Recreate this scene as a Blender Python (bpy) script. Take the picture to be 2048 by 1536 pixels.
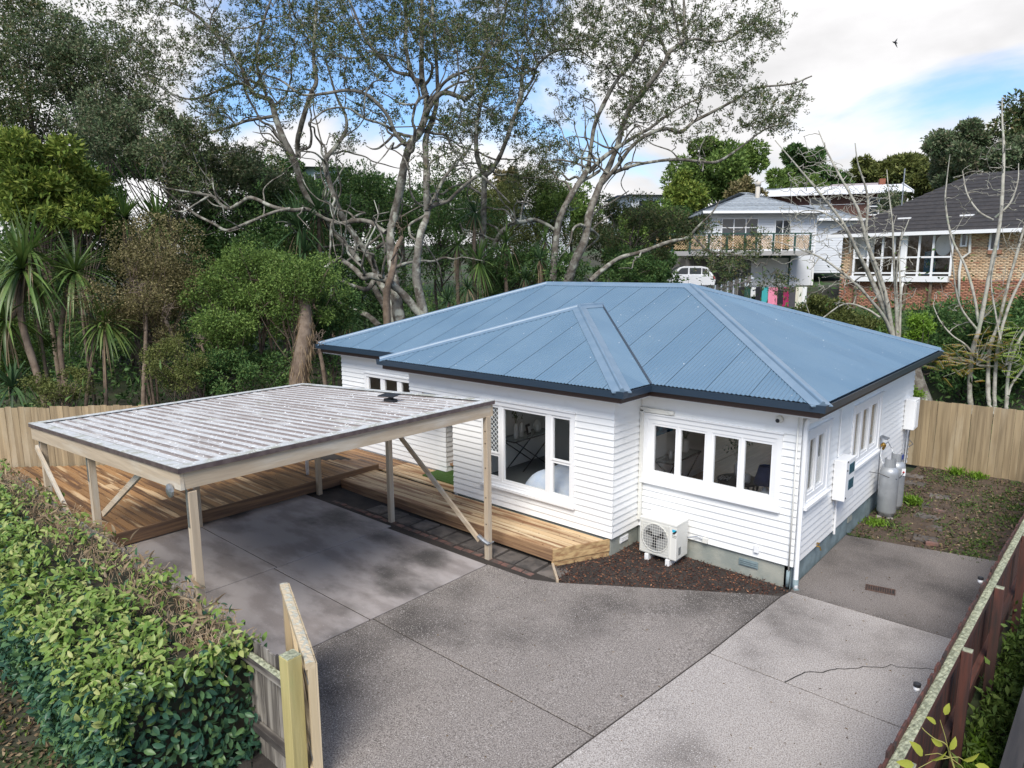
import bpy, math, random
import numpy as np
from mathutils import Vector, Matrix
random.seed(7); RNG = np.random.default_rng(7)
for o in list(bpy.data.objects): bpy.data.objects.remove(o)
SC = bpy.context.scene
COL = SC.collection
# ------------------------------------------------------------------ camera
CP = np.array([3.5837, -11.0962, 5.2795]); YAW, PITCH, ROLL, FPX = -0.720495, 0.168392, -0.0050066, 1370.075
cy_, sy_, cp_, sp_ = math.cos(YAW), math.sin(YAW), math.cos(PITCH), math.sin(PITCH)
FW = np.array([sy_*cp_, cy_*cp_, -sp_]); RT = np.array([cy_, -sy_, 0.0]); UP = np.cross(RT, FW)
RT, UP = math.cos(ROLL)*RT+math.sin(ROLL)*UP, -math.sin(ROLL)*RT+math.cos(ROLL)*UP
camd = bpy.data.cameras.new('camera'); cam = bpy.data.objects.new('camera', camd); COL.objects.link(cam)
cam.matrix_world = Matrix(((RT[0], UP[0], -FW[0], CP[0]), (RT[1], UP[1], -FW[1], CP[1]), (RT[2], UP[2], -FW[2], CP[2]), (0, 0, 0, 1)))
camd.sensor_width = 36; camd.lens = FPX/2048*36; camd.clip_end = 3000; camd.clip_start = 0.05
SC.camera = cam
# ------------------------------------------------------------------ sky, sun, exposure
SUN_EL, SUN_AZ = math.radians(48), math.radians(152)     # azimuth measured clockwise from +Y
world = bpy.data.worlds.new('World'); SC.world = world; world.use_nodes = True
nt = world.node_tree; N = nt.nodes; L = nt.links; N.clear()
wo = N.new('ShaderNodeOutputWorld'); bg = N.new('ShaderNodeBackground'); bg.inputs['Strength'].default_value = 0.096
sky = N.new('ShaderNodeTexSky'); sky.sky_type = 'NISHITA'; sky.sun_disc = False
sky.sun_elevation = SUN_EL; sky.sun_rotation = SUN_AZ; sky.air_density = 1.0; sky.dust_density = 0.6; sky.ozone_density = 1.5
tc = N.new('ShaderNodeTexCoord'); sp = N.new('ShaderNodeSeparateXYZ'); L.new(tc.outputs['Generated'], sp.inputs[0])
def wmath(op, a, b=None, clamp=False):
    n = N.new('ShaderNodeMath'); n.operation = op; n.use_clamp = clamp
    for i, x in enumerate((a, b)):
        if x is None: continue
        if isinstance(x, (int, float)): n.inputs[i].default_value = x
        else: L.new(x, n.inputs[i])
    return n.outputs[0]
mp = N.new('ShaderNodeMapping'); mp.inputs['Scale'].default_value = (1, 1, 2.2); mp.inputs['Location'].default_value = (4.15, 2.3, 0.6)
L.new(tc.outputs['Generated'], mp.inputs['Vector'])
n1 = N.new('ShaderNodeTexNoise'); n1.inputs['Scale'].default_value = 2.3; n1.inputs['Detail'].default_value = 9; n1.inputs['Roughness'].default_value = .52; n1.inputs['Distortion'].default_value = .35
L.new(mp.outputs[0], n1.inputs['Vector'])
hz = wmath('SUBTRACT', 1.0, sp.outputs['Z'], True)            # whiter towards the horizon, all the way round
hz = wmath('POWER', hz, 5.0)
cl = wmath('ADD', n1.outputs[0], wmath('MULTIPLY', hz, .16))
rp = N.new('ShaderNodeMapRange'); rp.interpolation_type = 'SMOOTHSTEP'; rp.inputs[1].default_value = .475; rp.inputs[2].default_value = .61
L.new(cl, rp.inputs[0])
n2 = N.new('ShaderNodeTexNoise'); n2.inputs['Scale'].default_value = 5; n2.inputs['Detail'].default_value = 6; L.new(mp.outputs[0], n2.inputs['Vector'])
cc = N.new('ShaderNodeMapRange'); cc.inputs[1].default_value = .3; cc.inputs[2].default_value = .65; cc.inputs[3].default_value = 3.9; cc.inputs[4].default_value = 5.6
L.new(n2.outputs[0], cc.inputs[0])
ccol = N.new('ShaderNodeCombineColor')
L.new(wmath('MULTIPLY', cc.outputs[0], 1.0), ccol.inputs[0]); L.new(wmath('MULTIPLY', cc.outputs[0], .99), ccol.inputs[1]); L.new(wmath('MULTIPLY', cc.outputs[0], 1.0), ccol.inputs[2])
skm = N.new('ShaderNodeMix'); skm.data_type = 'RGBA'; skm.blend_type = 'MULTIPLY'; skm.inputs[0].default_value = 1
L.new(sky.outputs[0], skm.inputs[6]); skm.inputs[7].default_value = (.72, .87, 1.02, 1)
mx = N.new('ShaderNodeMix'); mx.data_type = 'RGBA'
L.new(rp.outputs[0], mx.inputs[0]); L.new(skm.outputs[2], mx.inputs[6]); L.new(ccol.outputs[0], mx.inputs[7])
L.new(mx.outputs[2], bg.inputs['Color']); L.new(bg.outputs[0], wo.inputs['Surface'])
sl = bpy.data.lights.new('sun', 'SUN'); sl.energy = 2.0; sl.angle = math.radians(28); sl.color = (1, .95, .87)
sun = bpy.data.objects.new('sun', sl); COL.objects.link(sun)
sdir = Vector((math.sin(SUN_AZ)*math.cos(SUN_EL), math.cos(SUN_AZ)*math.cos(SUN_EL), math.sin(SUN_EL)))
sun.rotation_euler = sdir.to_track_quat('Z', 'Y').to_euler(); sun.location = sdir*60
SC.view_settings.view_transform = 'Standard'; SC.view_settings.look = 'None'; SC.view_settings.gamma = 1; SC.view_settings.use_curve_mapping = False
SC.view_settings.exposure = 1.08
SC.cycles.max_bounces = 12; SC.cycles.diffuse_bounces = 8; SC.cycles.transparent_max_bounces = 12
# ------------------------------------------------------------------ helpers
def at(px, py, d):                       # a point d metres deep along the lens axis, as a surveyor would sight it
    return CP + d*(FW + (px-1024)/FPX*RT - (py-768)/FPX*UP)
ORG = {}
def tag(o, label=None, cat=None, group=None, kind=None):
    if label: o['label'] = label
    if cat: o['category'] = cat
    if group: o['group'] = group
    if kind: o['kind'] = kind
    return o
def thing(name, label, cat, loc, group=None):
    o = bpy.data.objects.new(name, None); o.empty_display_size = .2; COL.objects.link(o); o.location = loc
    ORG[o.name] = np.array(loc, float); return tag(o, label, cat, group)
def rawmesh(name, V, F, smooth=False):
    me = bpy.data.meshes.new(name)
    if isinstance(F, np.ndarray):
        V = np.asarray(V, np.float32); n, k = F.shape
        me.vertices.add(len(V)); me.vertices.foreach_set('co', V.ravel())
        me.loops.add(n*k); me.loops.foreach_set('vertex_index', F.astype(np.int32).ravel())
        me.polygons.add(n); me.polygons.foreach_set('loop_start', np.arange(0, n*k, k, dtype=np.int32)); me.polygons.foreach_set('loop_total', np.full(n, k, np.int32))
        if smooth: me.polygons.foreach_set('use_smooth', np.ones(n, bool))
        me.update(calc_edges=True)
    else:
        me.from_pydata([tuple(v) for v in V], [], F)
        if smooth: me.polygons.foreach_set('use_smooth', np.ones(len(me.polygons), bool))
        me.update()
    return me
def obj(name, V, F, mat, parent=None, smooth=False, bevel=0):
    V = np.asarray(V, float)
    org = ORG[parent.name] if parent else np.array([V[:, 0].mean(), V[:, 1].mean(), V[:, 2].min()])
    me = rawmesh(name, V-org, F, smooth); me.materials.append(mat)
    o = bpy.data.objects.new(name, me); COL.objects.link(o)
    ORG[o.name] = org
    if parent: o.parent = parent
    else: o.location = org
    if bevel:
        b = o.modifiers.new('edge', 'BEVEL'); b.width = bevel; b.segments = 2; b.limit_method = 'ANGLE'; b.angle_limit = math.radians(40)
    return o
def shared(name, me, loc, rot, parent, scale=1):
    o = bpy.data.objects.new(name, me); COL.objects.link(o); o.parent = parent
    o.location = np.array(loc)-ORG[parent.name]; o.rotation_euler = rot; o.scale = (scale,)*3 if np.isscalar(scale) else scale
    return o
def dup(root, loc, rotz=0, label=None):
    c = root.copy(); COL.objects.link(c); c.location = loc; c.rotation_euler = (0, 0, rotz)
    if label: c['label'] = label
    ORG[c.name] = np.array(loc, float)
    def rec(a, b):
        for ch in list(a.children):
            k = ch.copy(); COL.objects.link(k); k.parent = b; rec(ch, k)
    rec(root, c); return c
class MB:
    def __init__(s): s.v = []; s.f = []
    def add(s, V, F):
        n = len(s.v); s.v += [tuple(map(float, p)) for p in V]; s.f += [tuple(i+n for i in f) for f in F]; return s
    def box(s, x0, y0, z0, x1, y1, z1):
        return s.obox((x0, y0, z0), (x1-x0, 0, 0), (0, y1-y0, 0), (0, 0, z1-z0))
    def obox(s, o, a, b, c):
        o, a, b, c = [np.array(t, float) for t in (o, a, b, c)]
        if np.dot(np.cross(a, b), c) < 0: o = o+a; a = -a
        V = [o, o+a, o+a+b, o+b, o+c, o+a+c, o+a+b+c, o+b+c]
        return s.add(V, [(3, 2, 1, 0), (4, 5, 6, 7), (0, 1, 5, 4), (1, 2, 6, 5), (2, 3, 7, 6), (3, 0, 4, 7)])
    def beam(s, p, q, w, h, up=(0, 0, 1)):     # rectangular bar p-q, centred; w sideways, h along up
        p, q, up = [np.array(t, float) for t in (p, q, up)]
        d = q-p; side = np.cross(d, up); side /= np.linalg.norm(side); u = np.cross(side, d); u /= np.linalg.norm(u)
        return s.obox(p-side*w/2-u*h/2, d, side*w, u*h)
    def quad(s, *P): return s.add(P, [tuple(range(len(P)))])
    def prism(s, poly, z0, z1):
        n = len(poly); a = sum(poly[i][0]*poly[(i+1) % n][1]-poly[(i+1) % n][0]*poly[i][1] for i in range(n))
        if a < 0: poly = poly[::-1]
        V = [(x, y, z0) for x, y in poly]+[(x, y, z1) for x, y in poly]
        return s.add(V, [tuple(range(n))[::-1], tuple(range(n, 2*n))]+[(i, (i+1) % n, (i+1) % n+n, i+n) for i in range(n)])
    def xprism(s, poly, o, a, b, c):           # poly in (a,b) plane, thickness vector c
        o, a, b, c = [np.array(t, float) for t in (o, a, b, c)]
        V = [o+a*u+b*v for u, v in poly]; n = len(poly); V += [p+c for p in V]
        return s.add(V, [tuple(range(n))[::-1], tuple(range(n, 2*n))]+[(i, (i+1) % n, (i+1) % n+n, i+n) for i in range(n)])
    def tube(s, P, r, n=8, cap=True):
        P = np.asarray(P, float); r = np.full(len(P), r, float) if np.isscalar(r) else np.asarray(r, float)
        V, F = tube_arrays(P, r, n); b = len(s.v); s.v += [tuple(p) for p in V]; s.f += [tuple(int(i)+b for i in f) for f in F]
        if cap: s.f += [tuple(b+i for i in range(n))[::-1], tuple(b+(len(P)-1)*n+i for i in range(n))]
        return s
    def lathe(s, c, prof, n=16, axis=None):
        V = []; c = np.array(c, float)
        A = (np.array([1., 0, 0]), np.array([0, 1., 0]), np.array([0, 0, 1.])) if axis is None else axis
        for r, z in prof:
            for i in range(n):
                t = 2*math.pi*i/n; V.append(c+A[0]*r*math.cos(t)+A[1]*r*math.sin(t)+A[2]*z)
        F = [(j*n+i, j*n+(i+1) % n, (j+1)*n+(i+1) % n, (j+1)*n+i) for j in range(len(prof)-1) for i in range(n)]
        F += [tuple(range(n))[::-1], tuple((len(prof)-1)*n+i for i in range(n))]
        return s.add(V, F)
    def build(s, name, mat, parent=None, smooth=False, bevel=0): return obj(name, s.v, s.f, mat, parent, smooth, bevel)
def tube_arrays(P, r, n):
    T = np.gradient(P, axis=0); T /= np.linalg.norm(T, axis=1)[:, None]+1e-9
    ref = np.array([0, 0, 1.]) if abs(T[0][2]) < .9 else np.array([1., 0, 0])
    A = np.cross(T, ref); bad = np.linalg.norm(A, axis=1) < 1e-3; A[bad] = (1, 0, 0); A /= np.linalg.norm(A, axis=1)[:, None]
    B = np.cross(T, A); t = np.arange(n)*2*math.pi/n
    V = P[:, None, :]+r[:, None, None]*(np.cos(t)[None, :, None]*A[:, None, :]+np.sin(t)[None, :, None]*B[:, None, :])
    m = len(P); i = np.arange(n); j = (i+1) % n; base = (np.arange(m-1)*n)[:, None]
    F = np.stack([base+i, base+j, base+n+j, base+n+i], -1).reshape(-1, 4)
    return V.reshape(-1, 3), F
class Arr:                                    # fast collector of quads
    def __init__(s): s.V = []; s.F = []; s.n = 0
    def add(s, V, F): s.V.append(V); s.F.append(F+s.n); s.n += len(V)
    def tube(s, P, r, n=5): s.add(*tube_arrays(np.asarray(P, float), np.asarray(r, float), n))
    def build(s, name, mat, parent=None, smooth=False): return obj(name, np.concatenate(s.V), np.concatenate(s.F), mat, parent, smooth)
# ------------------------------------------------------------------ materials
def mat(name, c, rough=.6, c2=None, sc=4, det=4, st=(1, 1, 1), thr=(.35, .65), c3=None, sc3=1., thr3=(.5, .6), det3=5, st3=(1, 1, 1), speck=None, ssc=80, sthr=(.6, .66),
        rv=0., shift=True, bump=0., bsc=None, bst=None, metal=0., spec=.5, island=None, transl=0.):
    m = bpy.data.materials.new(name); m.use_nodes = True; t = m.node_tree; n = t.nodes; l = t.links
    b = n['Principled BSDF']; b.inputs['Roughness'].default_value = rough; b.inputs['Metallic'].default_value = metal; b.inputs['Specular IOR Level'].default_value = spec
    g = n.new('ShaderNodeNewGeometry'); oi = n.new('ShaderNodeObjectInfo')
    ad = n.new('ShaderNodeVectorMath'); ad.operation = 'MULTIPLY_ADD'; ad.inputs[1].default_value = (37, 53, 71) if rv and shift else (0, 0, 0)
    l.new(oi.outputs['Random'], ad.inputs[0]); l.new(g.outputs['Position'], ad.inputs[2])
    def noise(scale, detail, stretch, rough_=.55):
        mpn = n.new('ShaderNodeMapping'); mpn.inputs['Scale'].default_value = stretch; l.new(ad.outputs[0], mpn.inputs[0])
        x = n.new('ShaderNodeTexNoise'); x.inputs['Scale'].default_value = scale; x.inputs['Detail'].default_value = detail; x.inputs['Roughness'].default_value = rough_
        l.new(mpn.outputs[0], x.inputs['Vector']); return x.outputs[0]
    def mixc(fac, a, bcol, th):
        mr = n.new('ShaderNodeMapRange'); mr.inputs[1].default_value = th[0]; mr.inputs[2].default_value = th[1]; mr.interpolation_type = 'SMOOTHSTEP'; l.new(fac, mr.inputs[0])
        mxx = n.new('ShaderNodeMix'); mxx.data_type = 'RGBA'; l.new(mr.outputs[0], mxx.inputs[0])
        if isinstance(a, tuple): mxx.inputs[6].default_value = (*a, 1)
        else: l.new(a, mxx.inputs[6])
        mxx.inputs[7].default_value = (*bcol, 1); return mxx.outputs[2]
    col = c
    if island:
        rmp = n.new('ShaderNodeValToRGB'); e = rmp.color_ramp.elements
        pts = [(0, c)]+island
        e[0].position = 0; e[0].color = (*c, 1); e[1].position = pts[1][0]; e[1].color = (*pts[1][1], 1)
        for p, q in pts[2:]: k = e.new(p); k.color = (*q, 1)
        l.new(g.outputs['Random Per Island'], rmp.inputs[0]); col = rmp.outputs[0]
    if c2 is not None: col = mixc(noise(sc, det, st), col, c2, thr)
    if c3 is not None: col = mixc(noise(sc3, det3, st3), col, c3, thr3)
    if speck is not None: col = mixc(noise(ssc, 2, (1, 1, 1)), col, speck, sthr)
    if rv:
        hs = n.new('ShaderNodeHueSaturation'); mr = n.new('ShaderNodeMapRange'); mr.inputs[3].default_value = 1-rv; mr.inputs[4].default_value = 1+rv
        l.new(oi.outputs['Random'], mr.inputs[0]); l.new(mr.outputs[0], hs.inputs['Value'])
        if isinstance(col, tuple): hs.inputs['Color'].default_value = (*col, 1)
        else: l.new(col, hs.inputs['Color'])
        col = hs.outputs[0]
    if isinstance(col, tuple): b.inputs['Base Color'].default_value = (*col, 1)
    else: l.new(col, b.inputs['Base Color'])
    if bump:
        bp = n.new('ShaderNodeBump'); bp.inputs['Strength'].default_value = min(1, bump); bp.inputs['Distance'].default_value = .02
        l.new(noise(bsc or sc*3, 4, bst or st), bp.inputs['Height']); l.new(bp.outputs[0], b.inputs['Normal'])
    if transl:
        tr = n.new('ShaderNodeBsdfTranslucent'); ms = n.new('ShaderNodeMixShader'); ms.inputs[0].default_value = transl
        if isinstance(col, tuple): tr.inputs[0].default_value = (*col, 1)
        else: l.new(col, tr.inputs[0])
        l.new(b.outputs[0], ms.inputs[1]); l.new(tr.outputs[0], ms.inputs[2]); l.new(ms.outputs[0], n['Material Output'].inputs[0])
    return m
def glassmat(name, tint=(.96, .97, .97), refl=.03):
    m = bpy.data.materials.new(name); m.use_nodes = True; t = m.node_tree; n = t.nodes; l = t.links; n.remove(n['Principled BSDF'])
    tr = n.new('ShaderNodeBsdfTransparent'); tr.inputs[0].default_value = (*tint, 1); gl = n.new('ShaderNodeBsdfGlossy'); gl.inputs['Roughness'].default_value = .01
    g = n.new('ShaderNodeNewGeometry'); dt = n.new('ShaderNodeVectorMath'); dt.operation = 'DOT_PRODUCT'; l.new(g.outputs['Normal'], dt.inputs[0]); l.new(g.outputs['Incoming'], dt.inputs[1])
    def mm(op, a, b):
        x = n.new('ShaderNodeMath'); x.operation = op
        for i, q in enumerate((a, b)):
            if isinstance(q, (int, float)): x.inputs[i].default_value = q
            else: l.new(q, x.inputs[i])
        return x.outputs[0]
    p = mm('POWER', mm('SUBTRACT', 1.0, mm('ABSOLUTE', dt.outputs['Value'], 0)), 5.0); ad = n.new('ShaderNodeMath'); ad.operation = 'MULTIPLY_ADD'; ad.inputs[1].default_value = .9; ad.inputs[2].default_value = refl; l.new(p, ad.inputs[0])
    ms = n.new('ShaderNodeMixShader'); l.new(ad.outputs[0], ms.inputs[0]); l.new(tr.outputs[0], ms.inputs[1]); l.new(gl.outputs[0], ms.inputs[2]); l.new(ms.outputs[0], n['Material Output'].inputs[0])
    return m
M = {}
M['white'] = mat('white paint', (.80, .80, .79), .45, c3=(.70, .70, .68), sc3=2.5, thr3=(.55, .8), rv=.02)
M['trim'] = mat('white gloss trim', (.82, .82, .82), .35)
M['found_front'] = mat('bare concrete base', (.36, .36, .31), .85, c2=(.26, .28, .25), sc=2.5, bump=.3, bsc=40)
M['found_side'] = mat('blue grey painted base', (.24, .31, .33), .8, c2=(.17, .22, .23), sc=3, bump=.3, bsc=40)
M['roof'] = mat('blue grey roof steel', (.108, .182, .258), .36, c2=(.13, .207, .282), sc=.5, st=(1, 1, 1), speck=(.55, .58, .6), ssc=17, sthr=(.74, .755), rv=.025, metal=.0, spec=.45)
M['cap'] = mat('blue grey ridge flashing', (.14, .215, .295), .36, c2=(.17, .245, .325), sc=3)
M['gutter'] = mat('navy gutter steel', (.026, .045, .07), .35)
M['brown'] = mat('dark brown fascia', (.06, .035, .028), .5)
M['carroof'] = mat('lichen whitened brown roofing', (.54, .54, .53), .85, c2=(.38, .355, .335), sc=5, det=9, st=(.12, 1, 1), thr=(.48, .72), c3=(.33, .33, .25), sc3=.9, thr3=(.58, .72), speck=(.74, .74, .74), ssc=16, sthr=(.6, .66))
M['carrib_shade'] = mat('shade browned rib of roofing', (.22, .185, .17), .8, c2=(.46, .445, .43), sc=5, det=8, st=(.15, 1, 1), thr=(.5, .7), speck=(.7, .7, .69), ssc=18, sthr=(.64, .69))  # ribs browned all over; the shade of their sides is in this colour
M['flash_top'] = mat('lichen grey flashing', (.50, .51, .51), .8, c2=(.33, .33, .27), sc=5, thr=(.42, .7), speck=(.7, .7, .68), ssc=20)
M['flash'] = mat('brown steel flashing', (.075, .052, .052), .5, c2=(.12, .09, .085), sc=10)
def wood(name, c, c2, axis, sc=1.6, rv=.18, c3=None, thr=(.35, .65), thr3=(.5, .65), rough=.75, sc3=1.2):
    st = {'x': (.5, 9, 9), 'y': (9, .5, 9), 'z': (9, 9, .5)}[axis]
    return mat(name, c, rough, c2=c2, sc=sc, det=6, st=st, thr=thr, c3=c3, sc3=sc3, thr3=thr3, rv=rv, bump=.25, bsc=5, st3={'x': (.5, 3, 3), 'y': (3, .5, 3), 'z': (3, 3, .5)}[axis])
for a in 'xyz':
    M['pine_'+a] = wood('weathered pine '+a, (.50, .40, .285), (.42, .33, .235), a, rv=.06, c3=(.56, .51, .43), thr3=(.45, .7))
    M['fence_'+a] = wood('treated paling '+a, (.37, .28, .165), (.255, .19, .11), a, rv=.18, c3=(.43, .35, .235), thr3=(.5, .75))
    M['red_'+a] = wood('red stained paling '+a, (.105, .036, .025), (.045, .024, .02), a, rv=.25, c3=(.026, .02, .018), thr3=(.52, .7))
    M['old_'+a] = wood('grey mouldy paling '+a, (.33, .30, .26), (.12, .105, .09), a, rv=.15, c3=(.045, .038, .035), thr3=(.5, .68))
    M['gate_'+a] = wood('pale gate timber '+a, (.52, .42, .28), (.44, .35, .22), a, rv=.06)
M['greenpost'] = wood('green tinted pine post', (.46, .39, .17), (.38, .32, .13), 'z', rv=.03, c3=(.36, .36, .14), thr3=(.5, .7))
def decking(name, c, stain, bare, th, th3, rv, rough):
    return mat(name, c, rough, c2=stain, sc=1.0, det=8, st=(.45, 7, 7), thr=th, c3=bare, sc3=1.1, thr3=th3, det3=8, st3=(.4, 5, 5), speck=tuple(.55*q for q in stain), ssc=9, sthr=(.68, .72), rv=rv, bump=.25, bsc=5, bst=(.5, 9, 9))
M['deck_left'] = decking('brown stained wet decking', (.31, .165, .068), (.12, .06, .03), (.52, .36, .20), (.45, .6), (.55, .64), .22, .5)
M['deck_front'] = decking('half stained decking', (.58, .41, .23), (.27, .13, .055), (.68, .53, .33), (.44, .6), (.54, .64), .16, .6)
M['deck_end'] = wood('deck end board', (.52, .36, .175), (.30, .17, .08), 'y', rv=.1)
M['deck_face'] = wood('brown deck skirting', (.24, .14, .075), (.12, .07, .045), 'y', rv=.15)
M['deck_facex'] = wood('brown deck skirting lengthways', (.33, .2, .105), (.16, .085, .05), 'x', rv=.15)
M['lichen'] = mat('pale lichen', (.42, .43, .30), .95, c2=(.20, .21, .14), sc=22, det=6, bump=.9, bsc=60)
M['dirt'] = mat('dark damp soil', (.045, .036, .03), .95, c2=(.028, .023, .02), sc=3, det=8, bump=.6, bsc=25)
M['yard'] = mat('trodden soil with moss', (.062, .043, .03), .95, c2=(.095, .066, .044), sc=5, det=9, c3=(.05, .062, .026), sc3=1.3, thr3=(.54, .68), det3=8, speck=(.16, .11, .07), ssc=34, sthr=(.64, .68), bump=.9, bsc=18)
M['ground'] = mat('bush floor', (.03, .032, .018), .95, c2=(.055, .05, .03), sc=1.5, det=8, c3=(.04, .07, .02), sc3=.25, thr3=(.45, .6))
def concrete(name, c, grit, pale, stain, k, th, gs=62):
    return mat(name, c, .88, c2=grit, sc=gs, det=3, thr=(.42, .64), c3=stain, sc3=k, thr3=th, det3=10, speck=pale, ssc=gs*1.15, sthr=(.60, .67), bump=.35, bsc=70)
M['slab_in'] = mat('smooth lilac grey concrete', (.36, .325, .312), .8, c2=(.25, .22, .208), sc=.9, det=9, thr=(.42, .62), st=(1, 2.2, 1), c3=(.08, .072, .067), sc3=.5, thr3=(.49, .70), det3=10, st3=(1, 1.5, 1), speck=(.43, .40, .39), ssc=45, sthr=(.6, .85), bump=.15, bsc=60)
M['slab_out'] = concrete('exposed aggregate concrete', (.285, .252, .228), (.115, .098, .087), (.52, .48, .445), (.052, .045, .04), .33, (.42, .66))
M['slab_dark'] = concrete('grimy aggregate concrete', (.235, .205, .184), (.10, .086, .077), (.40, .36, .335), (.062, .053, .047), .5, (.38, .68))
M['slab_pale'] = concrete('pale aggregate concrete', (.425, .387, .358), (.21, .184, .168), (.64, .605, .57), (.11, .096, .086), .4, (.47, .74))
M['paver'] = mat('mossy grey paver', (.14, .12, .105), .9, c2=(.07, .062, .056), sc=4, det=8, thr=(.4, .65), rv=.22, bump=.3, bsc=50)
M['brickpaver'] = mat('worn brick paver', (.2, .1, .08), .9, c2=(.09, .07, .06), sc=6, rv=.2)
M['bark'] = mat('bark chip', (.07, .026, .018), .9, island=[(.35, (.02, .011, .009)), (.7, (.12, .042, .024)), (.93, (.26, .11, .055)), (1, (.38, .2, .11))])
M['crack'] = mat('crack shadowed grit', (.03, .027, .025), .95)
M['steel'] = mat('galvanised steel', (.42, .44, .46), .4, metal=.8, c2=(.3, .31, .33), sc=12)
M['gas'] = mat('silver painted cylinder', (.40, .415, .43), .42, c2=(.34, .355, .37), sc=5, metal=.35)
M['black'] = mat('black plastic', (.02, .02, .022), .45)
M['grate'] = mat('rusted iron', (.11, .06, .042), .8, c2=(.06, .036, .028), sc=18)
M['acwhite'] = mat('ivory appliance casing', (.70, .69, .64), .42)
M['acgrey'] = mat('grey fan', (.30, .30, .29), .5)
M['cyan'] = mat('cyan badge', (.02, .42, .62), .4)
M['teal'] = mat('dark blue meter pane', (.012, .09, .14), .15)
M['navy'] = mat('navy fabric', (.02, .04, .12), .8)
M['red'] = mat('red print', (.6, .03, .03), .5)
M['brass'] = mat('brass fitting', (.5, .3, .08), .35, metal=.9)
M['glass'] = glassmat('window glass')
M['farglass'] = mat('dark far glazing', (.035, .042, .05), .08, spec=.8)
M['turf'] = mat('green turf mat', (.06, .13, .02), .95, c2=(.04, .09, .015), sc=60, bump=.6, bsc=200)
M['tabglass'] = glassmat('table glass', (.75, .82, .82), .12)
M['floorwood'] = wood('interior floorboards', (.36, .2, .11), (.27, .145, .075), 'y', rv=0, rough=.25)
M['carpet'] = mat('dark grey carpet', (.12, .128, .13), .95)
M['plaster'] = mat('interior plaster', (.86, .85, .82), .7)
M['plaster2'] = mat('grey interior plaster', (.68, .70, .69), .7)
M['ceramic'] = mat('white ceramic', (.8, .79, .76), .3)
M['chrome'] = mat('dark chrome', (.12, .12, .12), .25, metal=.8)
M['sheet'] = mat('pale blue bedding', (.55, .62, .76), .85, c2=(.66, .7, .78), sc=5)
# ------------------------------------------------------------------ ground, slabs
def hillz(x, y):
    def ss(t): t = np.clip(t, 0, 1); return t*t*(3-2*t)
    z = 2.3*ss((y-10.2)/10)+1.9*ss((y-23)/10)+5.5*ss((y-36)/45)
    z2 = 1.6*ss((-17.5-x+.55*(y+6))/16)+4*ss((-36-x)/40)
    return np.maximum(z, z2)
xs = np.concatenate([np.linspace(-420, -60, 12)[:-1], np.linspace(-60, 30, 91), np.linspace(30, 420, 12)[1:]])
ys = np.concatenate([np.linspace(-300, -20, 9)[:-1], np.linspace(-20, 80, 101), np.linspace(80, 460, 12)[1:]])
X, Y = np.meshgrid(xs, ys); Z = hillz(X, Y)-.16
Z = Z-np.where((X > 2.72) & (Y < 9.4) & (X < 12) & (Y > -20), .22, 0)
nx, ny = len(xs), len(ys); ii = (np.arange(ny-1)[:, None]*nx+np.arange(nx-1)[None, :]).ravel()
o = obj('ground', np.stack([X, Y, Z], -1).reshape(-1, 3), np.stack([ii, ii+1, ii+nx+1, ii+nx], -1), M['ground']); tag(o, kind='structure')
def gz(x): return -.018*min(x, 0)              # the paving falls gently towards the drain
def tilted(poly, t0, t1):
    n = len(poly); a = sum(poly[i][0]*poly[(i+1) % n][1]-poly[(i+1) % n][0]*poly[i][1] for i in range(n))
    if a < 0: poly = poly[::-1]
    V = [(x, y, gz(x)+t0) for x, y in poly]+[(x, y, gz(x)+t1) for x, y in poly]
    return MB().add(V, [tuple(range(n))[::-1], tuple(range(n, 2*n))]+[(i, (i+1) % n, (i+1) % n+n, i+n) for i in range(n)])
tag(tilted([(0, -8.1), (2.62, -8.1), (2.62, 3.4), (0, 3.2)], -.13, -.045).build('ground_base', M['dirt']), kind='structure')
o = tilted([(-11, -8.1), (0, -8.1), (0, 0), (-11, 0)], -.13, -.045).build('ground_base', M['dirt']); tag(o, kind='structure')
drive = thing('driveway', None, None, (-2, -3, 0)); tag(drive, kind='structure')
def slab(poly, m, g=.011):
    c = np.mean(poly, axis=0); P = []
    n = len(poly); poly = [np.array(p, float) for p in poly]
    a = sum(poly[i][0]*poly[(i+1) % n][1]-poly[(i+1) % n][0]*poly[i][1] for i in range(n))
    if a < 0: poly = poly[::-1]
    for i in range(n):                       # inset by the joint gap
        p0, p1, p2 = poly[i-1], poly[i], poly[(i+1) % n]
        d1 = (p1-p0)/np.linalg.norm(p1-p0); d2 = (p2-p1)/np.linalg.norm(p2-p1)
        n1 = np.array([-d1[1], d1[0]]); n2 = np.array([-d2[1], d2[0]])
        k = (n1+n2)/max(.35, 1+n1@n2); P.append(tuple(p1+k*g))
    return tilted(P, -.1, 0).build('slab', m, drive, bevel=.006)
for x0, x1 in ((-9.97, -6.98), (-6.98, -4.33)):
    slab([(x0, -7.81), (x1, -7.79), (x1, -5.33), (x0, -5.39)], M['slab_in']); slab([(x0, -5.39), (x1, -5.33), (x1, -2.78), (x0, -2.9)], M['slab_in'])
slab([(-4.33, -5.29), (-.36, -5.21), (-.14, -2.74), (-.0, -.42), (-.35, -.63), (-3.03, -2.51), (-3.42, -2.7), (-4.33, -2.76)], M['slab_out'])
slab([(-4.33, -7.79), (-2.25, -7.79), (-2.25, -11.5), (-.9, -11.5), (-.36, -5.21), (-4.33, -5.29)], M['slab_out'])
slab([(-.9, -11.5), (2.46, -11.5), (2.50, -2.75), (-.14, -2.74), (-.36, -5.21)], M['slab_pale'])
slab([(-.14, -2.74), (2.50, -2.75), (2.55, -.12), (.05, -.16), (.0, -.42)], M['slab_pale'])
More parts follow.
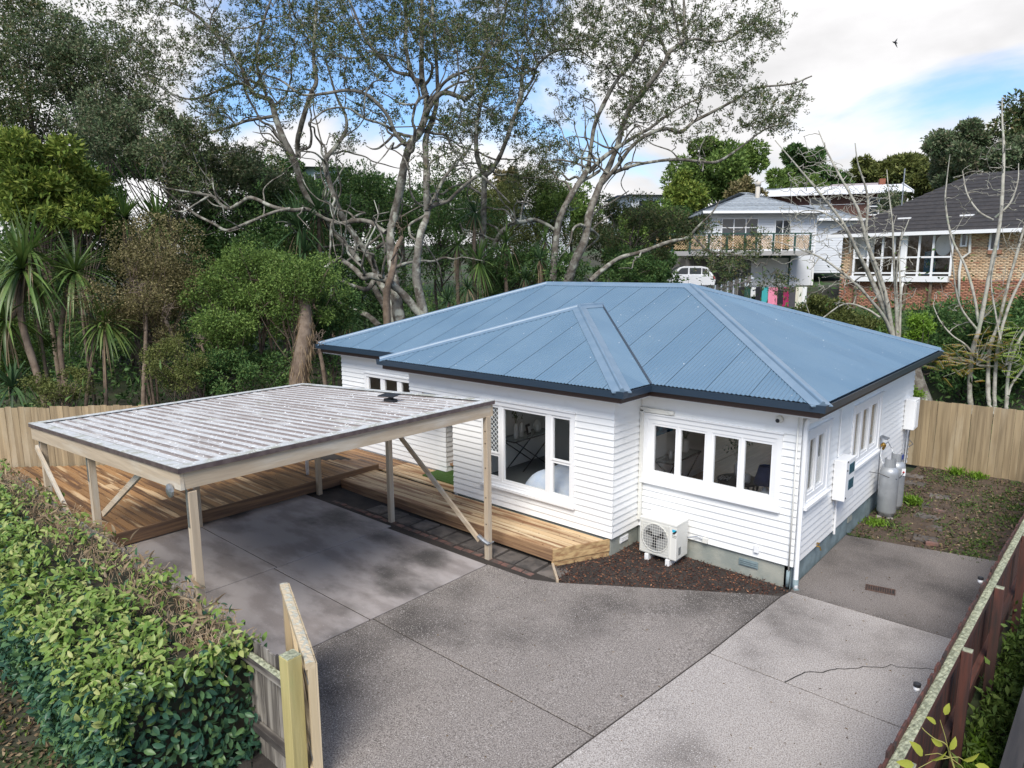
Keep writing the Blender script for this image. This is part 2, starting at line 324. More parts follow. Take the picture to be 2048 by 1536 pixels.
slab([(.05, -.16), (2.55, -.12), (2.62, 3.5), (.02, 3.0), (.02, 0.02)], M['slab_dark'])
tilted([(-9.97, -7.81), (-2.2, -7.79), (-2.2, -11.5), (0, -11.5), (0, -.3), (-.35, -.63), (-3.03, -2.51), (-3.42, -2.7), (-9.97, -2.9)], -.09, -.012).build('joint_filler', M['dirt'], drive)
tilted([(.001, -11.5), (2.45, -11.5), (2.5, -2.75), (2.6, 3.45), (.03, 2.98), (.03, 0)], -.09, -.012).build('joint_filler', M['dirt'], drive)
# crack running across the pale slab, flat dark strips with its grit and shade in the colour
ck = MB(); pts = [(.90, -2.75), (.95, -2.6), (1.02, -2.34), (1.22, -2.2), (1.30, -2.02), (1.44, -1.9), (1.56, -1.72), (1.70, -1.62), (1.84, -1.44), (2.04, -1.36), (2.2, -1.2), (2.42, -1.12)]
P2 = []
for i in range(len(pts)-1):
    for t in (0, .33, .66): P2.append(np.array(pts[i])*(1-t)+np.array(pts[i+1])*t+RNG.normal(0, .012, 2))
for i in range(len(P2)-1):
    a, b = P2[i], P2[i+1]; w = .008*(1-.7*i/len(P2))+.0015; d = (b-a)/np.linalg.norm(b-a); n_ = np.array([-d[1], d[0]])*w
    ck.quad((*(a-n_), .004), (*(b-n_), .004), (*(b+n_), .004), (*(a+n_), .004))
ck.build('crack', M['crack'], drive)
# drain grate
gr = thing('drain_grate', 'rusty iron slotted drain grate set into the driveway beside the house', 'drain grate', (1.16, .87, 0))
ga, gb = np.array([.97, .70, 0]), np.array([1.40, .79, 0]); gd = gb-ga; gl_ = np.linalg.norm(gd); gd /= gl_; gn = np.array([-gd[1], gd[0], 0])
mb = MB()
for s0, s1 in ((0, .02), (.2, .22)): mb.obox(ga+gn*s0+(0, 0, .002), gd*gl_, gn*(s1-s0), (0, 0, .012))
for s in (0, gl_-.015): mb.obox(ga+gd*s+gn*.02+(0, 0, .002), gd*.015, gn*.18, (0, 0, .012))
mb.build('frame', M['grate'], gr)
for i in range(11):
    MB().obox(ga+gd*(.03+i*(gl_-.06)/11)+gn*.02+(0, 0, .003), gd*.015, gn*.18, (0, 0, .009)).build('bar', M['grate'], gr)
MB().obox(ga+gd*.015+gn*.02+(0, 0, .0015), gd*(gl_-.03), gn*.18, (0, 0, .0008)).build('pit_shade', M['crack'], gr)  # thin dark sheet on the slab; shade of the drain hole is its colour
n = 240; P = np.stack([RNG.uniform(-4, 2.4, n), RNG.uniform(-7, 2.8, n), np.full(n, .006)], 1)
# back yard soil
yx = np.linspace(.03, 3.4, 55); yy = np.linspace(2.9, 9.7, 90); X, Y = np.meshgrid(yx, yy)
yz = -.045+.03*np.sin(X*3.1+Y*1.7)*np.sin(Y*2.3)+RNG.normal(0, .008, X.shape)
ii = (np.arange(89)[:, None]*55+np.arange(54)[None, :]).ravel()
tag(obj('yard_soil', np.stack([X, Y, yz], -1).reshape(-1, 3), np.stack([ii, ii+1, ii+56, ii+55], -1), M['yard'], smooth=True), kind='structure')
def leafcloud(P, D, Lh, Wd, fold=.25, hexa=False, roll=None):
    """P base points, D directions (n,3), Lh lengths, Wd widths -> quads (two per leaf)"""
    n = len(P); D = D/(np.linalg.norm(D, axis=1)[:, None]+1e-9); R = RNG.normal(size=(n, 3)) if roll is None else roll
    S = np.cross(D, R); S /= np.linalg.norm(S, axis=1)[:, None]+1e-9; U = np.cross(S, D)
    Lh = np.broadcast_to(Lh, n)[:, None]; Wd = np.broadcast_to(Wd, n)[:, None]
    a = P; tip = P+D*Lh-U*Lh*.12; m1 = P+D*Lh*.38; m2 = P+D*Lh*.72-U*Lh*.04
    l1 = m1+S*Wd*.5+U*Wd*fold; r1 = m1-S*Wd*.5+U*Wd*fold
    if not hexa:
        V = np.stack([a, r1, tip, l1], 1).reshape(-1, 3); b = (np.arange(n)*4)[:, None]; F = b+np.array([[0, 1, 2, 3]]); return V, F
    l2 = m2+S*Wd*.38+U*Wd*fold*.7; r2 = m2-S*Wd*.38+U*Wd*fold*.7
    V = np.stack([a, m1, m2, tip, l1, l2, r1, r2], 1).reshape(-1, 3); b = (np.arange(n)*8)[:, None]
    F = np.concatenate([b+np.array([[0, 6, 1, 1]]), b+np.array([[1, 6, 7, 2]]), b+np.array([[2, 7, 3, 3]]), b+np.array([[0, 1, 4, 4]]), b+np.array([[1, 2, 5, 4]]), b+np.array([[2, 3, 5, 5]])], 0)
    # keep quads valid: triangles as degenerate-free quads through midpoints
    t = [[0, 6, 7, 2], [0, 2, 5, 4], [2, 7, 3, 5]]
    F = np.concatenate([b+np.array([q]) for q in t], 0); return V, F
def scatter(name, x0, x1, y0, y1, z, n, ln, wd, m, up=.3, zf=None):
    P = np.stack([RNG.uniform(x0, x1, n), RNG.uniform(y0, y1, n), np.full(n, z)], 1)
    if zf is not None: P[:, 2] = zf(P[:, 0], P[:, 1])
    D = RNG.normal(size=(n, 3)); D[:, 2] = np.abs(D[:, 2])*up+.02
    V, F = leafcloud(P, D, RNG.uniform(.6, 1.3, n)*ln, RNG.uniform(.6, 1.3, n)*wd, roll=np.tile([0.02, .01, 1.], (n, 1))+RNG.normal(0, .3, (n, 3)))
    return V, F
M['litter'] = mat('dry leaf litter', (.10, .065, .035), .9, island=[(.4, (.17, .115, .06)), (.75, (.06, .04, .028)), (.93, (.28, .21, .12)), (1, (.36, .29, .17))])
M['weed'] = mat('green weed leaf', (.075, .13, .025), .7, island=[(.5, (.05, .1, .022)), (.8, (.12, .2, .03)), (1, (.16, .24, .04))], transl=.3)
M['lime'] = mat('bright lime foliage', (.13, .24, .02), .6, island=[(.5, (.17, .30, .025)), (1, (.22, .36, .04))], transl=.35)
P = P[(P[:, 1] < -2.6) | (P[:, 0] > .1)]; P[:, 2] -= .018*np.minimum(P[:, 0], 0); D = RNG.normal(size=P.shape); D[:, 2] = np.abs(D[:, 2])*.1; tag(obj('fallen_bits', *leafcloud(P, D, RNG.uniform(.015, .05, len(P)), .018), M['litter']), kind='stuff')
a = Arr(); a.add(*scatter('l', .1, 2.9, 3.2, 9.45, -.03, 2600, .07, .035, M['litter'])); tag(a.build('leaf_litter', M['litter']), kind='stuff')
a = Arr()
for i in range(150):
    cx, cy = RNG.uniform(.25, 2.7), RNG.uniform(3.1, 9.3); cx += .25*math.sin(cy)
    if abs(cx-1.05) < .25 and cy < 8: continue
    n = RNG.integers(10, 50); s = RNG.uniform(.08, .28); P = np.stack([RNG.normal(cx, s, n), RNG.normal(cy, s*1.3, n), np.full(n, -.04)], 1); P[:, 0] = np.clip(P[:, 0], .05, 2.75); P[:, 1] = np.clip(P[:, 1], 3.15, 9.4)
    D = RNG.normal(size=(n, 3))*.8; D[:, 2] = RNG.uniform(.1, .9, n); a.add(*leafcloud(P, D, RNG.uniform(.04, .11, n), .022))
tag(a.build('grass_tufts', M['weed']), kind='stuff')
path = thing('stepping_path', None, None, (.98, 6, -.05)); tag(path, kind='structure')
for (x, y, s, r) in ((.98, 6.98, .42, .1), (.97, 6.1, .4, .2), (1.02, 5.3, .44, -.1), (1.2, 4.65, .42, .15), (.15, 8.4, .44, .1), (.32, 7.75, .42, -.1), (1.25, 3.9, .42, .1)):
    c, q = math.cos(r)*s/2, math.sin(r)*s/2
    MB().prism([(x-c+q, y-q-c*.8), (x+c+q, y+q-c*.8), (x+c-q, y+q+c*.8), (x-c-q, y-q+c*.8)], -.1, -.026).build('paver', M['paver'], path, bevel=.01)
for (x, y, r) in ((1.31, 2.6+1.0, .3), (1.05, 5.75, .1), (2.45, 7.4, .4)):
    MB().obox((x, y, -.06), (.22*math.cos(r), .22*math.sin(r), 0), (-.1*math.sin(r), .1*math.cos(r), 0), (0, 0, .066)).build('brick', M['brickpaver'], path, bevel=.006)
# clumps along fence and house
k = 0
for (x, y, r, h, lab) in ((.95, 9.25, .2, .24, 'bright lime weed clump at the fence foot nearer the house corner'), (1.42, 9.2, .22, .22, 'bright lime weed clump at the fence foot, further out in the yard'), (.62, 6.0, .2, .26, 'lime green fern-like weed clump behind the gas cylinders'), (.3, 4.1, .26, .16, 'low green weed patch at the base of the gas cylinders')):
    n = 260; P = np.stack([RNG.normal(x, r*.4, n), RNG.normal(y, r*.4, n), np.full(n, -.05)+RNG.uniform(0, h*.5, n)], 1); P[:, 0] = np.clip(P[:, 0], .05, 9)
    D = RNG.normal(size=(n, 3))*.7; D[:, 2] = np.abs(D[:, 2])+.5; V, F = leafcloud(P, D, RNG.uniform(.4, 1, n)*h*.6, .03); t = thing('weed_clump', lab, 'weed', (x, y, -.05), 'lime weed clumps in the side yard'); obj('leaves', V, F, M['lime'], t)
# bark mulch bed
mp_ = [(-3.0, -2.47), (-.35, -.62), (-.02, -.4), (-.02, -.02), (-2.92, -.02), (-2.92, -.94), (-2.96, -.98), (-3.42, -1.95)]
tag(tilted(mp_, -.1, -.035).build('mulch_bed', M['dirt']), kind='structure')
def inpoly(px, py, poly):
    c = np.zeros(len(px), bool); n = len(poly)
    for i in range(n):
        (x0, y0), (x1, y1) = poly[i], poly[(i+1) % n]
        k_ = ((y0 > py) != (y1 > py)) & (px < (x1-x0)*(py-y0)/(y1-y0+1e-12)+x0); c ^= k_
    return c
n = 9000; P = np.stack([RNG.uniform(-3.55, -.02, n), RNG.uniform(-2.5, -.02, n), RNG.uniform(-.045, .0, n)], 1); P[:, 2] -= .018*P[:, 0]; P = P[inpoly(P[:, 0], P[:, 1], mp_)]; n = len(P)
D = RNG.normal(size=(n, 3)); D[:, 2] *= .35; V, F = leafcloud(P, D, RNG.uniform(.02, .06, n), RNG.uniform(.012, .025, n), fold=.1)
tag(obj('bark_mulch', V, F, M['bark']), kind='stuff')
# paver strip between slab and deck
pv = thing('paved_strip', None, None, (-6, -2.2, -.05)); tag(pv, kind='structure')
for i in range(11):
    x = -8.15+i*.462; j = RNG.normal(0, .012, 2); y = -2.53+.03*i/2
    r = RNG.normal(.03, .025); w = .42
    MB().obox((x+j[0], y+j[1], gz(x)-.09+RNG.uniform(-.008, .008)), (w*math.cos(r), w*math.sin(r), 0), (-w*math.sin(r), w*math.cos(r), RNG.normal(0, .006)), (0, 0, .06)).build('paver', M['paver'], pv, bevel=.006)
for i in range(24):
    x = -9.2+i*.238; MB().obox((x, -2.71+.0072*i+RNG.normal(0, .008), gz(x)-.085), (.21, RNG.normal(0.006, .01), 0), (0, .1, 0), (0, 0, .05+RNG.uniform(-.01, .008))).build('brick', M['brickpaver'], pv, bevel=.004)
tag(MB().beam((-3.48, -1.98, .035), (-3.0, -2.46, .045), .04, .1).build('edging_board', M['pine_x']), 'short pale timber edging board between the pavers and the bark mulch', 'edging board')
# ------------------------------------------------------------------ house
HG, EV, KS, DP, LN = 3.22, .504, .3594, 8.106, 12.459
WA, WB, WW, PX = 2.928, .941, 7.05, 8.31       # wing right x, wing projection, wing left x, porch left x
house = thing('weatherboard_house', 'single storey white weatherboard house with blue grey corrugated steel hip roof', 'house', (-6.2, 4, 0))
def sub(o, name): return o
def interval_minus(a, b, cuts):
    out = [(a, b)]
    for c, d in cuts:
        nw = []
        for x, y in out:
            if d <= x or c >= y: nw.append((x, y)); continue
            if c > x: nw.append((x, c))
            if d < y: nw.append((d, y))
        out = nw
    return [(x, y) for x, y in out if y-x > .02]
BH = (2.97-.366)/21
def wall(p0, dr, ln, nrm, z0, z1, opens=(), ext=(0, 0), boards=True, ztop=None):
    p0, dr, nrm = np.array([*p0, 0.]), np.array([*dr, 0.]), np.array([*nrm, 0.])
    us = sorted({0, ln, *[u for o_ in opens for u in o_[:2]]}); zs = sorted({z0, z1, *[z for o_ in opens for z in o_[2:4]]})
    mb = MB()
    for u0, u1 in zip(us, us[1:]):
        run = None
        for za, zb in zip(zs, zs[1:]):
            uc, zc = (u0+u1)/2, (za+zb)/2
            if any(o_[0] < uc < o_[1] and o_[2] < zc < o_[3] for o_ in opens): continue
            mb.obox(p0+dr*u0+(0, 0, za), dr*(u1-u0), -nrm*.09, (0, 0, zb-za))
    w = mb.build('wall', M['plaster'], house)
    if not boards: return w
    k = 0; z = .366
    while z < z1-.01:
        zt = min(z+BH+.012, z1)
        if zt > z0+.03:
            cuts = [(o_[0]+.03, o_[1]-.03) for o_ in opens if o_[2]-.02 < z+BH*.5 < o_[3]+.01]
            for u0, u1 in interval_minus(-ext[0], ln+ext[1], cuts):
                q = p0+dr*u0; e = dr*(u1-u0); za = max(z, z0)
                V = [q+nrm*.0+(0, 0, za), q+nrm*.033+(0, 0, za), q+nrm*.008+(0, 0, zt), q+(0, 0, zt)]; V += [v+e for v in V]
                b = MB(); 
                F = [(0, 1, 2, 3), (7, 6, 5, 4), (1, 5, 6, 2), (0, 4, 5, 1), (2, 6, 7, 3)]
                if np.dot(np.cross(V[5]-V[1], V[2]-V[1]), nrm) < 0: F = [f[::-1] for f in F]
                b.add(V, F).build('weatherboard', M['white'], w)
        z += BH
    return w
Z1 = 2.97
def rects_minus(outer, holes):
    us = sorted({outer[0], outer[1], *[h for r in holes for h in r[:2]]}); zs = sorted({outer[2], outer[3], *[h for r in holes for h in r[2:]]}); out = []
    for za, zb in zip(zs, zs[1:]):
        run = None
        for ua, ub in zip(us, us[1:]):
            inh = any(r[0] < (ua+ub)/2 < r[1] and r[2] < (za+zb)/2 < r[3] for r in holes)
            if not inh:
                if run and abs(run[1]-ua) < 1e-6: run[1] = ub
                else:
                    if run: out.append((*run, za, zb))
                    run = [ua, ub]
        if run: out.append((*run, za, zb)); run = None
    return out
def window(parent, p0, dr, nrm, out, lights, glass='glass', frame='trim', sash=.045, arch=.09, sill=True, depth=.09, proud=.05):
    """out = outer architrave rect (u0,u1,z0,z1); lights = visible panes"""
    p0, dr, nrm = np.array([*p0, 0.]) if len(p0) == 2 else np.array(p0, float), np.array([*dr, 0.]), np.array([*nrm, 0.])
    def bx(mb, r, o0, o1): mb.obox(p0+dr*r[0]+nrm*o0+(0, 0, r[2]), dr*(r[1]-r[0]), nrm*(o1-o0), (0, 0, r[3]-r[2]))
    inner = (out[0]+arch, out[1]-arch, out[2]+arch*.6, out[3]-arch)
    mb = MB()
    for r in rects_minus(out, [inner]): bx(mb, r, -depth, proud)
    holes = [(l[0]-sash, l[1]+sash, l[2]-sash, l[3]+sash) for l in lights]
    for r in rects_minus(inner, holes): bx(mb, r, -depth+.01, proud-.018)
    w = mb.build('window', M[frame], parent)
    for l, h in zip(lights, holes):
        s = MB()
        for r in rects_minus(h, [l]): bx(s, r, -.035, proud-.03)
        s.build('sash', M[frame], w)
        g = MB(); bx(g, (l[0]-.004, l[1]+.004, l[2]-.004, l[3]+.004), -.012, -.007); g.build('pane', M[glass], w)
    if sill:
        s = MB(); q = p0+dr*(out[0]-.03)+(0, 0, out[2]-.05); s.obox(q, dr*(out[1]-out[0]+.06), nrm*(proud+.05), (0, 0, .05)); s.build('sill', M[frame], w)
        s = MB(); q = p0+dr*(out[0]-.02)+(0, 0, out[3]); s.obox(q, dr*(out[1]-out[0]+.04), nrm*(proud+.025), (0, 0, .022)); s.build('head_flashing', M[frame], w)
    return w
# front right room wall (y=0), u runs along +x from the inner corner
fr = (.088, 2.668, 1.31, 2.585)
wall((-WA, 0), (1, 0), WA, (0, -1), .366, Z1, [fr], ext=(-.035, .03))
f0 = WA
window(house, (-WA, 0), (1, 0), (0, -1), fr, [(f0-2.618, f0-2.185, 1.505, 2.372), (f0-2.076, f0-1.618, 1.505, 2.372), (f0-1.439, f0-1.002, 1.505, 2.372), (f0-.888, f0-.435, 1.505, 2.372)])
# wing right wall (x=-WA), wing front (y=-WB)
wall((-WA, -WB), (0, 1), WB, (1, 0), .366, Z1, ext=(.0, 0))
wr = (.9, 3.30, .80, 2.60)
wall((-WW, -WB), (1, 0), WW-WA, (0, -1), .366, Z1, [wr], ext=(0, .03))
w0 = WW
window(house, (-WW, -WB), (1, 0), (0, -1), wr, [(w0-5.99, w0-5.70, 1.50, 2.45), (w0-5.99, w0-5.70, .98, 1.42), (w0-5.545, w0-4.46, .95, 2.45), (w0-4.27, w0-3.88, 1.64, 2.45), (w0-4.27, w0-3.88, .95, 1.56)])
lt = MB()                                      # diamond security grille behind the narrow upper sash
gx0, gx1, gz0, gz1 = -5.99, -5.70, 1.50, 2.45; q = gx0-(gz1-gz0)
while q < gx1:
    for sg_ in (1, -1):
        lo, hi = max(q, gx0), min(q+gz1-gz0, gx1)
        if hi-lo > .03:
            za, zb = (gz0+lo-q, gz0+hi-q) if sg_ > 0 else (gz1-(lo-q), gz1-(hi-q)); lt.beam((lo, -WB+.03+.004*sg_, za), (hi, -WB+.03+.004*sg_, zb), .012, .006, up=(0, 1, 0))
    q += .1
lt.build('security_grille', M['trim'], house)['kind'] = 'stuff'
# porch lintel
po = (.18, 1.28, .366, 2.72)
wall((-8.47, -WB), (1, 0), 8.47-WW, (0, -1), 2.52, Z1, [])
for (ua, ub) in ((-8.47, -7.85), (-7.05, -7.4)):
    br = MB()
    sgn = 1 if ub > ua else -1
    br.xprism([(0, 2.52), (abs(ub-ua)*.75, 2.52), (abs(ub-ua)*.55, 2.40), (.1, 2.02), (0, 1.95)], (ua, -WB-.005, 0), (sgn, 0, 0), (0, 0, 1), (0, .045, 0))
    br.build('porch_bracket', M['trim'], house)
# left block front, its porch return, porch back wall, wing left return
lw = (LN-11.40, LN-9.12, 1.35, 2.52)
wall((-LN, 0), (1, 0), LN-PX, (0, -1), .2, Z1, [lw], ext=(0, .03))
window(house, (-LN, 0), (1, 0), (0, -1), lw, [(LN-11.25+i*.68, LN-10.75+i*.68, 1.6, 2.42) for i in range(3)])
wall((-PX, 0), (0, 1), 1.3, (1, 0), .2, Z1)
wall((-WW, 0.36), (0, 1), 1.9, (-1, 0), .2, Z1); wall((-WW, -WB), (0, 1), 1.3, (-1, 0), .2, Z1)
wall((-PX, 1.3), (1, 0), PX-WW, (0, -1), .2, Z1)
pdoor = MB(); pdoor.box(-8.1, 1.22, .22, -7.25, 1.262, 2.25).build('door', M['trim'], house)
# right side wall x=0, u along +y
s1 = (.27, 1.5, 1.33, 2.62); s2 = (2.9, 4.98, 1.36, 2.62)
wall((0, 0), (0, 1), DP, (1, 0), .366, Z1, [s1, s2], ext=(-.0, .03))
window(house, (0, 0), (0, 1), (1, 0), s1, [(.40, .748, 1.53, 2.43), (.90, 1.214, 1.53, 2.43)])
window(house, (0, 0), (0, 1), (1, 0), s2, [(3.076, 3.422, 1.55, 2.43), (3.63, 4.038, 1.55, 2.43), (4.26, 4.695, 1.55, 2.43)])
wall((-LN, DP), (1, 0), LN, (0, 1), .366, Z1, [(.4, 3.0, .56, 2.85), (3.3, 6.2, .56, 2.85), (6.5, 9.2, .56, 2.85), (9.5, 12.3, .56, 2.85)], boards=False); wall((-LN, 0), (0, 1), DP, (-1, 0), .2, Z1)  # large unseen rear openings, added to let daylight into the rooms
# roller blinds and curtains just behind the glass
M['blind'] = mat('beige blind fabric', (.50, .46, .40), .9, c2=(.44, .40, .35), sc=8, st=(9, 9, .4)); M['curtain'] = mat('sheer white curtain', (.72, .72, .70), .9, c2=(.6, .6, .6), sc=6, st=(9, 9, .2))
for y0, y1, zb in ((3.06, 3.45, 1.5), (3.6, 4.06, 1.5), (4.24, 4.72, 1.5)): tag(MB().box(-.2, y0, zb, -.19, y1, 2.5).build('roller_blind', M['blind']), 'beige roller blind in the '+{3.06: 'nearest', 3.6: 'middle', 4.24: 'farthest'}[y0]+' pane of the three paned side window', 'blind')
tag(MB().box(-.16, .86, 1.45, -.14, 1.3, 2.46).build('curtain', M['curtain']), 'white curtain behind the farther pane of the two paned side window', 'curtain')
# foundation
fb = MB(); fb.box(-WA, .02, -.14, -.02, .12, .375); fb.box(-3.05, -WB+.02, -.14, -WA-.02, 0.12, .375); fb.box(-WW, -WB+.02, -.14, -3.05, -WB+.12, .375); fb.build('foundation', M['found_front'], house)
fb = MB(); fb.box(-.12, .02, -.14, -.022+.01, DP-.02, .375); fb.build('foundation', M['found_side'], house)
for (x0, x1, z) in ((-.9, -.56, .14),):
    v = MB(); v.box(x0, -.0, z, x1, .03, z+.12)
    for i in range(3): v.box(x0+.02, -.012, z+.02+i*.033, x1-.02, .0, z+.035+i*.033)
    v.build('vent', M['found_side'], house)
v = MB(); v.box(-WA-.02, -.62, .16, -WA+.0, -.34, .28); [v.box(-WA, -.6, .18+i*.035, -WA+.012, -.36, .195+i*.035) for i in range(3)]; v.build('vent', M['trim'], house)
v = MB(); v.box(-.014, 3.2, .18, .004, 3.45, .29); v.build('vent', M['found_front'], house)
# interior
pt = MB(); pt.box(-2.1, 5.7, .55, -1.2, 5.78, 2.95).build('partition', M['plaster'], house)
fl = MB(); fl.box(-3.36, .1, .5, -.1, 7.9, .55); fl.build('floor', M['floorwood'], house)
fl = MB(); fl.box(-7.0, -.85, .5, -3.37, 3.6, .55); fl.build('floor', M['carpet'], house)
MB().box(-12.35, .1, .5, -7.0, 7.9, .55).box(-7.0, 3.6, .5, -3.37, 7.9, .55).build('floor', M['floorwood'], house)
pt = MB(); pt.box(-3.38, .1, .55, -3.3, 4.1, 2.95).box(-3.3, .1, .55, -2.95, .18, 2.95).build('partition', M['plaster'], house)

pt = MB(); pt.box(-7.0, 2.2, .55, -3.38, 2.28, 2.95).box(-6.985, .36, .55, -6.97, 2.2, 2.95).build('partition', M['plaster2'], house)
pt = MB(); pt.box(-9.2, .1, .55, -9.1, 4, 2.95).box(-12.3, 4, .55, -9.1, 4.08, 2.95).build('partition', M['plaster2'], house)
MB().box(-3.3, .18, .55, -3.285, 4.1, .68).build('skirting', M['trim'], house)
MB().prism([(-LN-.36, -.36), (-9.0, -.36), (-8.9, -1.3), (-WA+.36, -1.3), (-WA+.36, -.36), (.36, -.36), (.36, DP+.36), (-LN-.36, DP+.36)], 2.97, 2.99).build('soffit', M['trim'], house)
# eaves: gutter, fascia
EL = [(EV, DP+EV), (EV, -EV), (-WA+EV, -EV), (-WA+EV, -WB-EV), (-8.542-EV, -WB-EV), (-8.542-EV, -EV), (-LN-EV, -EV), (-LN-EV, DP+EV)]
EL = [np.array(p) for p in EL]
def offs(poly, d):                              # clockwise loop, outward = left of travel reversed
    out = []; n = len(poly)
    for i in range(n):
        p0, p1, p2 = poly[i-1], poly[i], poly[(i+1) % n]
        d1 = (p1-p0)/np.linalg.norm(p1-p0); d2 = (p2-p1)/np.linalg.norm(p2-p1)
        n1 = np.array([-d1[1], d1[0]]); n2 = np.array([-d2[1], d2[0]]); out.append(p1+(n1+n2)/(1+n1@n2)*d)
    return out
sg = 1 if offs(EL, .1)[0][0] > EV else -1
def eave_run(name, m, prof):
    loops = [offs(EL, sg*o_) for o_, _ in prof]
    for i in range(len(EL)):
        j = (i+1) % len(EL); V = [(*loops[k][i], prof[k][1]) for k in range(len(prof))]+[(*loops[k][j], prof[k][1]) for k in range(len(prof))]
        n = len(prof); F = [(k, (k+1) % n, (k+1) % n+n, k+n) for k in range(n)]
        if sg > 0: F = [f[::-1] for f in F]
        obj(name, V, F, m, house)
eave_run('gutter', M['gutter'], [(0, HG), (-.012, HG-.12), (-.09, HG-.12), (-.1, HG-.02), (-.094, HG-.02), (-.084, HG-.112), (-.02, HG-.112), (-.01, HG)])
eave_run('fascia', M['brown'], [(-.105, HG-.02), (-.105, HG-.22), (-.13, HG-.22), (-.13, HG-.02)])
# roof planes of corrugated sheets
def clip_at(poly, u):
    s = []
    n = len(poly)
    for i in range(n):
        (u0, s0), (u1, s1) = poly[i], poly[(i+1) % n]
        if (u0-u)*(u1-u) <= 0 and abs(u1-u0) > 1e-9: s.append(s0+(s1-s0)*(u-u0)/(u1-u0))
    return (min(s), max(s)) if len(s) >= 2 else None
roof = thing('roof', None, None, (-6, 4, HG)); roof.parent = house; roof.location = np.array(ORG['roof'])-ORG[house.name]
CK = math.cos(math.atan(KS)); SK = math.sin(math.atan(KS))
def roofplane(o, ud, sd, poly, step=.0127, w=.762, m='roof', coarse=False, drop=0):
    """o eave origin; ud along eave; sd horizontal up-slope; poly in (u, horizontal run)"""
    o, ud, sd = np.array(o, float), np.array([*ud, 0.]), np.array([*sd, KS]); nr = np.cross(ud, sd); nr /= np.linalg.norm(nr)
    if nr[2] < 0: nr = -nr
    umin, umax = min(p[0] for p in poly), max(p[0] for p in poly); u = umin; i = 0
    while u < umax-1e-6:
        e = min(u+w, umax); us = np.linspace(u, e, max(2, int(round((e-u)/step))+1)); V = []; 
        for q in us:
            c = clip_at(poly, min(max(q, umin+1e-4), umax-1e-4))
            if c is None: c = (0, 0)
            h = 0 if coarse else .0085*math.sin(2*math.pi*q/.0762)
            lap = .007*max(0, 1-(e-q)/.07) if not coarse else 0
            for s_ in c: V.append(o+ud*q+sd*s_+nr*(h+lap-drop))
        n = len(us); F = np.stack([np.arange(n-1)*2, np.arange(n-1)*2+2, np.arange(n-1)*2+3, np.arange(n-1)*2+1], -1)
        if np.dot(np.cross(ud, sd), nr) < 0: F = F[:, ::-1]
        obj('roof_sheet', np.array(V), F.copy(), M[m], roof, smooth=True); u = e
g = .07; ex = EV-g; ez = HG+.005
W_ = LN+2*ex; H_ = DP/2+ex
roofplane((-LN-ex, -ex, ez), (1, 0), (0, 1), [(0, 0), (W_, 0), (W_-H_, H_), (H_, H_)])
roofplane((ex, -ex, ez), (0, 1), (-1, 0), [(0, 0), (2*H_, 0), (H_, H_)])
roofplane((-LN-ex, -ex, ez), (0, 1), (1, 0), [(0, 0), (2*H_, 0), (H_, H_)], w=3, step=.0254)
roofplane((-LN-ex, DP+ex, ez), (1, 0), (0, -1), [(0, 0), (W_, 0), (W_-H_, H_), (H_, H_)], w=5, step=.0254)
xl, xr = -8.542-ex, -WA+ex; ww = xr-xl; hw = ww/2; yf = -WB-ex
roofplane((xl, yf, ez), (1, 0), (0, 1), [(0, 0), (ww, 0), (hw, hw)])
roofplane((xr, yf, ez), (0, 1), (-1, 0), [(0, 0), (WB, 0), (WB+hw, hw), (hw, hw)])
roofplane((xl, yf, ez), (0, 1), (1, 0), [(0, 0), (WB, 0), (WB+hw, hw), (hw, hw)])
def ridgecap(a, b, da, db, wing=.17):
    """a->b line, da/db: vectors lying in each roof plane away from the line"""
    a, b, da, db = [np.array(t, float) for t in (a, b, da, db)]
    t = (b-a)/np.linalg.norm(b-a); da -= t*(da@t); db -= t*(db@t); da /= np.linalg.norm(da); db /= np.linalg.norm(db)
    up = -(da+db); up /= np.linalg.norm(up)
    if up[2] < 0: up = -up
    na = np.cross(t, da); na *= np.sign(na[2]); nb = np.cross(t, db); nb *= np.sign(nb[2])
    prof = [da*wing+na*.002, da*wing+na*.016, da*.036+na*.02]+[up*(.028+.026*math.sin(q))+(da-db)/np.linalg.norm(da-db)*.032*math.cos(q) for q in np.linspace(0, math.pi, 7)]+[db*.036+nb*.02, db*wing+nb*.016, db*wing+nb*.002]
    V = [a+p for p in prof]+[b+p for p in prof]; n = len(prof)
    F = [(k, k+1, k+1+n, k+n) for k in range(n-1)]+[tuple(range(n)), tuple(range(n, 2*n))[::-1]]
    if np.dot(np.cross(V[1]-V[2], V[2+n]-V[2]), na) > 0: F = [f[::-1] for f in F]
    obj('ridge_cap', V, F, M['cap'], roof)
ZR = ez+KS*H_; RA = np.array([-LN-ex+H_, DP/2, ZR]); RB = np.array([ex-H_, DP/2, ZR])
fS, bS, lS, rS = (0, -1, -KS), (0, 1, -KS), (-1, 0, -KS), (1, 0, -KS)
ridgecap((ex, -ex, ez), RB, fS, rS); ridgecap((ex, DP+ex, ez), RB, bS, rS); ridgecap((-LN-ex, -ex, ez), RA, fS, lS); ridgecap((-LN-ex, DP+ex, ez), RA, bS, lS); ridgecap(RA, RB, fS, bS)
AP = np.array([xl+hw, yf+hw, ez+KS*hw]); AE = np.array([xl+hw, -ex+hw, ez+KS*hw])
ridgecap((xl, yf, ez), AP, fS, lS); ridgecap((xr, yf, ez), AP, fS, rS); ridgecap(AP, AE+(0, .05, 0), lS, rS)
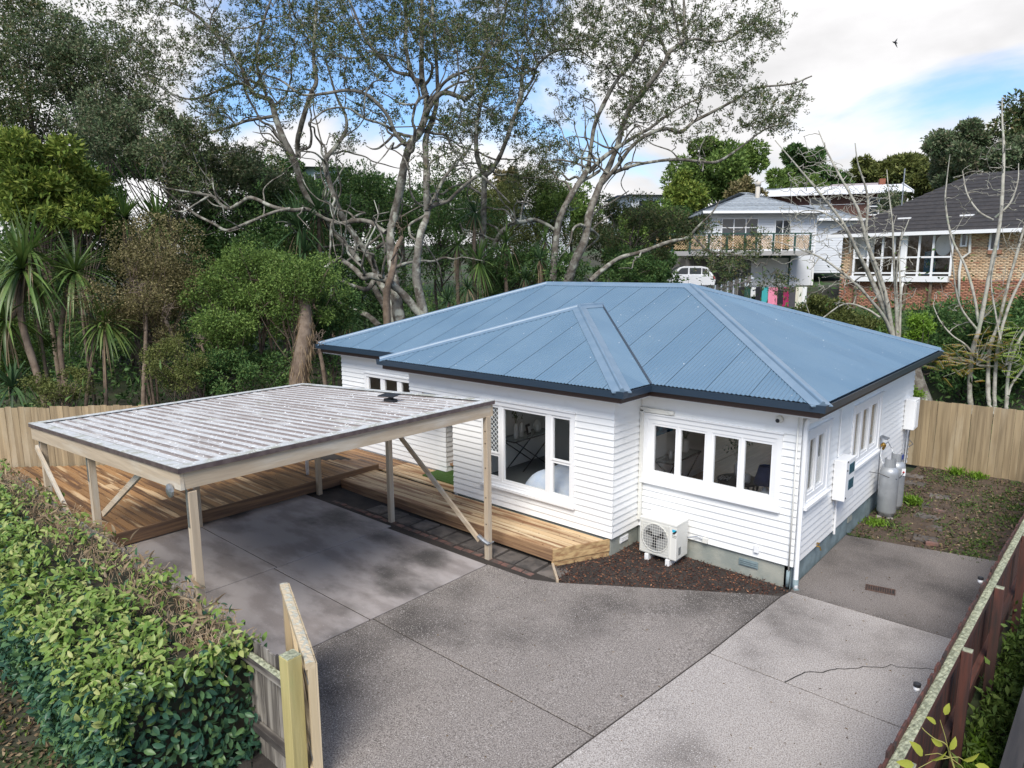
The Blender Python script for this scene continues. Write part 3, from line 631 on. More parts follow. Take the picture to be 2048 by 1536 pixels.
for c in ((xr, -ex), (xl, -ex)):
    sgn = 1 if c[0] > -5 else -1; a_ = np.array([c[0], c[1], ez+.012]); b_ = AE+np.array([0, 0, .012])
    V = [a_+(.035*sgn, .0, 0), a_+(0, -.035, 0), b_+(0, -.035, 0), b_+(.035*sgn, 0, 0)]
    obj('valley_flashing', V, [(0, 1, 2, 3)] if sgn < 0 else [(3, 2, 1, 0)], M['gutter'], roof)
# pipes and fittings fixed to the walls
dp = MB(); dp.tube([(.12, -.02, 2.88), (.10, -.02, 2.8), (.085, -.015, 2.7), (.085, -.015, .1), (.1, -.03, 0)], .04, 10); dp.tube([(.3, .33, 3.06), (.3, .33, 2.93), (.2, .2, 2.88), (.12, -.02, 2.86)], .045, 10)
dp.build('downpipe', M['trim'], house, smooth=True)
pb = MB().tube([(.085, -.015, .17), (.085, -.015, .02), (.12, -.05, -.02)], .046, 10).build('pipe_shoe', M['found_side'], house, smooth=True)
MB().tube([(-.03, -.06, .3), (-.03, -.07, .02)], .03, 8).build('conduit', M['found_side'], house, smooth=True)
MB().tube([(-.02, -.075, 2.9), (-.02, -.075, .3)], .013, 6).build('conduit', M['acwhite'], house, smooth=True)
cd = MB(); cd.box(-WA+.03, -.085, .5, -WA+.1, -.034, 2.66); cd.box(-WA+.03, -.085, 2.62, -2.3, -.034, 2.7); cd.lathe((-2.3, -.06, 2.66), [(.045, 0), (.045, .06), (.03, .09)], 10, (np.array([0, 1., 0]), np.array([0, 0, 1.]), np.array([1., 0, 0])))
cd.build('trunking', M['acwhite'], house, bevel=.006)
sc = thing('security_camera', 'cream turret security camera under the eave above the front window', 'security camera', (-.33, -.05, 2.86))
ax = (np.array([1., 0, 0]), np.array([0, 0, 1.]), np.array([0, -1., 0]))
MB().lathe((-.33, -.03, 2.83), [(.062, 0), (.062, .05), (.05, .075), (.034, .1)], 16, ax).build('housing', M['acwhite'], sc, smooth=True)
MB().lathe((-.33, -.128, 2.815), [(.033, 0), (.033, .012), (.012, .02)], 14, ax).build('lens', M['black'], sc, smooth=True)
so = thing('outdoor_socket', 'small cream outdoor power socket right of the heat pump', 'socket', (-1.5, -.05, .42))
MB().box(-1.56, -.08, .38, -1.46, -.034, .48).build('box', M['acwhite'], so, bevel=.008); MB().tube([(-1.56, -.06, .44), (-1.66, -.07, .47), (-1.78, -.2, .46)], .012, 6).build('cable', M['steel'], so)
MB().box(-.62, -.075, .46, -.54, -.03, .6).build('pipe_cover', M['trim'], house, bevel=.006)
# ------------------------------------------------------------------ carport
cp = thing('carport', 'open timber carport with lichen whitened brown corrugated roof over the concrete pad', 'carport', (-7.8, -5, 0))
XR, XL, YN, YF = -4.47, -10.62, -7.86, -2.38
def rz(x): return 2.94+(x-XR)*.0585
# posts
posts = []
for (x, y, s, h) in ((-4.55, -7.70, .1, 2.65), (-8.07, -7.70, .1, 2.5), (-10.52, -7.70, .1, 2.36), (-4.54, -2.52, .1, 2.7), (-7.24, -2.58, .1, 2.6), (-9.80, -2.62, .1, 2.45), (-9.80, -5.4, .1, 2.45)):
    MB().box(x-s/2, y-s/2, -.05, x+s/2, y+s/2, h).build('post', M['pine_z'], cp, bevel=.004)
def rail(x0, y0, x1, y1, top0, top1, h, w, m):
    MB().beam((x0, y0, top0-h/2), (x1, y1, top1-h/2), w, h).build('beam', m, cp, bevel=.003)
tR, tL = rz(XR)-.032, rz(XL)-.032
rail(XR-.06, YN+.07, XR-.06, YF-.07, tR, tR, .215, .05, M['pine_y'])
rail(XL+.06, YN+.07, XL+.06, YF-.07, tL, tL, .215, .05, M['pine_y'])
rail(XL+.04, YN+.045, XR-.03, YN+.045, tL, tR, .215, .05, M['pine_x'])
rail(XL+.04, YF-.045, XR-.03, YF-.045, tL, tR, .215, .05, M['pine_x'])
for x in (-5.7, -6.95, -8.2, -9.45): MB().beam((x, YN+.08, rz(x)-.13), (x, YF-.08, rz(x)-.13), .045, .14).build('purlin', M['pine_y'], cp)
for p, q in (((-4.67, -2.61, .38), (-7.46, -2.65, 2.49)), ((-10.62, -7.78, 2.17), (-8.26, -7.78, .68)), ((-7.98, -7.63, 1.51), (-6.19, -7.63, 2.56))):
    MB().beam(p, q, .045, .09).build('brace', M['pine_x'], cp, bevel=.003)
MB().tube([(-4.68, -2.64, .49), (-4.60, -2.6, .41), (-4.49, -2.56, .35)], .04, 8).build('brace_bracket', M['steel'], cp)
MB().tube([(-4.61, -2.59, .37), (-4.47, -2.59, .36), (-4.47, -2.45, .36), (-4.61, -2.45, .37), (-4.61, -2.59, .37)], .012, 6).build('collar', M['steel'], cp)
for (x, z) in ((-4.55, 2.5), (-8.07, 2.35), (-10.52, 2.2)):
    MB().box(x-.02, YN+.1, z-.3, x+.02, YN+.109, z+.2).build('strap', M['steel'], cp)
MB().lathe((-4.72, YN+.0, 2.66), [(.085, 0), (.085, .03), (.03, .05)], 10, (np.array([1., 0, 0]), np.array([0, 0, 1.]), np.array([0, -1., 0]))).build('bracket_plate', M['steel'], cp)
for z in (.7, 1.2, 1.75, 2.2, 2.42): MB().box(-4.552, -2.572, z, -4.528, -2.568, z+.024).build('bolt_hole', M['black'], cp)
# trapezoid roofing, ribs along x
pitch = .19; ny_ = int((YF-YN-.06)/pitch); y = YN+.03; k = 0
while y < YF-.05:
    e = min(y+pitch*4, YF-.03); V = []; q = y
    while q < e-1e-6:
        for (dy, dz) in ((0, 0), (.12, 0), (.13, .013), (.18, .013)): 
            if q+dy <= e: V.append((q+dy, dz))
        q += pitch
    V.append((e, 0)); n = len(V)
    P = [(XL+.02, v, rz(XL+.02)+dz) for v, dz in V]+[(XR-.02, v, rz(XR-.02)+dz) for v, dz in V]
    sh = obj('roof_sheet', P, [(i+1, i, i+n, i+1+n) for i in range(n-1)], M['carroof'], cp); sh.data.materials.append(M['carrib_shade'])
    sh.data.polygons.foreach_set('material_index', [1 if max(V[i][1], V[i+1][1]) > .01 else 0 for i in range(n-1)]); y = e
def flash(p, q, inw, m='flash'):
    p, q = np.array(p, float), np.array(q, float); inw = np.array([*inw, 0.])
    mb = MB(); mb.obox(p-(0, 0, .032), q-p, inw*.014, (0, 0, .062)); mb.build('flashing', M['flash'], cp)
    d = (q-p); MB().obox(p+inw*.001+(0, 0, .0305), d, inw*.15, (0, 0, .008)).build('flashing_top', M['flash_top'], cp)
flash((XR, YN, rz(XR)), (XR, YF, rz(XR)), (-1, 0)); flash((XL, YN, rz(XL)), (XL, YF, rz(XL)), (1, 0))
flash((XL+.002, YN-.002, rz(XL)+.002), (XR-.002, YN-.002, rz(XR)+.002), (0, 1)); flash((XL+.002, YF+.002, rz(XL)+.002), (XR-.002, YF+.002, rz(XR)+.002), (0, -1))
MB().tube([(-10.45, -2.5, 2.4), (-10.45, -2.5, .3)], .04, 8).build('downpipe', M['trim'], cp, smooth=True)
dv = thing('solar_light', 'flat black panel device standing on the carport roof', 'solar light', (-6.35, -3.05, rz(-6.35)))
dz = rz(-6.35)
MB().box(-6.47, -3.27, dz+.0, -6.23, -3.13, dz+.06).build('base', M['black'], dv, bevel=.01)
MB().obox((-6.55, -3.35, dz+.10), (.40, .05, .02), (-.04, .24, .02), (0, 0, .018)).build('panel', M['black'], dv, bevel=.004)
MB().box(-6.38, -3.23, dz+.05, -6.32, -3.15, dz+.12).build('stem', M['black'], dv)
# ------------------------------------------------------------------ decks
def fx(y): return -16.80+(y+6.98)*1.0
dl = thing('stained_deck', 'low deck of dark brown stained boards behind the carport', 'deck', (-13, -4, .2))
y = -8.3; bw = .138; DLZ = .45
while y < -.95:
    a = fx(y)+.2; b = -9.885
    cuts = [a]
    q = a+RNG.uniform(1, 4)
    while q < b-.6: cuts.append(q); q += RNG.uniform(2.4, 4.8)
    cuts.append(b)
    for c, d in zip(cuts, cuts[1:]): MB().box(c+.002, y, DLZ-.03, d-.002, y+bw-.010, DLZ+RNG.uniform(-.0015, .0015)).build('plank', M['deck_left'], dl)
    y += bw
MB().box(-9.883, -8.3, .2, -9.85, -.86, DLZ+.006).build('skirting_board', M['deck_face'], dl, bevel=.003)
MB().box(-17.5, -8.3, -.1, -9.95, -.9, DLZ-.06).build('joists', M['dirt'], dl)
y = -.86
while y < -.05:                                # boards past the end of the raised deck, one step lower
    MB().box(-12.4, y, .305, -9.7, y+bw-.010, .335).build('plank', M['deck_left'], dl); y += bw
df = thing('front_deck', 'low pale deck with half worn brown stain along the front of the house', 'deck', (-7, -1.2, .05)); DFZ = .335
y = -1.965
def drx(yy): return -3.45+(yy+1.99)*.47
while y < -.10:
    a = -9.84 if y < -.9 else -9.7; b = drx(y+bw/2)-.035
    if y > -WB-.10: b = -WW-.04
    cuts = [a]; q = a+RNG.uniform(1, 4.5)
    while q < b-.8: cuts.append(q); q += RNG.uniform(3., 5.4)
    cuts.append(b)
    for c, d in zip(cuts, cuts[1:]): MB().box(c+.002, y, DFZ-.033, d-.002, min(y+bw-.010, 9 if y > -WB or y+bw < -WB-.04 else -WB-.04), DFZ+RNG.uniform(-.002, .002)).build('plank', M['deck_front'], df)
    y += bw
for y0 in np.arange(-.10, 1.2, bw): MB().box(-8.30, y0, DFZ-.033, -7.07, y0+bw-.007, DFZ-.002).build('plank', M['deck_front'], df)
for z0, z1 in ((.225, .337), (.115, .22)):
    MB().box(-9.84, -2.0, z0, -3.47, -1.97, z1).build('skirting_board', M['deck_facex'], df, bevel=.003)
    MB().obox((-3.455, -2.0, z0), (.5, 1.06, 0), (-.03, .014, 0), (0, 0, z1-z0+.004)).build('end_board', M['deck_end'], df, bevel=.003)
MB().obox((-3.47, -2.0, -.02), (.5, 1.06, 0), (-.03, .014, 0), (0, 0, .13)).build('end_board', M['deck_end'], df, bevel=.003)
MB().prism([(-9.8, -1.9), (-3.6, -1.9), (-3.1, -.99), (-7.1, -.99), (-7.1, -.1), (-9.8, -.1)], -.1, .28).build('joists', M['dirt'], df)
tm = obj('door_mat', *[(lambda b: (b.v, b.f))(MB().prism([(-8.56, -.56), (-7.09, -.58), (-7.09, .62), (-8.27, .62), (-8.27, -.05), (-8.58, -.05)], .338, .362))][0], M['turf']); tag(tm, 'green artificial turf mat at the porch entrance', 'door mat')
# ------------------------------------------------------------------ fences
def palings(th, p, q, w, h, t, m, zb=-.1, skew=.0, side=1, tops=.012, gap=.004, rv=.01):
    p, q = np.array([*p, 0.]), np.array([*q, 0.]); d = q-p; ln = np.linalg.norm(d); d /= ln; n_ = np.array([-d[1], d[0], 0])*side
    k = int(ln/w)
    for i in range(k):
        a = p+d*(i*w+gap/2)+n_*RNG.uniform(0, rv); zt = h+RNG.normal(0, tops)
        lean = RNG.normal(0, .004)
        MB().obox(a+(0, 0, zb), d*(w-gap), n_*t, np.array([0, 0, zt-zb])+d*lean).build('paling', m, th)
    return d, n_
lf = thing('paling_fence', 'pale timber paling fence running behind the brown stained deck', 'fence', (-16, -5, 0))
palings(lf, (fx(-9.6), -9.6), (fx(-2.6), -2.6), .152, 1.94, .018, M['fence_z'])
for z in (.6, 1.65): MB().beam((fx(-9.6)-.05, -9.55, z), (fx(-2.6)-.05, -2.55, z), .045, .09).build('rail', M['fence_x'], lf)
rf = thing('paling_fence', 'tan timber paling fence across the back of the side yard', 'fence', (1.5, 9.6, 0))
palings(rf, (-3, 9.55), (5.6, 9.62), .152, 1.75, .018, M['fence_z'], zb=-.06, tops=.006)
for z in (.4, 1.45): MB().beam((-3, 9.6+.02, z), (5.6, 9.67, z), .045, .09).build('rail', M['fence_x'], rf)
# red-brown fence on the right
bf = thing('stained_fence', 'red brown stained paling fence with lichen topped rail beside the driveway', 'fence', (2.65, 1, 0))
def bx_(y): return 2.60+(y+4)*.0345
p0, p1 = (bx_(-9.5), -9.5), (bx_(9.3), 9.3)
palings(bf, p0, p1, .15, 1.33, .02, M['red_z'], zb=-.3, side=-1, tops=.02, rv=.008)
rt = thing('x', None, None, (0, 0, 0)); bpy.data.objects.remove(rt)
yy = -9.4
while yy < 9.2:
    y2 = min(yy+2.35, 9.3)
    MB().beam((bx_(yy)+.066, yy, 1.215), (bx_(y2)+.066, y2-.004, 1.215), .09, .075).build('top_rail', M['red_y'], bf)
    # lichen crust on the rail's upper face: lumpy sheet
    nn = 60; V = []; mm = 6
    for i in range(nn+1):
        t = yy+(y2-yy)*i/nn
        for j in range(mm+1): V.append((bx_(t)+.024+.084*j/mm, t, 1.255+RNG.uniform(0, .014)*(0 < j < mm)*(RNG.random() < .85)))
    F = [(i*(mm+1)+j, i*(mm+1)+j+1, (i+1)*(mm+1)+j+1, (i+1)*(mm+1)+j) for i in range(nn) for j in range(mm)]
    obj('lichen', V, F, M['lichen'], bf)
    MB().beam((bx_(yy)+.06, yy, .25), (bx_(y2)+.06, y2-.004, .25), .07, .09).build('bottom_rail', M['red_y'], bf)
    yy = y2
for y in (-7.6, -5.25, -2.95, -1.0, 1.3, 3.6, 5.9, 8.2):
    x = bx_(y)+.115
    b = MB(); b.obox((x, y-.05, -.5), (.1, 0, 0), (0, .1, 0), (.0, 0, 1.78)); b.build('post', M['red_z'], bf, bevel=.004)
    MB().box(x+.006, y-.044, 1.28, x+.094, y+.044, 1.287).build('lichen_cap', M['lichen'], bf)
for (y, z) in ((-3.95, 1.2), (-.75, 1.18)):
    c = thing('fence_light', 'tiny black and white light clipped to the red fence '+('nearest the camera' if y < -3 else 'level with the drain'), 'light', (bx_(y)-.05, y, z), 'clip lights along the red fence')
    MB().lathe((bx_(y)-.075, y, z), [(.02, 0), (.03, .02), (.03, .05)], 10).build('body', M['trim'], c); MB().lathe((bx_(y)-.075, y, z+.05), [(.034, 0), (.034, .03), (.015, .04)], 10).build('cap', M['black'], c)
# dark boards beyond the red fence
db = thing('timber_screen', 'dark weathered timber boards beyond the red fence at the right edge', 'screen', (3.5, -2, 0))
M['darkwood'] = wood('dark weathered board', (.035, .03, .028), (.02, .018, .018), 'y', rv=.15, c3=(.06, .05, .045))
for i in range(5): MB().obox((3.15+i*.155, -8.5, .93-.01*i), (.15, 0, -.012), (.22, 9.2, 0), (0, 0, .03)).build('board', M['darkwood'], db, bevel=.003)
MB().obox((3.16, -8.4, -.4), (.04, 0, 0), (.22, 9.0, 0), (0, 0, 1.32)).build('board', M['darkwood'], db)
# hedge fence, gate post, gate
of = thing('mouldy_fence', 'grey mouldy paling fence between the hedge and the gate post', 'fence', (-4, -7.85, 0))
palings(of, (-12, -7.84), (-2.3, -7.84), .15, 1.34, .02, M['old_z'], zb=-.1, side=1, tops=.01)
for z, hh in ((1.17, .09), (.38, .09)):
    MB().beam((-12, -7.885, z), (-2.29, -7.885, z), .075, hh).build('rail', M['old_x'], of)
V = []; nn, mm = 220, 4
for i in range(nn+1):
    for j in range(mm+1): V.append((-6+(3.7)*i/nn, -7.922+.075*j/mm, 1.216+RNG.uniform(0, .03)*(0 < j < mm)))
obj('lichen', V, [(i*(mm+1)+j, (i+1)*(mm+1)+j, (i+1)*(mm+1)+j+1, i*(mm+1)+j+1) for i in range(nn) for j in range(mm)], M['lichen'], of)
gp = thing('gate_post', 'square green tinted pine gate post with lichen on its top', 'post', (-2.18, -7.86, 0))
MB().box(-2.285, -7.94, -.2, -2.125, -7.78, 1.5).build('shaft', M['greenpost'], gp, bevel=.006)
V = []
for i in range(9):
    for j in range(9): V.append((-2.283+.156*i/8, -7.938+.156*j/8, 1.501+RNG.uniform(0, .008)))
obj('lichen', V, [(i*9+j, (i+1)*9+j, (i+1)*9+j+1, i*9+j+1) for i in range(8) for j in range(8)], M['lichen'], gp)
gt = thing('timber_gate', 'pale timber paling gate standing open against the driveway', 'gate', (-2.1, -7.7, 0))
ga_, gb_ = np.array([-2.02, -7.70, 0]), np.array([-3.80, -6.94, 0]); gd = gb_-ga_; gln = np.linalg.norm(gd); gd /= gln; gn = np.array([-gd[1], gd[0], 0])
if gn[1] > 0: gn = -gn                       # frame side faces the hedge, palings face the drive
for z in (1.36, .15): MB().obox(ga_+(0, 0, z), gd*gln, gn*.095, (0, 0, .07)).build('rail', M['gate_x'], gt, bevel=.003)
for s in (0, gln-.09): MB().obox(ga_+gd*s+(0, 0, .22), gd*.09, gn*.073, (0, 0, 1.14)).build('stile', M['gate_z'], gt, bevel=.003)
MB().beam(ga_+gd*.15+gn*.035+(0, 0, .26), ga_+gd*(gln-.15)+gn*.035+(0, 0, 1.32), .04, .08).build('diagonal_brace', M['gate_x'], gt)
for i in range(13): 
    MB().obox(ga_+gd*(i*gln/13+.003)+(0, 0, .08), gd*(gln/13-.006), -gn*.02, (0, 0, 1.335+RNG.normal(0, .008))).build('paling', M['gate_z'], gt)
V = []; nn, mm = 80, 4
for i in range(nn+1):
    for j in range(mm+1):
        p = ga_+gd*gln*i/nn+gn*(.002+.091*j/mm); V.append((p[0], p[1], 1.4305+RNG.uniform(0, .009)*(0 < j < mm)*(RNG.random() < .6)))
M['lichen_thin'] = mat('lichen speckled timber top', (.52, .43, .3), .9, c2=(.40, .40, .34), sc=14, det=5, thr=(.45, .6), c3=(.3, .28, .2), sc3=30, thr3=(.6, .7), bump=.5, bsc=50)
obj('lichen', V, [(i*(mm+1)+j, i*(mm+1)+j+1, (i+1)*(mm+1)+j+1, (i+1)*(mm+1)+j) for i in range(nn) for j in range(mm)], M['lichen_thin'], gt)
for z in (.35, 1.2): MB().obox(ga_+(0, 0, z)+gn*.076, gd*.25, gn*.006, (0, 0, .04)).build('hinge', M['steel'], gt)
# ------------------------------------------------------------------ heat pump
ac = thing('heat_pump', 'ivory heat pump outdoor unit on the bark mulch against the house', 'heat pump', (-2.17, -.42, 0))
X0, X1, Y0, Y1, Za, Zb = -2.53, -1.79, -.61, -.16, .13, .80
MB().box(X0, Y0, Za, X1, Y1, Zb).build('casing', M['acwhite'], ac, bevel=.018)
MB().box(X0-.006, Y0-.006, Zb-.04, X1+.006, Y1+.006, Zb+.008).build('lid', M['acwhite'], ac, bevel=.012)
cx, cz = X0+.32, (Za+Zb)/2; axy = (np.array([1., 0, 0]), np.array([0, 0, 1.]), np.array([0, -1., 0]))
MB().lathe((cx, Y0+.004, cz), [(.27, 0), (.275, .014), (.255, .014), (.25, .006)], 36, axy).build('fan_ring', M['acwhite'], ac, smooth=True)
MB().lathe((cx, Y0-.001, cz), [(.252, 0), (.252, .002)], 36, axy).build('fan_recess', M['acgrey'], ac)
fn = MB()
for k in range(3):
    t = k*2.094+.4; pts = [(.05*math.cos(t-.5), .05*math.sin(t-.5)), (.2*math.cos(t-.25), .2*math.sin(t-.25)), (.215*math.cos(t+.35), .215*math.sin(t+.35)), (.05*math.cos(t+.6), .05*math.sin(t+.6))]
    fn.xprism(pts, (cx, Y0-.004, cz), (1, 0, 0), (0, 0, 1), (0, -.004, 0))
fn.lathe((cx, Y0-.003, cz), [(.055, 0), (.055, .008), (.03, .012)], 16, axy); fn.build('fan', M['black'], ac)
gm = MB()
for i in range(13):
    x = X0+.045+i*.046; gm.box(x-.002, Y0-.024, Za+.05, x+.002, Y0-.02, Zb-.06)
for i in range(12):
    z = Za+.05+i*.051; gm.box(X0+.03, Y0-.0285, z-.002, X0+.61, Y0-.0245, z+.002)
gm.build('grille', M['acwhite'], ac)
MB().box(X0+.025, Y0-.03, Za+.035, X0+.04, Y0, Zb-.05).box(X0+.6, Y0-.03, Za+.035, X0+.615, Y0, Zb-.05).build('grille_frame', M['acwhite'], ac)
lx, lz = X0+.655, Zb-.09
MB().xprism([(0, 0), (.085, 0), (.03, -.05), (0, -.05)], (lx, Y0-.0015, lz), (1, 0, 0), (0, 0, 1), (0, -.001, 0)).build('badge', M['cyan'], ac)
MB().xprism([(.025, -.05), (.085, -.0), (.085, -.035), (.04, -.085), (0, -.085)], (lx, Y0-.003, lz), (1, 0, 0), (0, 0, 1), (0, -.001, 0)).build('badge', M['black'], ac)
def text(name, s, size, o_, a, b, m, parent, ext=.0008):
    cu = bpy.data.curves.new(name, 'FONT'); cu.body = s; cu.size = size; cu.extrude = ext; cu.align_x = 'LEFT'
    ob = bpy.data.objects.new(name, cu); COL.objects.link(ob); ob.parent = parent
    a, b = Vector(a), Vector(b); c = a.cross(b); mt = Matrix((a, b, c)).transposed().to_4x4(); mt.translation = Vector(np.array(o_)-ORG[parent.name]); bpy.context.view_layer.update(); me = bpy.data.meshes.new_from_object(ob.evaluated_get(bpy.context.evaluated_depsgraph_get()))
    bpy.data.objects.remove(ob); ob = bpy.data.objects.new(name, me); COL.objects.link(ob); ob.parent = parent; ob.matrix_local = mt; me.materials.clear(); me.materials.append(m); return ob
text('brand_lettering', 'DAIKIN', .026, (lx, Y0-.002, lz-.125), (1, 0, 0), (0, 0, 1), M['black'], ac)
text('brand_lettering', 'INVERTER', .016, (lx+.005, Y0-.002, lz-.15), (1, 0, 0), (0, 0, 1), M['black'], ac)
MB().box(X1+.0, -.52, .22, X1+.004, -.44, .36).build('spec_label', M['steel'], ac)
for x in (X0+.12, X1-.2): MB().box(x, Y0-.02, .0, x+.08, Y1+.0, .125).build('foot', M['trim'], ac, bevel=.01)
# ------------------------------------------------------------------ gas cylinders
def cylinder(x, y, lab):
    g = thing('gas_cylinder', lab, 'gas cylinder', (x, y, 0), 'gas cylinders against the house')
    r = .187
    MB().lathe((x, y, -.02), [(r*.8, 0), (r*.82, .06), (r*.95, .08), (r, .12), (r, .93), (r*.97, .985), (r*.85, 1.04), (r*.6, 1.08), (r*.35, 1.095)], 28).build('tank', M['gas'], g, smooth=True)
    MB().lathe((x, y, 1.06), [(.028, 0), (.028, .09), (.04, .1), (.02, .13)], 10).build('valve', M['brass'], g)
    c = MB(); n = 18
    for i in range(n-4):
        t0, t1 = (i+7)*2*math.pi/n, (i+8)*2*math.pi/n
        c.xprism([(0, 0), (1, 0), (1, 1), (0, 1)], (x+.105*math.cos(t0), y+.105*math.sin(t0), 1.05), (.105*(math.cos(t1)-math.cos(t0)), .105*(math.sin(t1)-math.sin(t0)), 0), (0, 0, .19), (.006*math.cos(t0), .006*math.sin(t0), 0))
    c.build('collar', M['gas'], g)
    return g
c1 = cylinder(.34, 4.78, 'nearer silver gas cylinder, strapped by a chain, below the regulator')
c2 = cylinder(.34, 5.36, 'farther silver gas cylinder with blue tag and red label behind the first')
MB().box(.34+.105, 5.30, 1.12, .34+.118, 5.42, 1.22).build('blue_tag', mat('blue tag', (.02, .05, .25), .5), c2)
lb = MB().xprism([(0, 0), (.09, 0), (.09, .16), (0, .16)], (.34+.14, 5.36-.135, .78), (.7, .7, 0), (0, 0, 1), (.002, -.002, 0)); lb.build('label', M['trim'], c2)
MB().xprism([(0, .03), (.03, 0), (.06, .03), (.03, .06)], (.34+.152, 5.36-.132, .83), (.7, .7, 0), (0, 0, 1), (.002, -.002, 0)).build('label_mark', M['red'], c2)
MB().tube([(.0, 4.5, .95), (.18, 4.585, .93), (.36, 4.59, .88), (.5, 4.68, .84), (.53, 4.85, .84), (.53, 5.2, .86), (.35, 5.55, .88)], .008, 5).build('chain', M['black'], c1)
for i, (dx, dy) in enumerate(((-.1, -.12), (.1, -.1))): MB().box(.34+dx-.06, 4.78+dy-.04, -.07, .34+dx+.06, 4.78+dy+.04, -.02).build('footing', M['slab_pale'], c1, bevel=.012)
rg = thing('gas_regulator', 'gas regulator with small grey hood and hoses on the wall above the cylinders', 'regulator', (.04, 5.2, 1.2))
MB().xprism([(0, 0), (.16, -.04), (.16, -.055), (0, -.015)], (.03, 5.02, 1.62), (1, 0, 0), (0, 0, 1), (0, .24, 0)).build('hood', M['steel'], rg)
MB().lathe((.1, 5.14, 1.42), [(.02, -.1), (.055, -.02), (.055, .02), (.02, .06)], 12).build('body', M['brass'], rg)
MB().tube([(.1, 5.1, 1.4), (.12, 4.9, 1.42), (.14, 4.78, 1.25), (.2, 4.74, 1.12), (.3, 4.77, 1.14)], .009, 6).tube([(.1, 5.18, 1.42), (.14, 5.38, 1.45), (.2, 5.45, 1.3), (.3, 5.38, 1.17)], .009, 6).tube([(.05, 5.14, 1.35), (.05, 5.14, .3)], .012, 6).build('hose', M['steel'], rg)
# meter box and switch box on the side wall
mbx = thing('meter_box', 'white meter box with two dark blue glass panes on the side wall', 'meter box', (.16, 2.1, 1.1))
MB().box(.03, 1.84, 1.04, .25, 2.40, 1.80).build('case', M['trim'], mbx, bevel=.012)
for z in (1.22, 1.52): MB().box(.25, 2.02, z, .254, 2.34, z+.19).build('pane', M['teal'], mbx)
for z in (1.1, 1.62, 1.78): MB().lathe((.25, 1.9, z), [(.016, 0), (.016, .012)], 8, (np.array([0, 1., 0]), np.array([0, 0, 1.]), np.array([1., 0, 0]))).build('latch', M['black'], mbx)
MB().tube([(.05, 2.1, 1.02), (.05, 2.1, .3)], .022, 8).build('conduit', M['trim'], mbx); MB().tube([(.05, 2.0, 1.82), (.05, 2.0, 2.9)], .014, 6).build('conduit', M['trim'], mbx)
sb = thing('water_heater', 'small white appliance box high on the side wall near the back corner', 'water heater', (.14, 7.5, 1.4))
MB().box(.03, 7.26, 1.38, .26, 7.72, 2.12).build('case', M['trim'], sb, bevel=.015); MB().box(.26, 7.30, 1.44, .272, 7.5, 2.06).build('cover', M['white'], sb, bevel=.008)
MB().tube([(.1, 7.35, 1.38), (.08, 7.38, .2)], .016, 6).tube([(.14, 7.5, 1.38), (.1, 7.5, .2)], .014, 6).tube([(.12, 7.62, 1.38), (.1, 7.6, 1.1), (.2, 7.7, .95), (.1, 7.78, .85)], .01, 6).build('pipe', M['steel'], sb)
tp = thing('garden_tap', 'small brass garden tap low on the blue grey base of the side wall', 'tap', (.05, 1.15, .3))
MB().tube([(0, 1.15, .36), (.09, 1.15, .36), (.11, 1.15, .3)], .014, 8).build('spout', M['brass'], tp); MB().lathe((.06, 1.15, .38), [(.01, 0), (.01, .03), (.03, .035), (.03, .045)], 8).build('handle', M['brass'], tp)
# ------------------------------------------------------------------ things inside the rooms
def console(name, lab, o_, d, ln, dep, h, n_):
    t = thing(name, lab, 'table', (*o_, .55)); o3, d3, n3 = np.array([*o_, .55]), np.array([*d, 0.]), np.array([*n_, 0.])
    MB().obox(o3+(0, 0, h), d3*ln, n3*dep, (0, 0, .012)).build('top', M['tabglass'], t)
    fr_ = MB()
    for a, b in ((0, 0), (0, 1)): fr_.beam(o3+n3*dep*b+(0, 0, h-.015), o3+n3*dep*b+d3*ln+(0, 0, h-.015), .025, .025)
    for a in (0, 1): fr_.beam(o3+d3*ln*a+(0, 0, h-.015), o3+d3*ln*a+n3*dep+(0, 0, h-.015), .025, .025)
    fr_.build('frame', M['chrome'], t)
    for b in (0.02, .98):
        for (a0, a1) in ((.04, .8), (.96, .2)):
            MB().beam(o3+n3*dep*b+d3*ln*a0+(0, 0, h-.03), o3+n3*dep*b+d3*ln*a1, .022, .022).build('leg', M['chrome'], t)
    return t
def vase(name, lab, x, y, z, prof, cat='vase', m='ceramic', plant=None):
    t = thing(name, lab, cat, (x, y, z)); MB().lathe((x, y, z), prof, 16).build('body', M[m], t, smooth=True)
    if plant:
        n, h, s, mm = plant; a = Arr(); zt = z+prof[-1][1]
        for i in range(9):
            q = RNG.normal(0, s*.5, 2); e = np.array([x+q[0], y+q[1], zt+h*RNG.uniform(.5, 1)]); a.tube([(x, y, zt-.05), ((x+e[0])/2, (y+e[1])/2, zt+h*.4), e], [.004, .003, .002], 4)
            D = RNG.normal(size=(n//9, 3)); D[:, 2] += .4; P = e+RNG.normal(0, s*.25, (n//9, 3)); a.add(*leafcloud(P, D, RNG.uniform(.05, .09, n//9), .03))
        a.build('foliage', M[mm], t)
    return t
M['houseplant'] = mat('house plant leaf', (.06, .10, .04), .6, island=[(.6, (.1, .16, .06)), (1, (.16, .22, .09))], transl=.3)
console('console_table', 'glass topped console table with crossed dark legs in the front bedroom', (-6.95, .42), (0, 1), 1.5, .5, .78, (1, 0))
vase('vase', 'tall slim white vase with green stems on the bedroom console', -6.62, .66, 1.345, [(.05, 0), (.06, .1), (.055, .25), (.03, .36)], plant=(36, .25, .12, 'houseplant'))
vase('vase', 'plain tall white vase beside the green stems', -6.66, .9, 1.345, [(.05, 0), (.062, .12), (.05, .27), (.035, .34)])
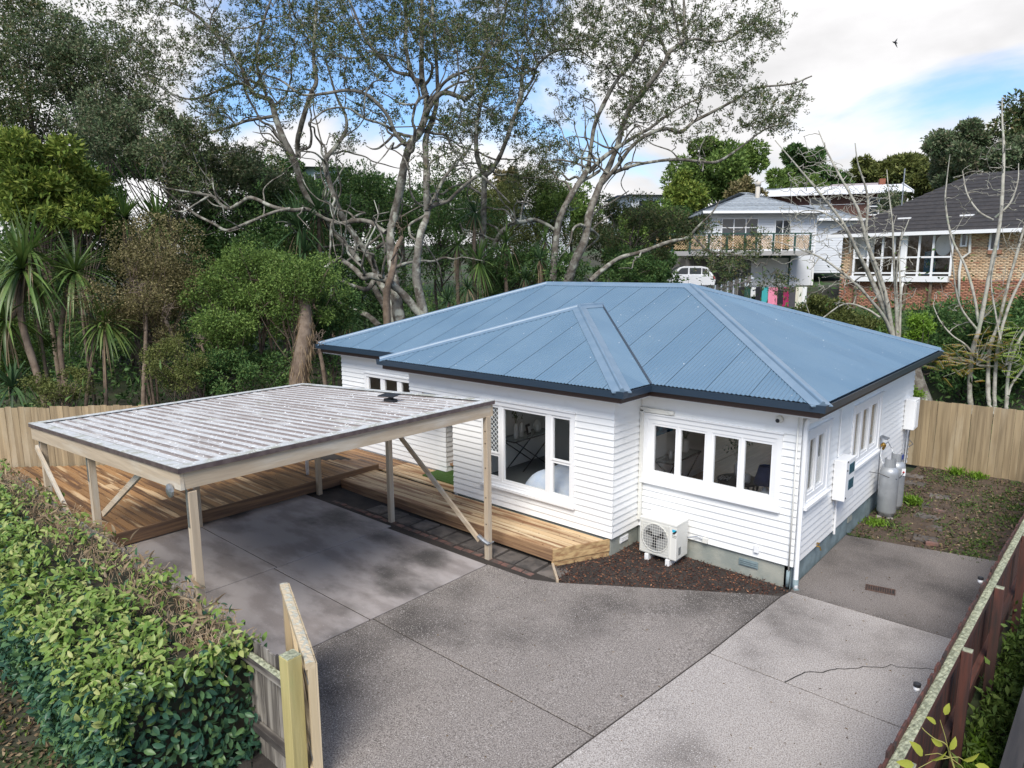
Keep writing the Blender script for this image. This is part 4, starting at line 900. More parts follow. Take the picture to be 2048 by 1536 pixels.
vase('vase', 'round egg shaped cream vase on the bedroom console', -6.66, 1.5, 1.345, [(.05, 0), (.11, .1), (.1, .2), (.04, .3)])
pf = thing('photo_frame', 'small black photo frame standing on the bedroom console', 'photo frame', (-6.66, 1.18, 1.345))
MB().obox((-6.62, 1.08, 1.345), (-.03, .17, 0), (-.02, -.01, 0), (-.05, 0, .24)).build('frame', M['black'], pf); MB().obox((-6.613, 1.11, 1.39), (-.02, .11, 0), (.004, .001, 0), (-.03, 0, .15)).build('print', M['trim'], pf)
bd = thing('bed', 'bed with pale blue rumpled bedding behind the bedroom window', 'bed', (-4, .6, .55))
V = []; nn = 22
for i in range(nn+1):
    for j in range(nn+1):
        u, v = i/nn, j/nn; ed = min(u, 1-u, v, 1-v)*9; x = -5.4+1.95*u; y = -.6+1.75*v
        V.append((x, y, .60+.56*(1-math.exp(-ed*1.3))+.03*math.sin(9*u+5*v)*math.cos(7*v-3*u)+RNG.normal(0, .004)))
obj('bedding', V, [(i*(nn+1)+j, (i+1)*(nn+1)+j, (i+1)*(nn+1)+j+1, i*(nn+1)+j+1) for i in range(nn) for j in range(nn)], M['sheet'], bd, smooth=True)
MB().box(-5.3, -.5, .56, -3.5, 1.05, .75).build('base', M['navy'], bd); MB().box(-3.48, -.6, .56, -3.4, 1.2, 1.7).build('headboard', M['chrome'], bd)
console('console_table', 'glass topped console table with crossed dark legs by the living room partition', (-3.27, 1.15), (0, 1), 1.3, .42, .78, (1, 0))
vase('vase', 'white vase holding dark green foliage on the living room console', -3.06, 2.1, 1.345, [(.05, 0), (.09, .05), (.09, .25), (.05, .3)], plant=(90, .35, .22, 'houseplant'))
vase('candle', 'short white candle at the front end of the living room console', -3.05, 1.45, 1.345, [(.04, 0), (.04, .16), (.01, .17)], 'candle')
vase('candle', 'shorter white candle beside the tall one on the living room console', -2.98, 1.62, 1.345, [(.045, 0), (.045, .1), (.01, .105)], 'candle')
pc = thing('painting', 'deep blue abstract canvas on the living room partition', 'painting', (-3.28, 1.4, 1.8)); M['paint'] = mat('blue abstract paint', (.01, .05, .13), .6, c2=(.02, .25, .42), sc=3, det=4, thr=(.5, .62))
MB().box(-3.298, .9, 1.82, -3.27, 1.95, 2.6).build('canvas', M['paint'], pc)
ct = thing('coffee_table', 'round black coffee table with glass top behind the front window', 'table', (-1.8, 2.0, .55))
MB().lathe((-1.8, 2.0, .98), [(.40, 0), (.42, .0), (.42, .035), (.40, .035)], 32).build('rim', M['black'], ct); MB().lathe((-1.8, 2.0, 1.0), [(.40, 0), (.40, .012)], 32).build('top', M['tabglass'], ct)
for k in range(16):
    t = k*math.pi/8; MB().beam((-1.8+.39*math.cos(t), 2+.39*math.sin(t), .56), (-1.8+.39*math.cos(t+.5), 2+.39*math.sin(t+.5), .98), .02, .02).build('leg', M['black'], ct)
vase('vase', 'white vase with sprawling pale green branches on the coffee table', -1.86, 2.1, 1.013, [(.05, 0), (.085, .08), (.08, .28), (.035, .34)], plant=(110, .55, .34, 'houseplant'))
vase('vase', 'small white jar on the coffee table', -1.6, 1.9, 1.013, [(.06, 0), (.075, .03), (.075, .15), (.05, .17)])
mg = thing('magazine', 'black and white magazine lying on the coffee table', 'magazine', (-2.05, 1.8, 1.013)); M['print'] = mat('printed page', (.7, .7, .68), .5, c2=(.05, .05, .05), sc=26, det=2, thr=(.5, .52))
MB().obox((-2.12, 1.72, 1.013), (.21, .05, 0), (-.06, .28, 0), (0, 0, .018)).build('pages', M['print'], mg)
lp = thing('table_lamp', 'table lamp with navy cone shade on a low white cabinet', 'lamp', (-1.05, 1.45, .95))
MB().lathe((-1.05, 1.45, 1.22), [(.22, 0), (.13, .34), (.125, .34), (.215, 0)], 24).build('shade', M['navy'], lp, smooth=True); MB().lathe((-1.05, 1.45, .96), [(.09, 0), (.1, .05), (.03, .2), (.015, .3)], 14).build('base', M['ceramic'], lp)
cb = thing('side_cabinet', 'low white side cabinet under the navy lamp', 'cabinet', (-1.05, 1.4, .55)); MB().box(-1.3, 1.2, .56, -.8, 1.7, .958).build('body', M['trim'], cb, bevel=.01); MB().box(-1.28, 1.185, .6, -.82, 1.198, .92).build('door', M['white'], cb)
# ------------------------------------------------------------------ foliage materials
def leafm(name, cols, rough=.55, tr=.22): 
    return mat(name, cols[0], rough, island=[((i+1)/(len(cols)-1), c) for i, c in enumerate(cols[1:])], transl=tr, spec=.2)
M['poh'] = leafm('leathery dark tree leaf', [(0.045, 0.077, 0.027), (0.077, 0.117, 0.043), (0.125, 0.159, 0.062), (0.188, 0.146, 0.075)])
M['poh2'] = leafm('grey green tree leaf', [(0.066, 0.103, 0.048), (0.108, 0.158, 0.074), (0.168, 0.208, 0.114), (0.216, 0.189, 0.120)])
M['dark'] = leafm('deep green bush leaf', [(0.036, 0.081, 0.026), (0.065, 0.137, 0.039), (0.104, 0.189, 0.058), (0.156, 0.221, 0.065)])
M['mid'] = leafm('mid green leaf', [(0.069, 0.122, 0.027), (0.119, 0.194, 0.043), (0.200, 0.281, 0.069)])
M['yel'] = leafm('yellow green leaf', [(.09, .15, .025), (.16, .22, .04), (.26, .30, .06)])
M['olive'] = leafm('olive brown leaf', [(.07, .068, .025), (.13, .118, .045), (.21, .18, .08), (.34, .28, .15)])
M['oliveg'] = leafm('olive green leaf', [(0.072, 0.090, 0.024), (0.132, 0.156, 0.042), (0.216, 0.228, 0.072)])
M['cord'] = leafm('sword leaf', [(0.061, 0.115, 0.034), (0.101, 0.176, 0.047), (0.176, 0.257, 0.068)], .4)
M['cordd'] = leafm('dark sword leaf', [(0.034, 0.074, 0.034), (0.061, 0.115, 0.047), (0.095, 0.162, 0.068)], .4)
M['deadleaf'] = leafm('dead hanging leaf', [(.20, .14, .085), (.30, .22, .14), (.40, .31, .2)], .9, .25)
M['bark_g'] = mat('lichened grey bark', (.20, .185, .155), .95, c2=(.085, .07, .055), sc=4, det=9, thr=(.40, .62), c3=(.36, .36, .30), sc3=2.2, thr3=(.53, .64), det3=8, bump=1., bsc=16)
M['bark_b'] = mat('brown bark', (.12, .085, .06), .95, c2=(.2, .15, .11), sc=4, det=6, bump=.6, bsc=14)
M['bark_p'] = mat('pale lichened bark', (.40, .38, .32), .95, c2=(.22, .2, .165), sc=5, det=8, thr=(.42, .66), c3=(.30, .32, .24), sc3=3, thr3=(.55, .7), bump=.6, bsc=20)
M['bark_d'] = mat('dark bark', (.06, .05, .042), .95, c2=(.11, .09, .075), sc=4)
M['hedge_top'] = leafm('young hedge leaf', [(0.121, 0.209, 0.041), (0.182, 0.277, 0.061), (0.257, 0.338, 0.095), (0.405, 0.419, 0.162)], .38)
M['hedge_front'] = leafm('lower hedge leaf', [(0.029, 0.078, 0.055), (0.046, 0.111, 0.065), (0.072, 0.150, 0.072), (0.130, 0.221, 0.078)], .3)
M['twig'] = mat('tan hedge twig', (.34, .23, .13), .9, c2=(.48, .37, .25), sc=9)
def smooth_path(P, n=6):
    P = np.asarray(P, float)
    if len(P) < 3: t = np.linspace(0, 1, n*(len(P)-1)+1)[:, None]; return P[0]*(1-t)+P[-1]*t
    Q = np.vstack([2*P[0]-P[1], P, 2*P[-1]-P[-2]]); out = []
    for i in range(1, len(Q)-2):
        for k in range(n):
            t = k/n; a, b, c, d = Q[i-1:i+3]; out.append(.5*(2*b+(c-a)*t+(2*a-5*b+4*c-d)*t*t+(3*b-a-3*c+d)*t**3))
    return np.array(out+[P[-1]])
def tree(name, lab, limbs, blobs, d, lm='poh', bm='bark_g', group=None, tufts=6, per=12, ll=.10, lw=.042, spread=1.6, sig=.25, twig=.015, leaf=True, rs=.6, extra=0, jit=.22, cat='tree', drift=.5, wob=.05):
    wood_ = Arr(); nodes = []; rad = []; pts0 = None
    for lb in limbs:
        P = np.array([at(p[0], p[1], d+(p[3] if len(p) > 3 else 0)) for p in lb]); R = np.array([p[2] for p in lb])/FPX*d*rs
        ph = RNG.uniform(0, 6.28, 3); s = np.arange(len(P))
        if drift and len(lb[0]) < 4: P += np.outer(np.sin(s*.8+ph[0])-math.sin(ph[0]), FW)*drift
        Q = smooth_path(np.column_stack([P, R]), 5); P, R = Q[:, :3], np.maximum(Q[:, 3], .006)
        P[1:-1] += RNG.normal(0, wob*.35, (len(P)-2, 3))*R[1:-1, None]*2
        wood_.tube(P, R*(1+RNG.normal(0, .05, len(R))), 9 if R.max() > .08 else 6)
        nodes.append(P); rad.append(R)
        if pts0 is None: pts0 = P[0]
    allN, allR = np.concatenate(nodes), np.concatenate(rad); big = np.where((allR > .045) & (allN[:, 2] > pts0[2]+1.2))[0]
    for k in range(extra):                      # crooked secondary limbs
        i = RNG.choice(big); p = allN[i]; v = RNG.normal(size=3); v[2] = abs(v[2])*.7+.1; v /= np.linalg.norm(v); Q = [p]; m = RNG.integers(6, 12)
        for s_ in range(m): v = v+RNG.normal(0, .38, 3)+np.array([0, 0, .06]); v /= np.linalg.norm(v); Q.append(Q[-1]+v*RNG.uniform(.25, .5))
        Q = smooth_path(Q, 3); R = np.linspace(min(allR[i]*.5, .07), .014, len(Q)); wood_.tube(Q, R, 6); nodes.append(Q); rad.append(R)
    nodes = np.concatenate(nodes); rad = np.concatenate(rad)
    C = []
    for b in blobs:
        px, py, rx, ry, n = b[:5]; n = int(n*(1.45 if leaf else 2.4)); dd = b[5] if len(b) > 5 else 0
        g = RNG.normal(size=(n, 3)); g /= np.maximum(1, np.linalg.norm(g, axis=1)/1.7)[:, None]
        for q in g: C.append(at(px+q[0]*rx*.7, py+q[1]*ry*.7, d+dd+q[2]*spread))
    C = np.array(C)
    leaves = Arr()
    if len(C):
        dist = np.array([np.min(np.linalg.norm(nodes-c, axis=1)) for c in C]); C = C[np.argsort(dist)]
        def grow(c, r_hi, r_lo, m, cap=None):
            nonlocal nodes, rad
            dd = np.linalg.norm(nodes-c, axis=1)+.35*np.maximum(0, nodes[:, 2]-c[2]); i = int(np.argmin(dd)); p = nodes[i]; ln = np.linalg.norm(c-p)
            t = np.linspace(0, 1, m)[:, None]; P = p*(1-t)+c*t; P[1:-1] += RNG.normal(0, jit*min(ln, 1.5)*.5, (m-2, 3)); P += np.outer(np.sin(t[:, 0]*3.14)*.12*ln, [0, 0, RNG.choice([-.6, 1])])
            R = np.linspace(min(rad[i]*.75, r_hi+.010*ln), r_lo, m); wood_.tube(P, R, 5 if R[0] > .02 else 4)
            nodes = np.vstack([nodes, P[1:]]); rad = np.concatenate([rad, R[1:]]); return P
        for c in C:
            grow(c, twig*1.4, twig*.7, 7)
        if leaf:
            LP, LD = [], []
            for c in C:
                for k in range(tufts):
                    e = c+RNG.normal(0, sig, 3)*np.array([1, 1, .7]); P = grow(e, twig*.6, twig*.3, 4) if k < 4 else [c, e]
                    dv_ = (P[-1]-P[-2]); dv_ = dv_/(np.linalg.norm(dv_)+1e-6)
                    D = RNG.normal(size=(per, 3))+dv_*.7+np.array([0, 0, .35]); LP.append(e+RNG.normal(0, .05, (per, 3))); LD.append(D)
            LP = np.concatenate(LP); LD = np.concatenate(LD); n = len(LP)
            leaves.add(*leafcloud(LP, LD, RNG.uniform(.7, 1.3, n)*ll, RNG.uniform(.8, 1.2, n)*lw))
    t = thing(name, lab, cat, pts0, group)
    wood_.build('trunk', M[bm], t, smooth=True)
    if leaf and len(C): leaves.build('crown', M[lm], t)
    return t
# ------------------------------------------------------------------ the big gnarled trees (limbs followed one by one)
GB = 'big gnarled trees behind the house'
tree('gnarled_tree', 'tallest gnarled grey tree with twin trunks rising behind the middle of the house', [
 [(800, 650, 20), (790, 585, 18), (777, 520, 15), (771, 458, 14), (776, 427, 14), (791, 376, 14), (805, 325, 14), (819, 290, 13), (840, 262, 12), (853, 205, 12), (843, 164, 12), (836, 120, 9), (836, 51, 8), (839, -40, 6), (850, -160, 3)],
 [(843, 164, 10), (822, 143, 8), (805, 68, 7), (805, 0, 6), (795, -120, 3)],
 [(812, 290, 9), (791, 267, 7), (778, 239, 6), (747, 212, 6), (713, 205, 5), (668, 207, 5), (634, 202, 4), (600, 190, 4), (560, 160, 3), (520, 150, 2)],
 [(785, 262, 5), (771, 255, 4), (737, 251, 4), (709, 238, 3), (668, 241, 3), (630, 260, 2)],
 [(819, 150, 7), (785, 133, 6), (761, 103, 6), (730, 75, 5), (713, 34, 4), (699, 0, 4), (680, -60, 2)],
 [(855, 205, 6), (873, 188, 5), (894, 171, 5), (928, 164, 4), (962, 161, 4), (986, 167, 3), (1010, 150, 2)],
 [(850, 230, 7), (877, 202, 8), (897, 198, 8), (928, 205, 7), (942, 191, 6), (945, 161, 5), (955, 120, 4), (985, 70, 3)],
 [(850, 640, 17), (836, 560, 14), (840, 510, 13), (846, 470, 12), (853, 440, 11), (855, 414, 10), (867, 403, 8), (894, 398, 6), (914, 386, 6), (942, 369, 5), (962, 362, 5), (986, 379, 4), (1020, 407, 2)],
 [(856, 412, 7), (870, 393, 6), (884, 355, 6), (897, 328, 5), (908, 304, 4), (921, 301, 4), (940, 280, 2)],
 [(853, 420, 10), (854, 380, 11), (853, 335, 10), (850, 273, 10), (862, 222, 9), (870, 171, 7), (867, 85, 6), (863, 0, 5), (870, -100, 2)],
 [(771, 465, 8), (737, 441, 8), (703, 432, 8), (668, 434, 7), (634, 424, 7), (605, 410, 7), (581, 417, 7), (547, 414, 6), (502, 395, 6), (472, 402, 6), (441, 407, 6), (417, 393, 5), (403, 379, 5), (369, 376, 4), (328, 373, 3), (290, 360, 2)],
 [(581, 417, 6), (547, 427, 5), (496, 444, 5), (444, 455, 5), (410, 438, 5), (369, 417, 5), (335, 390, 4), (305, 362, 2)],
 [(417, 393, 4), (400, 415, 3), (385, 432, 3), (360, 428, 2)],
 [(842, 632, 14), (812, 594, 13), (785, 570, 12), (754, 560, 11), (737, 563, 9), (716, 543, 8), (692, 526, 8), (672, 520, 8), (651, 536, 7), (634, 544, 5)],
 [(747, 563, 9), (737, 580, 8), (716, 578, 7), (696, 570, 6)]],
 [(760, 40, 110, 60, 46), (880, 60, 110, 70, 50), (700, 110, 80, 60, 22), (950, 110, 70, 60, 24), (760, 190, 70, 50, 14), (930, 230, 60, 40, 14), (640, 200, 60, 50, 12), (840, -60, 240, 60, 60), (900, 320, 60, 50, 12), (560, 150, 60, 50, 14), (350, 350, 70, 30, 10), (980, 180, 60, 40, 12)], 24, group=GB, per=13, tufts=7, extra=42)
tree('gnarled_tree', 'leaning gnarled tree left of the middle with forked mossy trunk and wide crown', [
 [(790, 650, 16), (771, 590, 13), (747, 549, 12), (737, 519, 11), (713, 481, 10), (685, 437, 10), (670, 396, 9), (655, 345, 9), (651, 318, 8), (668, 282, 7), (682, 246, 6), (680, 212, 5), (665, 180, 4), (650, 120, 3)],
 [(720, 525, 9), (692, 491, 8), (651, 450, 8), (625, 410, 12), (602, 375, 12), (595, 342, 12), (588, 315, 11), (567, 273, 10), (550, 232, 10), (533, 191, 9), (509, 178, 8), (489, 167, 7), (472, 120, 6), (437, 75, 6), (403, 41, 5), (369, 20, 4), (330, 0, 3)],
 [(597, 315, 8), (600, 290, 8), (615, 260, 8), (636, 209, 7), (646, 185, 7), (636, 137, 6), (632, 68, 6), (632, 0, 4), (625, -80, 2)],
 [(550, 232, 6), (513, 229, 5), (478, 229, 5), (444, 243, 5), (410, 260, 4), (390, 284, 3), (365, 300, 2)],
 [(489, 167, 5), (460, 165, 4), (427, 167, 4), (376, 176, 4), (342, 174, 3), (308, 161, 3), (280, 140, 2)],
 [(668, 601, 9), (703, 618, 9), (737, 632, 9), (764, 655, 10)], [(747, 573, 10), (764, 608, 11), (785, 655, 12)],
 [(533, 191, 6), (520, 130, 5), (540, 60, 4), (560, 0, 3), (570, -60, 2)]],
 [(330, 50, 90, 50, 26), (440, 110, 80, 60, 34), (540, 60, 80, 60, 32), (620, 60, 60, 60, 20), (300, 130, 70, 50, 18), (470, 200, 60, 40, 18), (400, 250, 70, 40, 16), (560, 300, 40, 40, 6), (450, -40, 200, 50, 44), (690, 290, 40, 40, 5), (380, 300, 80, 40, 16)], 25.5, group=GB, per=13, tufts=7, extra=42)
tree('gnarled_tree', 'slimmer forked gnarled tree with pale trunk standing farther back than the twin trunks', [
 [(960, 560, 13), (966, 444, 11), (967, 376, 10), (969, 352, 10), (955, 318, 8), (954, 273, 7), (962, 222, 6), (976, 178, 6), (990, 143, 5), (1000, 85, 4), (1010, 20, 4), (1015, -60, 2)],
 [(969, 352, 9), (985, 340, 8), (1003, 314, 7), (1024, 263, 7), (1041, 212, 7), (1044, 171, 6), (1060, 150, 5), (1075, 130, 4), (1051, 68, 4), (1050, 0, 3)],
 [(1044, 185, 5), (1065, 160, 5), (1075, 137, 4), (1106, 120, 4), (1147, 120, 3), (1175, 135, 2)],
 [(1041, 212, 3), (1058, 190, 3), (1075, 165, 2)],
 [(985, 500, 8), (1000, 470, 8), (1025, 448, 7), (1050, 440, 7), (1068, 432, 6), (1095, 440, 6), (1115, 455, 6)]],
 [(1010, 60, 90, 70, 50), (1070, 20, 80, 50, 30), (1000, 160, 60, 40, 16), (1110, 100, 50, 40, 18), (940, 60, 60, 50, 22), (990, 250, 60, 40, 20), (1060, 260, 50, 30, 10), (1030, -50, 130, 50, 30), (1120, 310, 60, 30, 16), (920, 250, 40, 40, 10), (1050, 330, 60, 30, 10)], 29, group=GB, per=14, tufts=7, extra=30)
tree('gnarled_tree', 'right leaning gnarled grey tree of two trunks with open crown reaching over the roof', [
 [(1120, 600, 18), (1136, 560, 16), (1147, 528, 14), (1166, 485, 13), (1177, 430, 12), (1198, 375, 11), (1217, 335, 10), (1235, 292, 9), (1246, 251, 9), (1260, 219, 9), (1290, 186, 9), (1319, 146, 8), (1333, 117, 7), (1362, 87, 6), (1370, 36, 5), (1368, -40, 3)],
 [(1105, 560, 13), (1113, 468, 11), (1123, 431, 10), (1147, 386, 10), (1174, 342, 9), (1181, 308, 7), (1191, 246, 7), (1208, 205, 7), (1232, 164, 6), (1266, 126, 6), (1284, 92, 5), (1300, 50, 4), (1310, -20, 2)],
 [(1177, 345, 7), (1200, 325, 7), (1220, 310, 7), (1260, 281, 6), (1304, 251, 5), (1333, 226, 4), (1365, 205, 3), (1400, 190, 2)],
 [(1200, 372, 8), (1231, 339, 7), (1253, 310, 6), (1282, 284, 6), (1326, 262, 6), (1362, 262, 6), (1392, 237, 5), (1428, 219, 5), (1464, 204, 4), (1501, 186, 3), (1567, 182, 3), (1612, 164, 2)],
 [(1212, 352, 6), (1240, 345, 6), (1275, 339, 5), (1337, 332, 5), (1384, 332, 5), (1428, 328, 5), (1464, 306, 4), (1494, 284, 3), (1530, 259, 3), (1567, 255, 2)],
 [(1350, 95, 5), (1392, 69, 5), (1428, 69, 4), (1464, 66, 4), (1501, 47, 3), (1556, 26, 2)],
 [(1150, 370, 6), (1185, 352, 6), (1200, 340, 5)],
 [(1335, 115, 5), (1318, 60, 4), (1300, 20, 4), (1290, -40, 2)], [(1362, 87, 4), (1345, 40, 4), (1330, 0, 3)],
 [(1180, 562, 9), (1209, 536, 8), (1246, 510, 7), (1290, 496, 7), (1348, 474, 6), (1384, 467, 5), (1402, 448, 4), (1425, 425, 3), (1440, 400, 2)],
 [(1384, 470, 4), (1417, 503, 4), (1450, 510, 3), (1479, 521, 3), (1500, 540, 2)],
 [(1177, 440, 4), (1200, 415, 3), (1230, 395, 3), (1262, 375, 2)], [(1172, 470, 4), (1195, 450, 3), (1220, 435, 2)],
 [(1191, 246, 3), (1190, 200, 2), (1175, 182, 2), (1165, 175, 1.5)]],
 [(1190, 60, 70, 60, 34), (1260, 60, 70, 60, 34), (1340, 60, 70, 60, 30), (1250, 150, 60, 40, 20), (1330, 190, 70, 40, 20), (1420, 110, 60, 50, 18), (1480, 60, 60, 50, 20), (1540, 50, 40, 40, 12), (1480, 160, 50, 40, 16), (1550, 200, 40, 30, 12), (1500, 240, 50, 30, 12), (1560, 240, 30, 20, 8), (1250, 210, 50, 30, 10), (1400, 250, 60, 30, 8), (1150, 180, 40, 50, 10), (1300, -40, 220, 50, 40), (1270, 250, 40, 30, 8), (1480, 530, 60, 40, 14), (1420, 490, 50, 40, 8), (1530, 480, 30, 30, 5), (1560, 570, 26, 20, 5)], 28, group=GB, per=14, tufts=7, spread=1.8, extra=34)
# bushy trees: lobed crowns of leaves round a real stem
def bush(name, lab, px, py, rx, ry, d, lm, n=6000, ll=.09, lw=.04, lobes=16, bm='bark_d', more=1.8, big=1.15, stem=None, dz=None, group=None, cat='tree', twigs=30, stems=1, flat=1.0, thin=.0, sig=.0):
    n = int(n*more); lobes = int(lobes*1.6); ll *= big; lw *= big*1.1
    c = at(px, py, d); sc_ = d/FPX; rx, ry = rx*sc_, ry*sc_; rz_ = dz or rx
    base = c.copy(); gz = float(hillz(c[0], c[1]))-.2; base[2] = gz
    t = thing(name, lab, cat, base, group); w = Arr()
    u = RNG.normal(size=(lobes, 3)); u /= np.linalg.norm(u, axis=1)[:, None]; u *= RNG.uniform(.35, 1.0, lobes)[:, None]
    Lc = c+u[:, :1]*RT*rx+u[:, 1:2]*np.array([0, 0, 1.])*ry+u[:, 2:]*np.array([FW[0], FW[1], 0])*rz_
    Lr = RNG.uniform(.16, .42, lobes)*min(rx, ry)*flat
    k = RNG.integers(0, lobes, n); v = RNG.normal(size=(n, 3)); v /= np.linalg.norm(v, axis=1)[:, None]
    rr = np.cbrt(RNG.uniform(.25 if not thin else thin, 1, n)); P = Lc[k]+v*(Lr[k]*rr)[:, None]*np.array([1.1, 1.1, .85])
    cl = RNG.normal(0, .06, (n//6+1, 3)).repeat(6, 0)[:n]; P = P+cl
    keep = P[:, 2] > gz+.05
    if base[1] > 9.7: keep &= (P[:, 1] > 9.95) | (P[:, 0] < -3.2)
    if base[0] < -11 and base[1] < 9: keep &= P[:, 0] < fx(P[:, 1])-.25
    P, v = P[keep], v[keep]; D = v*.8+RNG.normal(size=v.shape)*.7+np.array([0, 0, .15])
    V, F = leafcloud(P, D, RNG.uniform(.6, 1.3, len(P))*ll, RNG.uniform(.7, 1.2, len(P))*lw)
    for s in range(stems):
        b = base+RT*RNG.normal(0, .12*(stems > 1))*1.; top = c+RT*RNG.normal(0, .3)*rx*(stems > 1)*1.2; m_ = (b+top)/2+RNG.normal(0, .15, 3)
        r0 = stem or .09; w.tube(smooth_path([b, m_, top], 5), np.linspace(r0, r0*.4, 11), 7)
        for i in RNG.choice(lobes, min(lobes, max(3, twigs//stems)), replace=False):
            p = b*(1-(f := RNG.uniform(.4, .95)))+top*f; e = Lc[i]+RNG.normal(0, .2, 3)*Lr[i]
            mid = (p+e)/2+RNG.normal(0, .12, 3); w.tube(smooth_path([p, mid, e], 4), np.linspace(r0*.4, .008, 9), 5)
    w.build('trunk', M[bm], t, smooth=True); obj('crown', V, F, M[lm], t); return t
BG = 'dense dark bush trees behind the paling fence'
for i, (px, py, rx, ry, d, lm, n, lab) in enumerate([
 (50, 140, 210, 160, 27, 'poh', 15000, 'dark spreading tree with heavy crown in the top corner of the bush'),
 (330, 290, 190, 90, 26.5, 'poh2', 11000, 'grey green twiggy tree above the long horizontal limb'),
 (470, 380, 150, 75, 29, 'poh2', 8000, 'grey green spreading tree behind the long bare limb'),
 (610, 440, 160, 90, 30, 'dark', 9000, 'dark evergreen bush behind the forked mossy trunk'),
 (720, 400, 110, 80, 33, 'dark', 7000, 'dark green crown between the mossy trunk and the twin trunks'),
 (880, 450, 110, 110, 33, 'dark', 7500, 'dark bush directly behind the pale twin trunk'),
 (1010, 470, 110, 100, 36, 'oliveg', 7000, 'olive green bush behind the slim forked tree'),
 (1075, 380, 70, 60, 38, 'poh', 4500, 'small dark round crown right of the slim forked trunk'),
 (1260, 470, 150, 70, 34, 'poh', 9000, 'dull green bush between the leaning trunks and the far carport'),
 (1250, 545, 80, 50, 31.5, 'dark', 4500, 'low dark bush just over the roof ridge behind the leaning trunks'),
 (190, 170, 130, 130, 28, 'poh2', 10000, 'grey twiggy tree between the dark corner tree and the leaning forked tree'),
 (250, 470, 150, 60, 27.5, 'poh2', 7000, 'grey green scrub behind the two upright leaf fans'),
 (410, 470, 100, 60, 28.5, 'dark', 6000, 'dark scrub below the long bare limb'),
 (150, 500, 150, 80, 26.5, 'dark', 6500, 'dark leafy scrub behind the tall cabbage trees'),
 (560, 520, 120, 80, 29, 'dark', 6000, 'dark scrub above the bright green shrub'),
 (1110, 420, 50, 60, 37, 'mid', 3500, 'green bush in the gap between the slim forked tree and the leaning trunks'),
 (980, 400, 60, 50, 40, 'oliveg', 3500, 'olive bush behind the slim forked trunk'),
 (1050, 545, 130, 60, 30, 'dark', 7000, 'low dark bush behind the sword leaved clumps'),
 (700, 560, 140, 110, 29, 'dark', 8000, 'shadowy bush behind the curling cut limb'),
 (470, 560, 200, 130, 28, 'dark', 9000, 'shadowy tall bush behind the bright green shrub'),
 (250, 600, 200, 160, 28, 'dark', 10000, 'shadowy tall bush behind the olive brown shrub'),
 (20, 600, 180, 200, 27, 'dark', 10000, 'shadowy tall bush behind the big sword leaved tree'),
 (150, 380, 120, 60, 25.5, 'dark', 5000, 'dark foliage under the yellow green tree'),
 ]): bush('bush_tree', lab, px, py, rx, ry, d, lm, n, ll=.12, lw=.05, lobes=22, group=BG, twigs=26)
bush('yellow_green_tree', 'bright yellow green broadleaf tree at the top left of the bush', 75, 360, 120, 90, 22.5, 'yel', 5200, ll=.2, lw=.07, lobes=16, stem=.1, twigs=26, bm='bark_b')
bush('yellow_green_tree', 'smaller lime green broadleaf tree above the drooping sword leaved head', 150, 430, 80, 40, 22, 'yel', 2600, ll=.18, lw=.06, lobes=12, stem=.07, twigs=18, bm='bark_b')
bush('olive_shrub', 'tall olive brown shrub with several thin bare stems', 285, 565, 112, 135, 20.6, 'olive', 15000, ll=.06, lw=.028, lobes=26, stem=.05, stems=5, twigs=70, bm='bark_b', cat='shrub')
bush('green_shrub', 'bright green bushy shrub over the shaggy trunk, nearest the house', 590, 585, 95, 95, 20.8, 'mid', 8000, ll=.075, lw=.035, lobes=22, stem=.06, stems=2, twigs=36, bm='bark_b', cat='shrub')
bush('green_shrub', 'tall bright green shrub reaching up to the long bare limb', 510, 555, 90, 85, 21.4, 'mid', 7000, ll=.075, lw=.035, lobes=20, stem=.06, stems=2, twigs=36, bm='bark_b', cat='shrub')
bush('green_shrub', 'mid green shrub low down between the olive shrub and the shaggy trunk', 455, 640, 90, 80, 20.9, 'mid', 6500, ll=.075, lw=.035, lobes=20, stem=.05, stems=2, twigs=30, bm='bark_b', cat='shrub')
bush('green_shrub', 'dark green shrub with drooping leaves right beside the left corner of the house', 660, 640, 50, 90, 22.2, 'dark', 4500, ll=.085, lw=.035, lobes=16, stem=.05, twigs=20, bm='bark_b', cat='shrub')
bush('olive_shrub', 'low yellow green shrub just behind the carport roof', 350, 730, 80, 55, 19.4, 'oliveg', 4200, ll=.055, lw=.026, lobes=22, stem=.03, stems=4, twigs=40, bm='bark_b', cat='shrub', flat=.8)
bush('olive_shrub', 'small yellow green shrub behind the paling fence near the leaning palm stem', 115, 770, 65, 36, 18.9, 'oliveg', 2600, ll=.055, lw=.026, lobes=16, stem=.025, stems=3, twigs=24, bm='bark_b', cat='shrub', flat=.8)
bush('green_shrub', 'dark green low shrub beside the shaggy trunk behind the carport', 480, 740, 110, 60, 20.5, 'dark', 5500, ll=.08, lw=.035, lobes=18, stem=.04, twigs=24, cat='shrub')
bush('green_shrub', 'dark leafy shrub at the left edge behind the paling fence', 20, 700, 70, 80, 20.2, 'mid', 4000, ll=.09, lw=.04, lobes=16, stem=.04, twigs=20, cat='shrub')
# low floor growth that nobody could count
n = 60000; x = RNG.uniform(-40, 3, n); y = RNG.uniform(-12, 26, n); ok_ = ((x < fx(y)-.4) | (y > 10)) & ((x < -13.3) | (y > 10)); x, y = x[ok_], y[ok_]; n = len(x)
P = np.stack([x, y, hillz(x, y)-.15+RNG.gamma(1.4, .5, n)], 1); D = RNG.normal(size=(n, 3)); D[:, 2] += .4
V, F = leafcloud(P, D, RNG.uniform(.12, .35, n), RNG.uniform(.05, .1, n)); tag(obj('undergrowth', V, F, M['dark']), kind='stuff')
